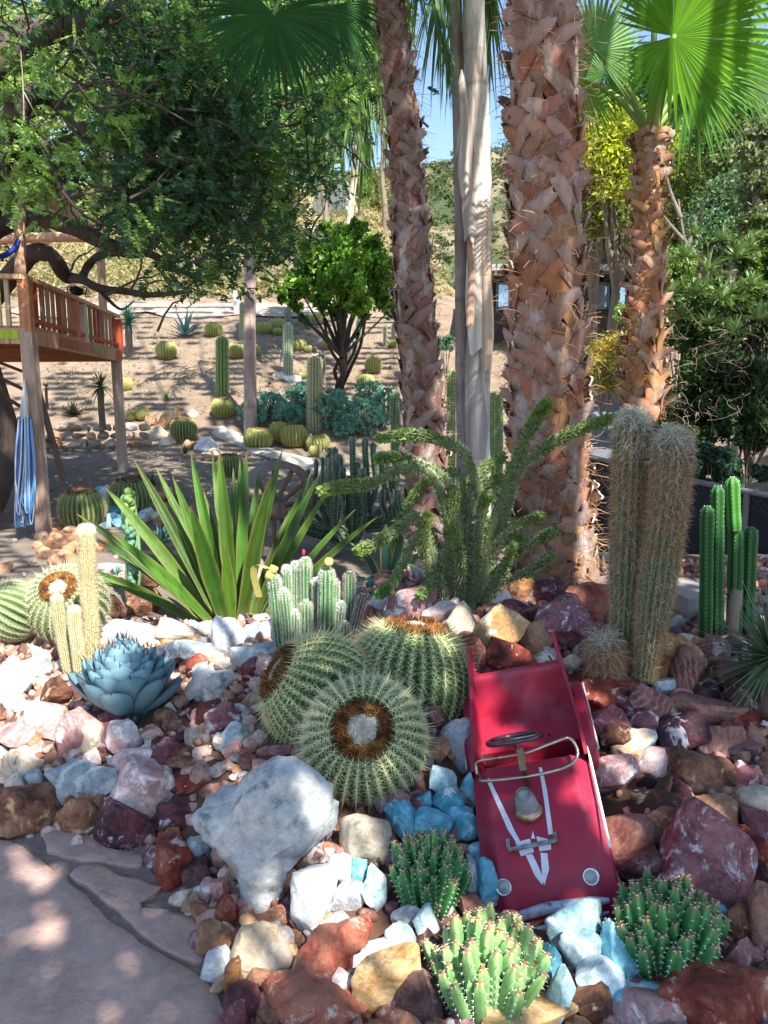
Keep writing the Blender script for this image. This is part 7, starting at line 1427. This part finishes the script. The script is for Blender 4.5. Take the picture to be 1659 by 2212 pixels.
# agaves, yuccas, grass tufts on the slope
for (u, v, w_, n, col, W, el, dr, lab, nm, hg) in [(400, 728, 74, 26, (.16, .27, .32), .17, (15, 80), .05, 'big pale blue agave near the top of the slope', 'blue_agave', 0), (661, 710, 46, 22, (.15, .26, .30), .16, (20, 80), .05, 'small pale blue agave beside the hilltop path', 'blue_agave', 0), (278, 700, 66, 110, (.07, .20, .16), .05, (-35, 85), .15, 'blue-green tree yucca with a short trunk beside the deck', 'tree_yucca', .9), (218, 838, 60, 90, (.05, .12, .03), .07, (-40, 85), .3, 'dark green tree yucca seen under the deck', 'tree_yucca', .8), (360, 868, 46, 70, (.12, .2, .06), .03, (30, 88), .2, 'green grassy tuft on the slope above the wall', 'grass_tuft', 0), (400, 985, 60, 90, (.06, .11, .04), .025, (25, 88), .25, 'dark grassy tuft in front of the shaded barrel cactus', 'grass_tuft', 0), (330, 1060, 95, 150, (.07, .10, .05), .012, (20, 88), .35, 'wispy fine grass tuft behind the sword leaves', 'grass_tuft', 0), (582, 835, 36, 50, (.06, .1, .04), .04, (20, 85), .2, 'dark tuft between the thin trunk and the pale column', 'grass_tuft', 0), (803, 780, 36, 60, (.10, .17, .05), .035, (20, 85), .2, 'tuft of grass right of the citrus trunk', 'grass_tuft', 0), (775, 825, 38, 60, (.05, .10, .04), .03, (10, 85), .2, 'dark tuft under the citrus tree', 'grass_tuft', 0), (60, 850, 40, 40, (.22, .32, .05), .09, (10, 85), .3, 'bright green leafy clump seen left under the deck', 'leafy_clump', .3), (100, 840, 36, 36, (.22, .34, .06), .1, (10, 85), .3, 'bright green leafy clump right behind the deck\'s front post', 'leafy_clump', .4), (10, 930, 40, 40, (.2, .28, .05), .09, (10, 85), .3, 'yellow-green clump at the left edge behind the ladder', 'leafy_clump', .2), (160, 900, 70, 160, (.03, .05, .02), .05, (0, 85), .2, 'dark low bush in the shade behind the wall', 'low_bush', 0), (975, 640, 50, 80, (.40, .33, .2), .02, (20, 80), .9, 'dry weeping straw-coloured tuft between the palm trunks', 'grass_tuft', .6)]:
    y_ = G(u, v)[1] if not nm in ('tree_yucca', 'leafy_clump') else None; g_ = G(u, v) if y_ else at(u, v, {278: 20.5, 218: 14.2}.get(u, 14.0)); h_ = hg; w_ = w_*(1.5 if nm in ('blue_agave', 'tree_yucca') else 1.1)
    rosette(g_+[0, 0, .03], w_*.55*pxm(g_), n, col, int(u*7), lab, name=nm, cat=nm.replace('_', ' '), W=W, el=el, droop=dr, hgt=h_)
# teal shrubs
def tealbush(u, v, w_, h_, lab, seed, col=(.19, .42, .33)):
    r = np.random.default_rng(seed); g_ = G(u, v+h_*.45); c = at(u, v, g_[1]); s = pxm(c); t = thing('teal_shrub', g_, lab, 'shrub', 'teal shrubs on the slope'); m = MB(); k = int(w_*h_/26); d = nrm(r.normal(size=(k, 3))+[0, -.2, .35]); tipp = c+d*np.array([w_*.5*s, w_*.45*s, h_*.5*s])*r.uniform(.7, 1.05, (k, 1)); st = MB()
    for q in range(0, k, 4): st.tube([c-[0, 0, h_*.4*s], tipp[q]], .012, 4, (.2, .22, .15), cap=False)
    st.build('stems', M_bark, t); nb_ = 16; b = np.repeat(tipp, nb_, 0); dd = nrm(np.repeat(d, nb_, 0)*.8+r.normal(0, .75, (k*nb_, 3))); m.blades(b, dd, nrm(r.normal(size=dd.shape)), 7.5*s*r.uniform(.7, 1.2, k*nb_), 1.9*s, 2, col=np.repeat(vary(r, k, col, .35, .12), nb_, 0), prof=lambda t: np.array([.6, 1, .2])); m.build('leaves', vmat('succulent_leaf'), t)
for i, (u, v, w_, h_, lab) in enumerate([(545, 895, 60, 60, 'teal shrub left of the thin palm trunk'), (585, 875, 60, 50, 'teal shrub right of the thin palm trunk'), (640, 862, 60, 44, 'teal shrub behind the whitish spiny column, upper left'), (625, 895, 70, 44, 'teal shrub left of the whitish spiny column'), (720, 885, 90, 80, 'largest teal shrub, right of the whitish spiny column'), (785, 900, 90, 76, 'pale teal shrub below the citrus trunk'), (835, 880, 60, 80, 'teal shrub beside the dark palm trunk'), (800, 845, 60, 40, 'dark teal shrub under the citrus tree'), (655, 845, 50, 36, 'small teal shrub in the shade'), (750, 925, 60, 34, 'low teal shrub in front of the largest')]): tealbush(u, v, w_, h_, lab, 800+i)
# scrub masses
def scrub(name, n, region, yr, rad, leaf, cols, lab, seed, k=10):
    r = np.random.default_rng(seed); m = MB(); i = 0
    while i < n:
        u, v = r.uniform(region[0], region[1]), r.uniform(region[2], region[3]); p = G(u, v)
        if not (yr[0] < p[1] < yr[1]): i += 1; continue
        q = rad*r.uniform(.4, 1.3); c = p+[0, 0, q*.4]; m.leaves(blob_pts(r, c, q, k, .3), leaf*r.uniform(.6, 1.4, k), vary(r, k, cols[r.integers(len(cols))], .3), .4, r); i += 1
    o = m.build(name, M_leaf, origin=np.zeros(3)); tag(o, lab, name, kind='stuff')
scrub('dry_scrub', 3800, (0, 960, 380, 645), (26.5, 62), .6, .20, [(.34, .27, .16), (.28, .24, .12), (.20, .22, .08), (.40, .32, .2)], 'dry brown and olive scrub covering the steep hillside', 3, 16)
scrub('dry_scrub', 1500, (100, 860, 640, 900), (15, 27), .10, .05, [(.34, .27, .18), (.2, .2, .1), (.25, .18, .12)], 'scattered dry weeds on the cactus slope', 4, 8)
# shrubs dotted over the far hills
r = np.random.default_rng(5); dg = bpy.context.evaluated_depsgraph_get(); bpy.context.view_layer.update(); hv = np.array([v.co[:] for v in bpy.data.objects['hills'].data.vertices]); uu, vv, _ = proj(hv); sel = hv[(uu > 820) & (uu < 1260) & (vv > 280) & (vv < 680)]
m = MB(); pk = sel[r.integers(0, len(sel), 2600)]+r.normal(0, 1.4, (2600, 3))*[1, 1, 0]
for c in pk: q = r.uniform(.6, 1.9); m.leaves(blob_pts(r, c+[0, 0, q*.3], q, 14, .3, (1, 1, .7)), 1.0*r.uniform(.6, 1.4, 14), vary(r, 14, [(.055, .09, .035), (.09, .12, .045), (.16, .15, .07)][r.integers(3)], .3), .6, r)
o = m.build('scrub', M_leaf, origin=np.zeros(3)); tag(o, 'green and olive bushes dotted over the far hills', 'scrub', kind='stuff')
# ================================================================= SHADE TREE (unseen, behind and above the viewer; leaves placed to cast the dappled light)
LIT = [(40,1450,205,165),(150,1300,112,100),(185,1230,30,130),(290,1362,70,36),(385,1362,110,34),(485,1370,40,40),(430,1180,240,165),(250,1230,130,90),(660,1255,100,70),(715,1280,40,50),(545,1335,40,30),
 (850,1322,50,30),(965,1325,90,48),(1085,1345,58,62),(1120,1290,60,36),(1225,1140,80,165),(1215,930,62,330),(1185,700,60,60),(1150,560,50,40),(1265,1640,20,70),(1303,1760,15,130),(1240,1500,14,50),(1046,1560,9,70),(1335,1650,42,56),(1300,1500,46,16),(1385,1606,40,18),(1450,1408,50,24),(1545,1540,60,22),(1440,1452,20,16),(1560,1660,40,20),
 (1330,1760,14,40),(692,1775,42,55),(600,1955,52,46),(555,2050,58,48),(800,1795,26,20),(680,1945,55,82),(762,1930,50,50),(720,2030,125,80),(845,2110,88,70),(1045,2050,140,100),(868,2015,44,44),(1212,2112,34,60),(1262,1995,34,26),(1262,2058,56,26),(1318,2120,24,30),(1135,2180,80,26),(1585,1090,34,60),(1540,1060,20,30),
 (820,1150,60,60),(905,975,90,40),(870,1010,60,24),(980,1000,60,60),(1015,1060,40,60),(1090,1210,60,50),(900,1180,30,70),(60,1880,66,16),(105,2010,60,20),(1400,600,90,360),(1036,500,40,460),(1180,460,30,50),(890,520,20,60),(880,80,18,60),(1170,120,30,40),(1500,130,260,260),(1560,560,110,110),(1510,1450,30,20),(60,1180,40,14),(700,1160,60,20),(1450,1290,16,60),(1365,950,30,30)]
def want(u, v, d):
    n = mn.noise(Vector((u*.020, v*.020, 1.3)))*.55+mn.noise(Vector((u*.055, v*.055, 7.3)))*.45
    best = 9
    for a, b, c, e in LIT:
        q = math.hypot((u-a)/c, (v-b)/e)
        if q < best: best = q
    if best+n*.55 < 1: return 1            # sunlit
    if 12.5 < d < 26 and v > 650 and u < 860: return -1 if mn.noise(Vector((u*.010+v*.012, v*.03-u*.008, 2.2)))+.4*mn.noise(Vector((u*.05, v*.06, 5))) > -.02 else 0
    if d > 12.5: return 0                   # leave alone
    if v < 1050:
        if 380 < u < 740 and v < 215 and d < 6: return -1
        if u < 800 and v < 640 and d < 12: return -1 if math.hypot((u-390)/230, (v-340)/300)+n*.6 < 1 else 0
        if u > 1430 and v < 760: return 0
        if n > .30: return 1
        return -1
    if v > 1790 and u < 480: return -1
    if n > .27: return 1
    return -1
bpy.context.view_layer.update(); dg = bpy.context.evaluated_depsgraph_get()
e1 = nrm(np.cross(SUNV, [0, 0, 1.0])); e2 = np.cross(SUNV, e1); cell = .06; GR = {}
Cv = Vector(CAM)
for iv in range(-40, 2260, 11):
    for iu in range(-40, 1710, 11):
        d = ray(iu, iv); dn = nrm(d); hit, loc, nn, idx, ob, mt = SC.ray_cast(dg, Cv, Vector(dn), distance=40)
        if not hit: continue
        P = np.array(loc); dep = float((P-CAM)@FW); w_ = want(iu, iv, dep)
        if w_ == 0: continue
        a, b = P@e1, P@e2; key = (int(math.floor(a/cell)), int(math.floor(b/cell))); g_ = GR.setdefault(key, [0, 0, 0.0, 0.0, 0]); s_ = pxm(P)*11; wt = max(1.0, (s_/cell)**2)
        g_[0 if w_ > 0 else 1] += 1.0; g_[2] = max(g_[2], P@SUNV); g_[3] = max(g_[3], P[2]); g_[4] = max(g_[4], s_/cell)
# far hits cover several cells: spread them
G2 = {}
for (i, j), (l, s, t_, z_, k) in list(GR.items()):
    q = int(min(2, max(0, round(k/2))))
    for di in range(-q, q+1):
        for dj in range(-q, q+1):
            o_ = G2.setdefault((i+di, j+dj), [0, 0, 0.0]); wt = 1.0 if (di == 0 and dj == 0) else .35; o_[0] += l*wt; o_[1] += s*wt; o_[2] = max(o_[2], t_)
r = np.random.default_rng(12); pts = []; 
for (i, j), (l, s, tmax) in G2.items():
    if l >= s*.6: continue
    if any(G2.get((i+a_, j+b_), (0, 0))[0] > G2.get((i+a_, j+b_), (0, 0))[1]*1.2+.1 for a_, b_ in ((1, 0), (-1, 0), (0, 1), (0, -1))) and r.uniform() < .6: continue
    for _ in range(6):
        a, b = (i+r.uniform(0, 1))*cell, (j+r.uniform(0, 1))*cell; base = e1*a+e2*b
        t_ = tmax+r.uniform(4.2, 6.4)
        for _k in range(30):
            Q = base+SUNV*t_; u, v, dd = proj(Q)
            if dd < .3 or v < -130 or u > 1960 or u < -400: break
            t_ += .5
        if Q[2] < 2.6: t_ += (2.7-Q[2])/SUNV[2]; Q = base+SUNV*t_
        pts.append(Q)
pts = np.array(pts); print('shade leaves', len(pts))
base = np.array([4.6, -3.4, 0.0]); t = thing('shade_tree', base, 'unseen leafy tree above and behind the viewer, crown shaped to throw dappled shade on the bed', 'tree')
x_ = nrm(r.normal(size=(len(pts), 3))*.5+SUNV*1.0); dd = nrm(np.cross(x_, r.normal(size=(len(pts), 3))))
m = MB(); sd = np.cross(x_, dd); sz = r.uniform(.075, .11, len(pts))[:, None]; V = np.stack([pts-dd*sz*.5, pts+sd*sz*.36, pts+dd*sz*.5, pts-sd*sz*.36], 1); m.add(V.reshape(-1, 3), np.arange(len(pts)*4).reshape(-1, 4), np.repeat(vary(r, len(pts), (.06, .13, .035), .3), 4, 0)); m.build('crown', M_shade, t)
m = MB(); fk = base+[-.2, .2, 3.2]; twig(m, base-[0, 0, .2], fk, .28, .2, r, (.14, .1, .08), 10, .04)
lim = pts[r.integers(0, len(pts), 46)]
for q in lim:
    u, v, dd = proj((q+fk)/2)
    twig(m, fk, q+[0, 0, .1], .07, .012, r, (.14, .1, .08), 10, .03)
m.build('limbs', M_bark, t)
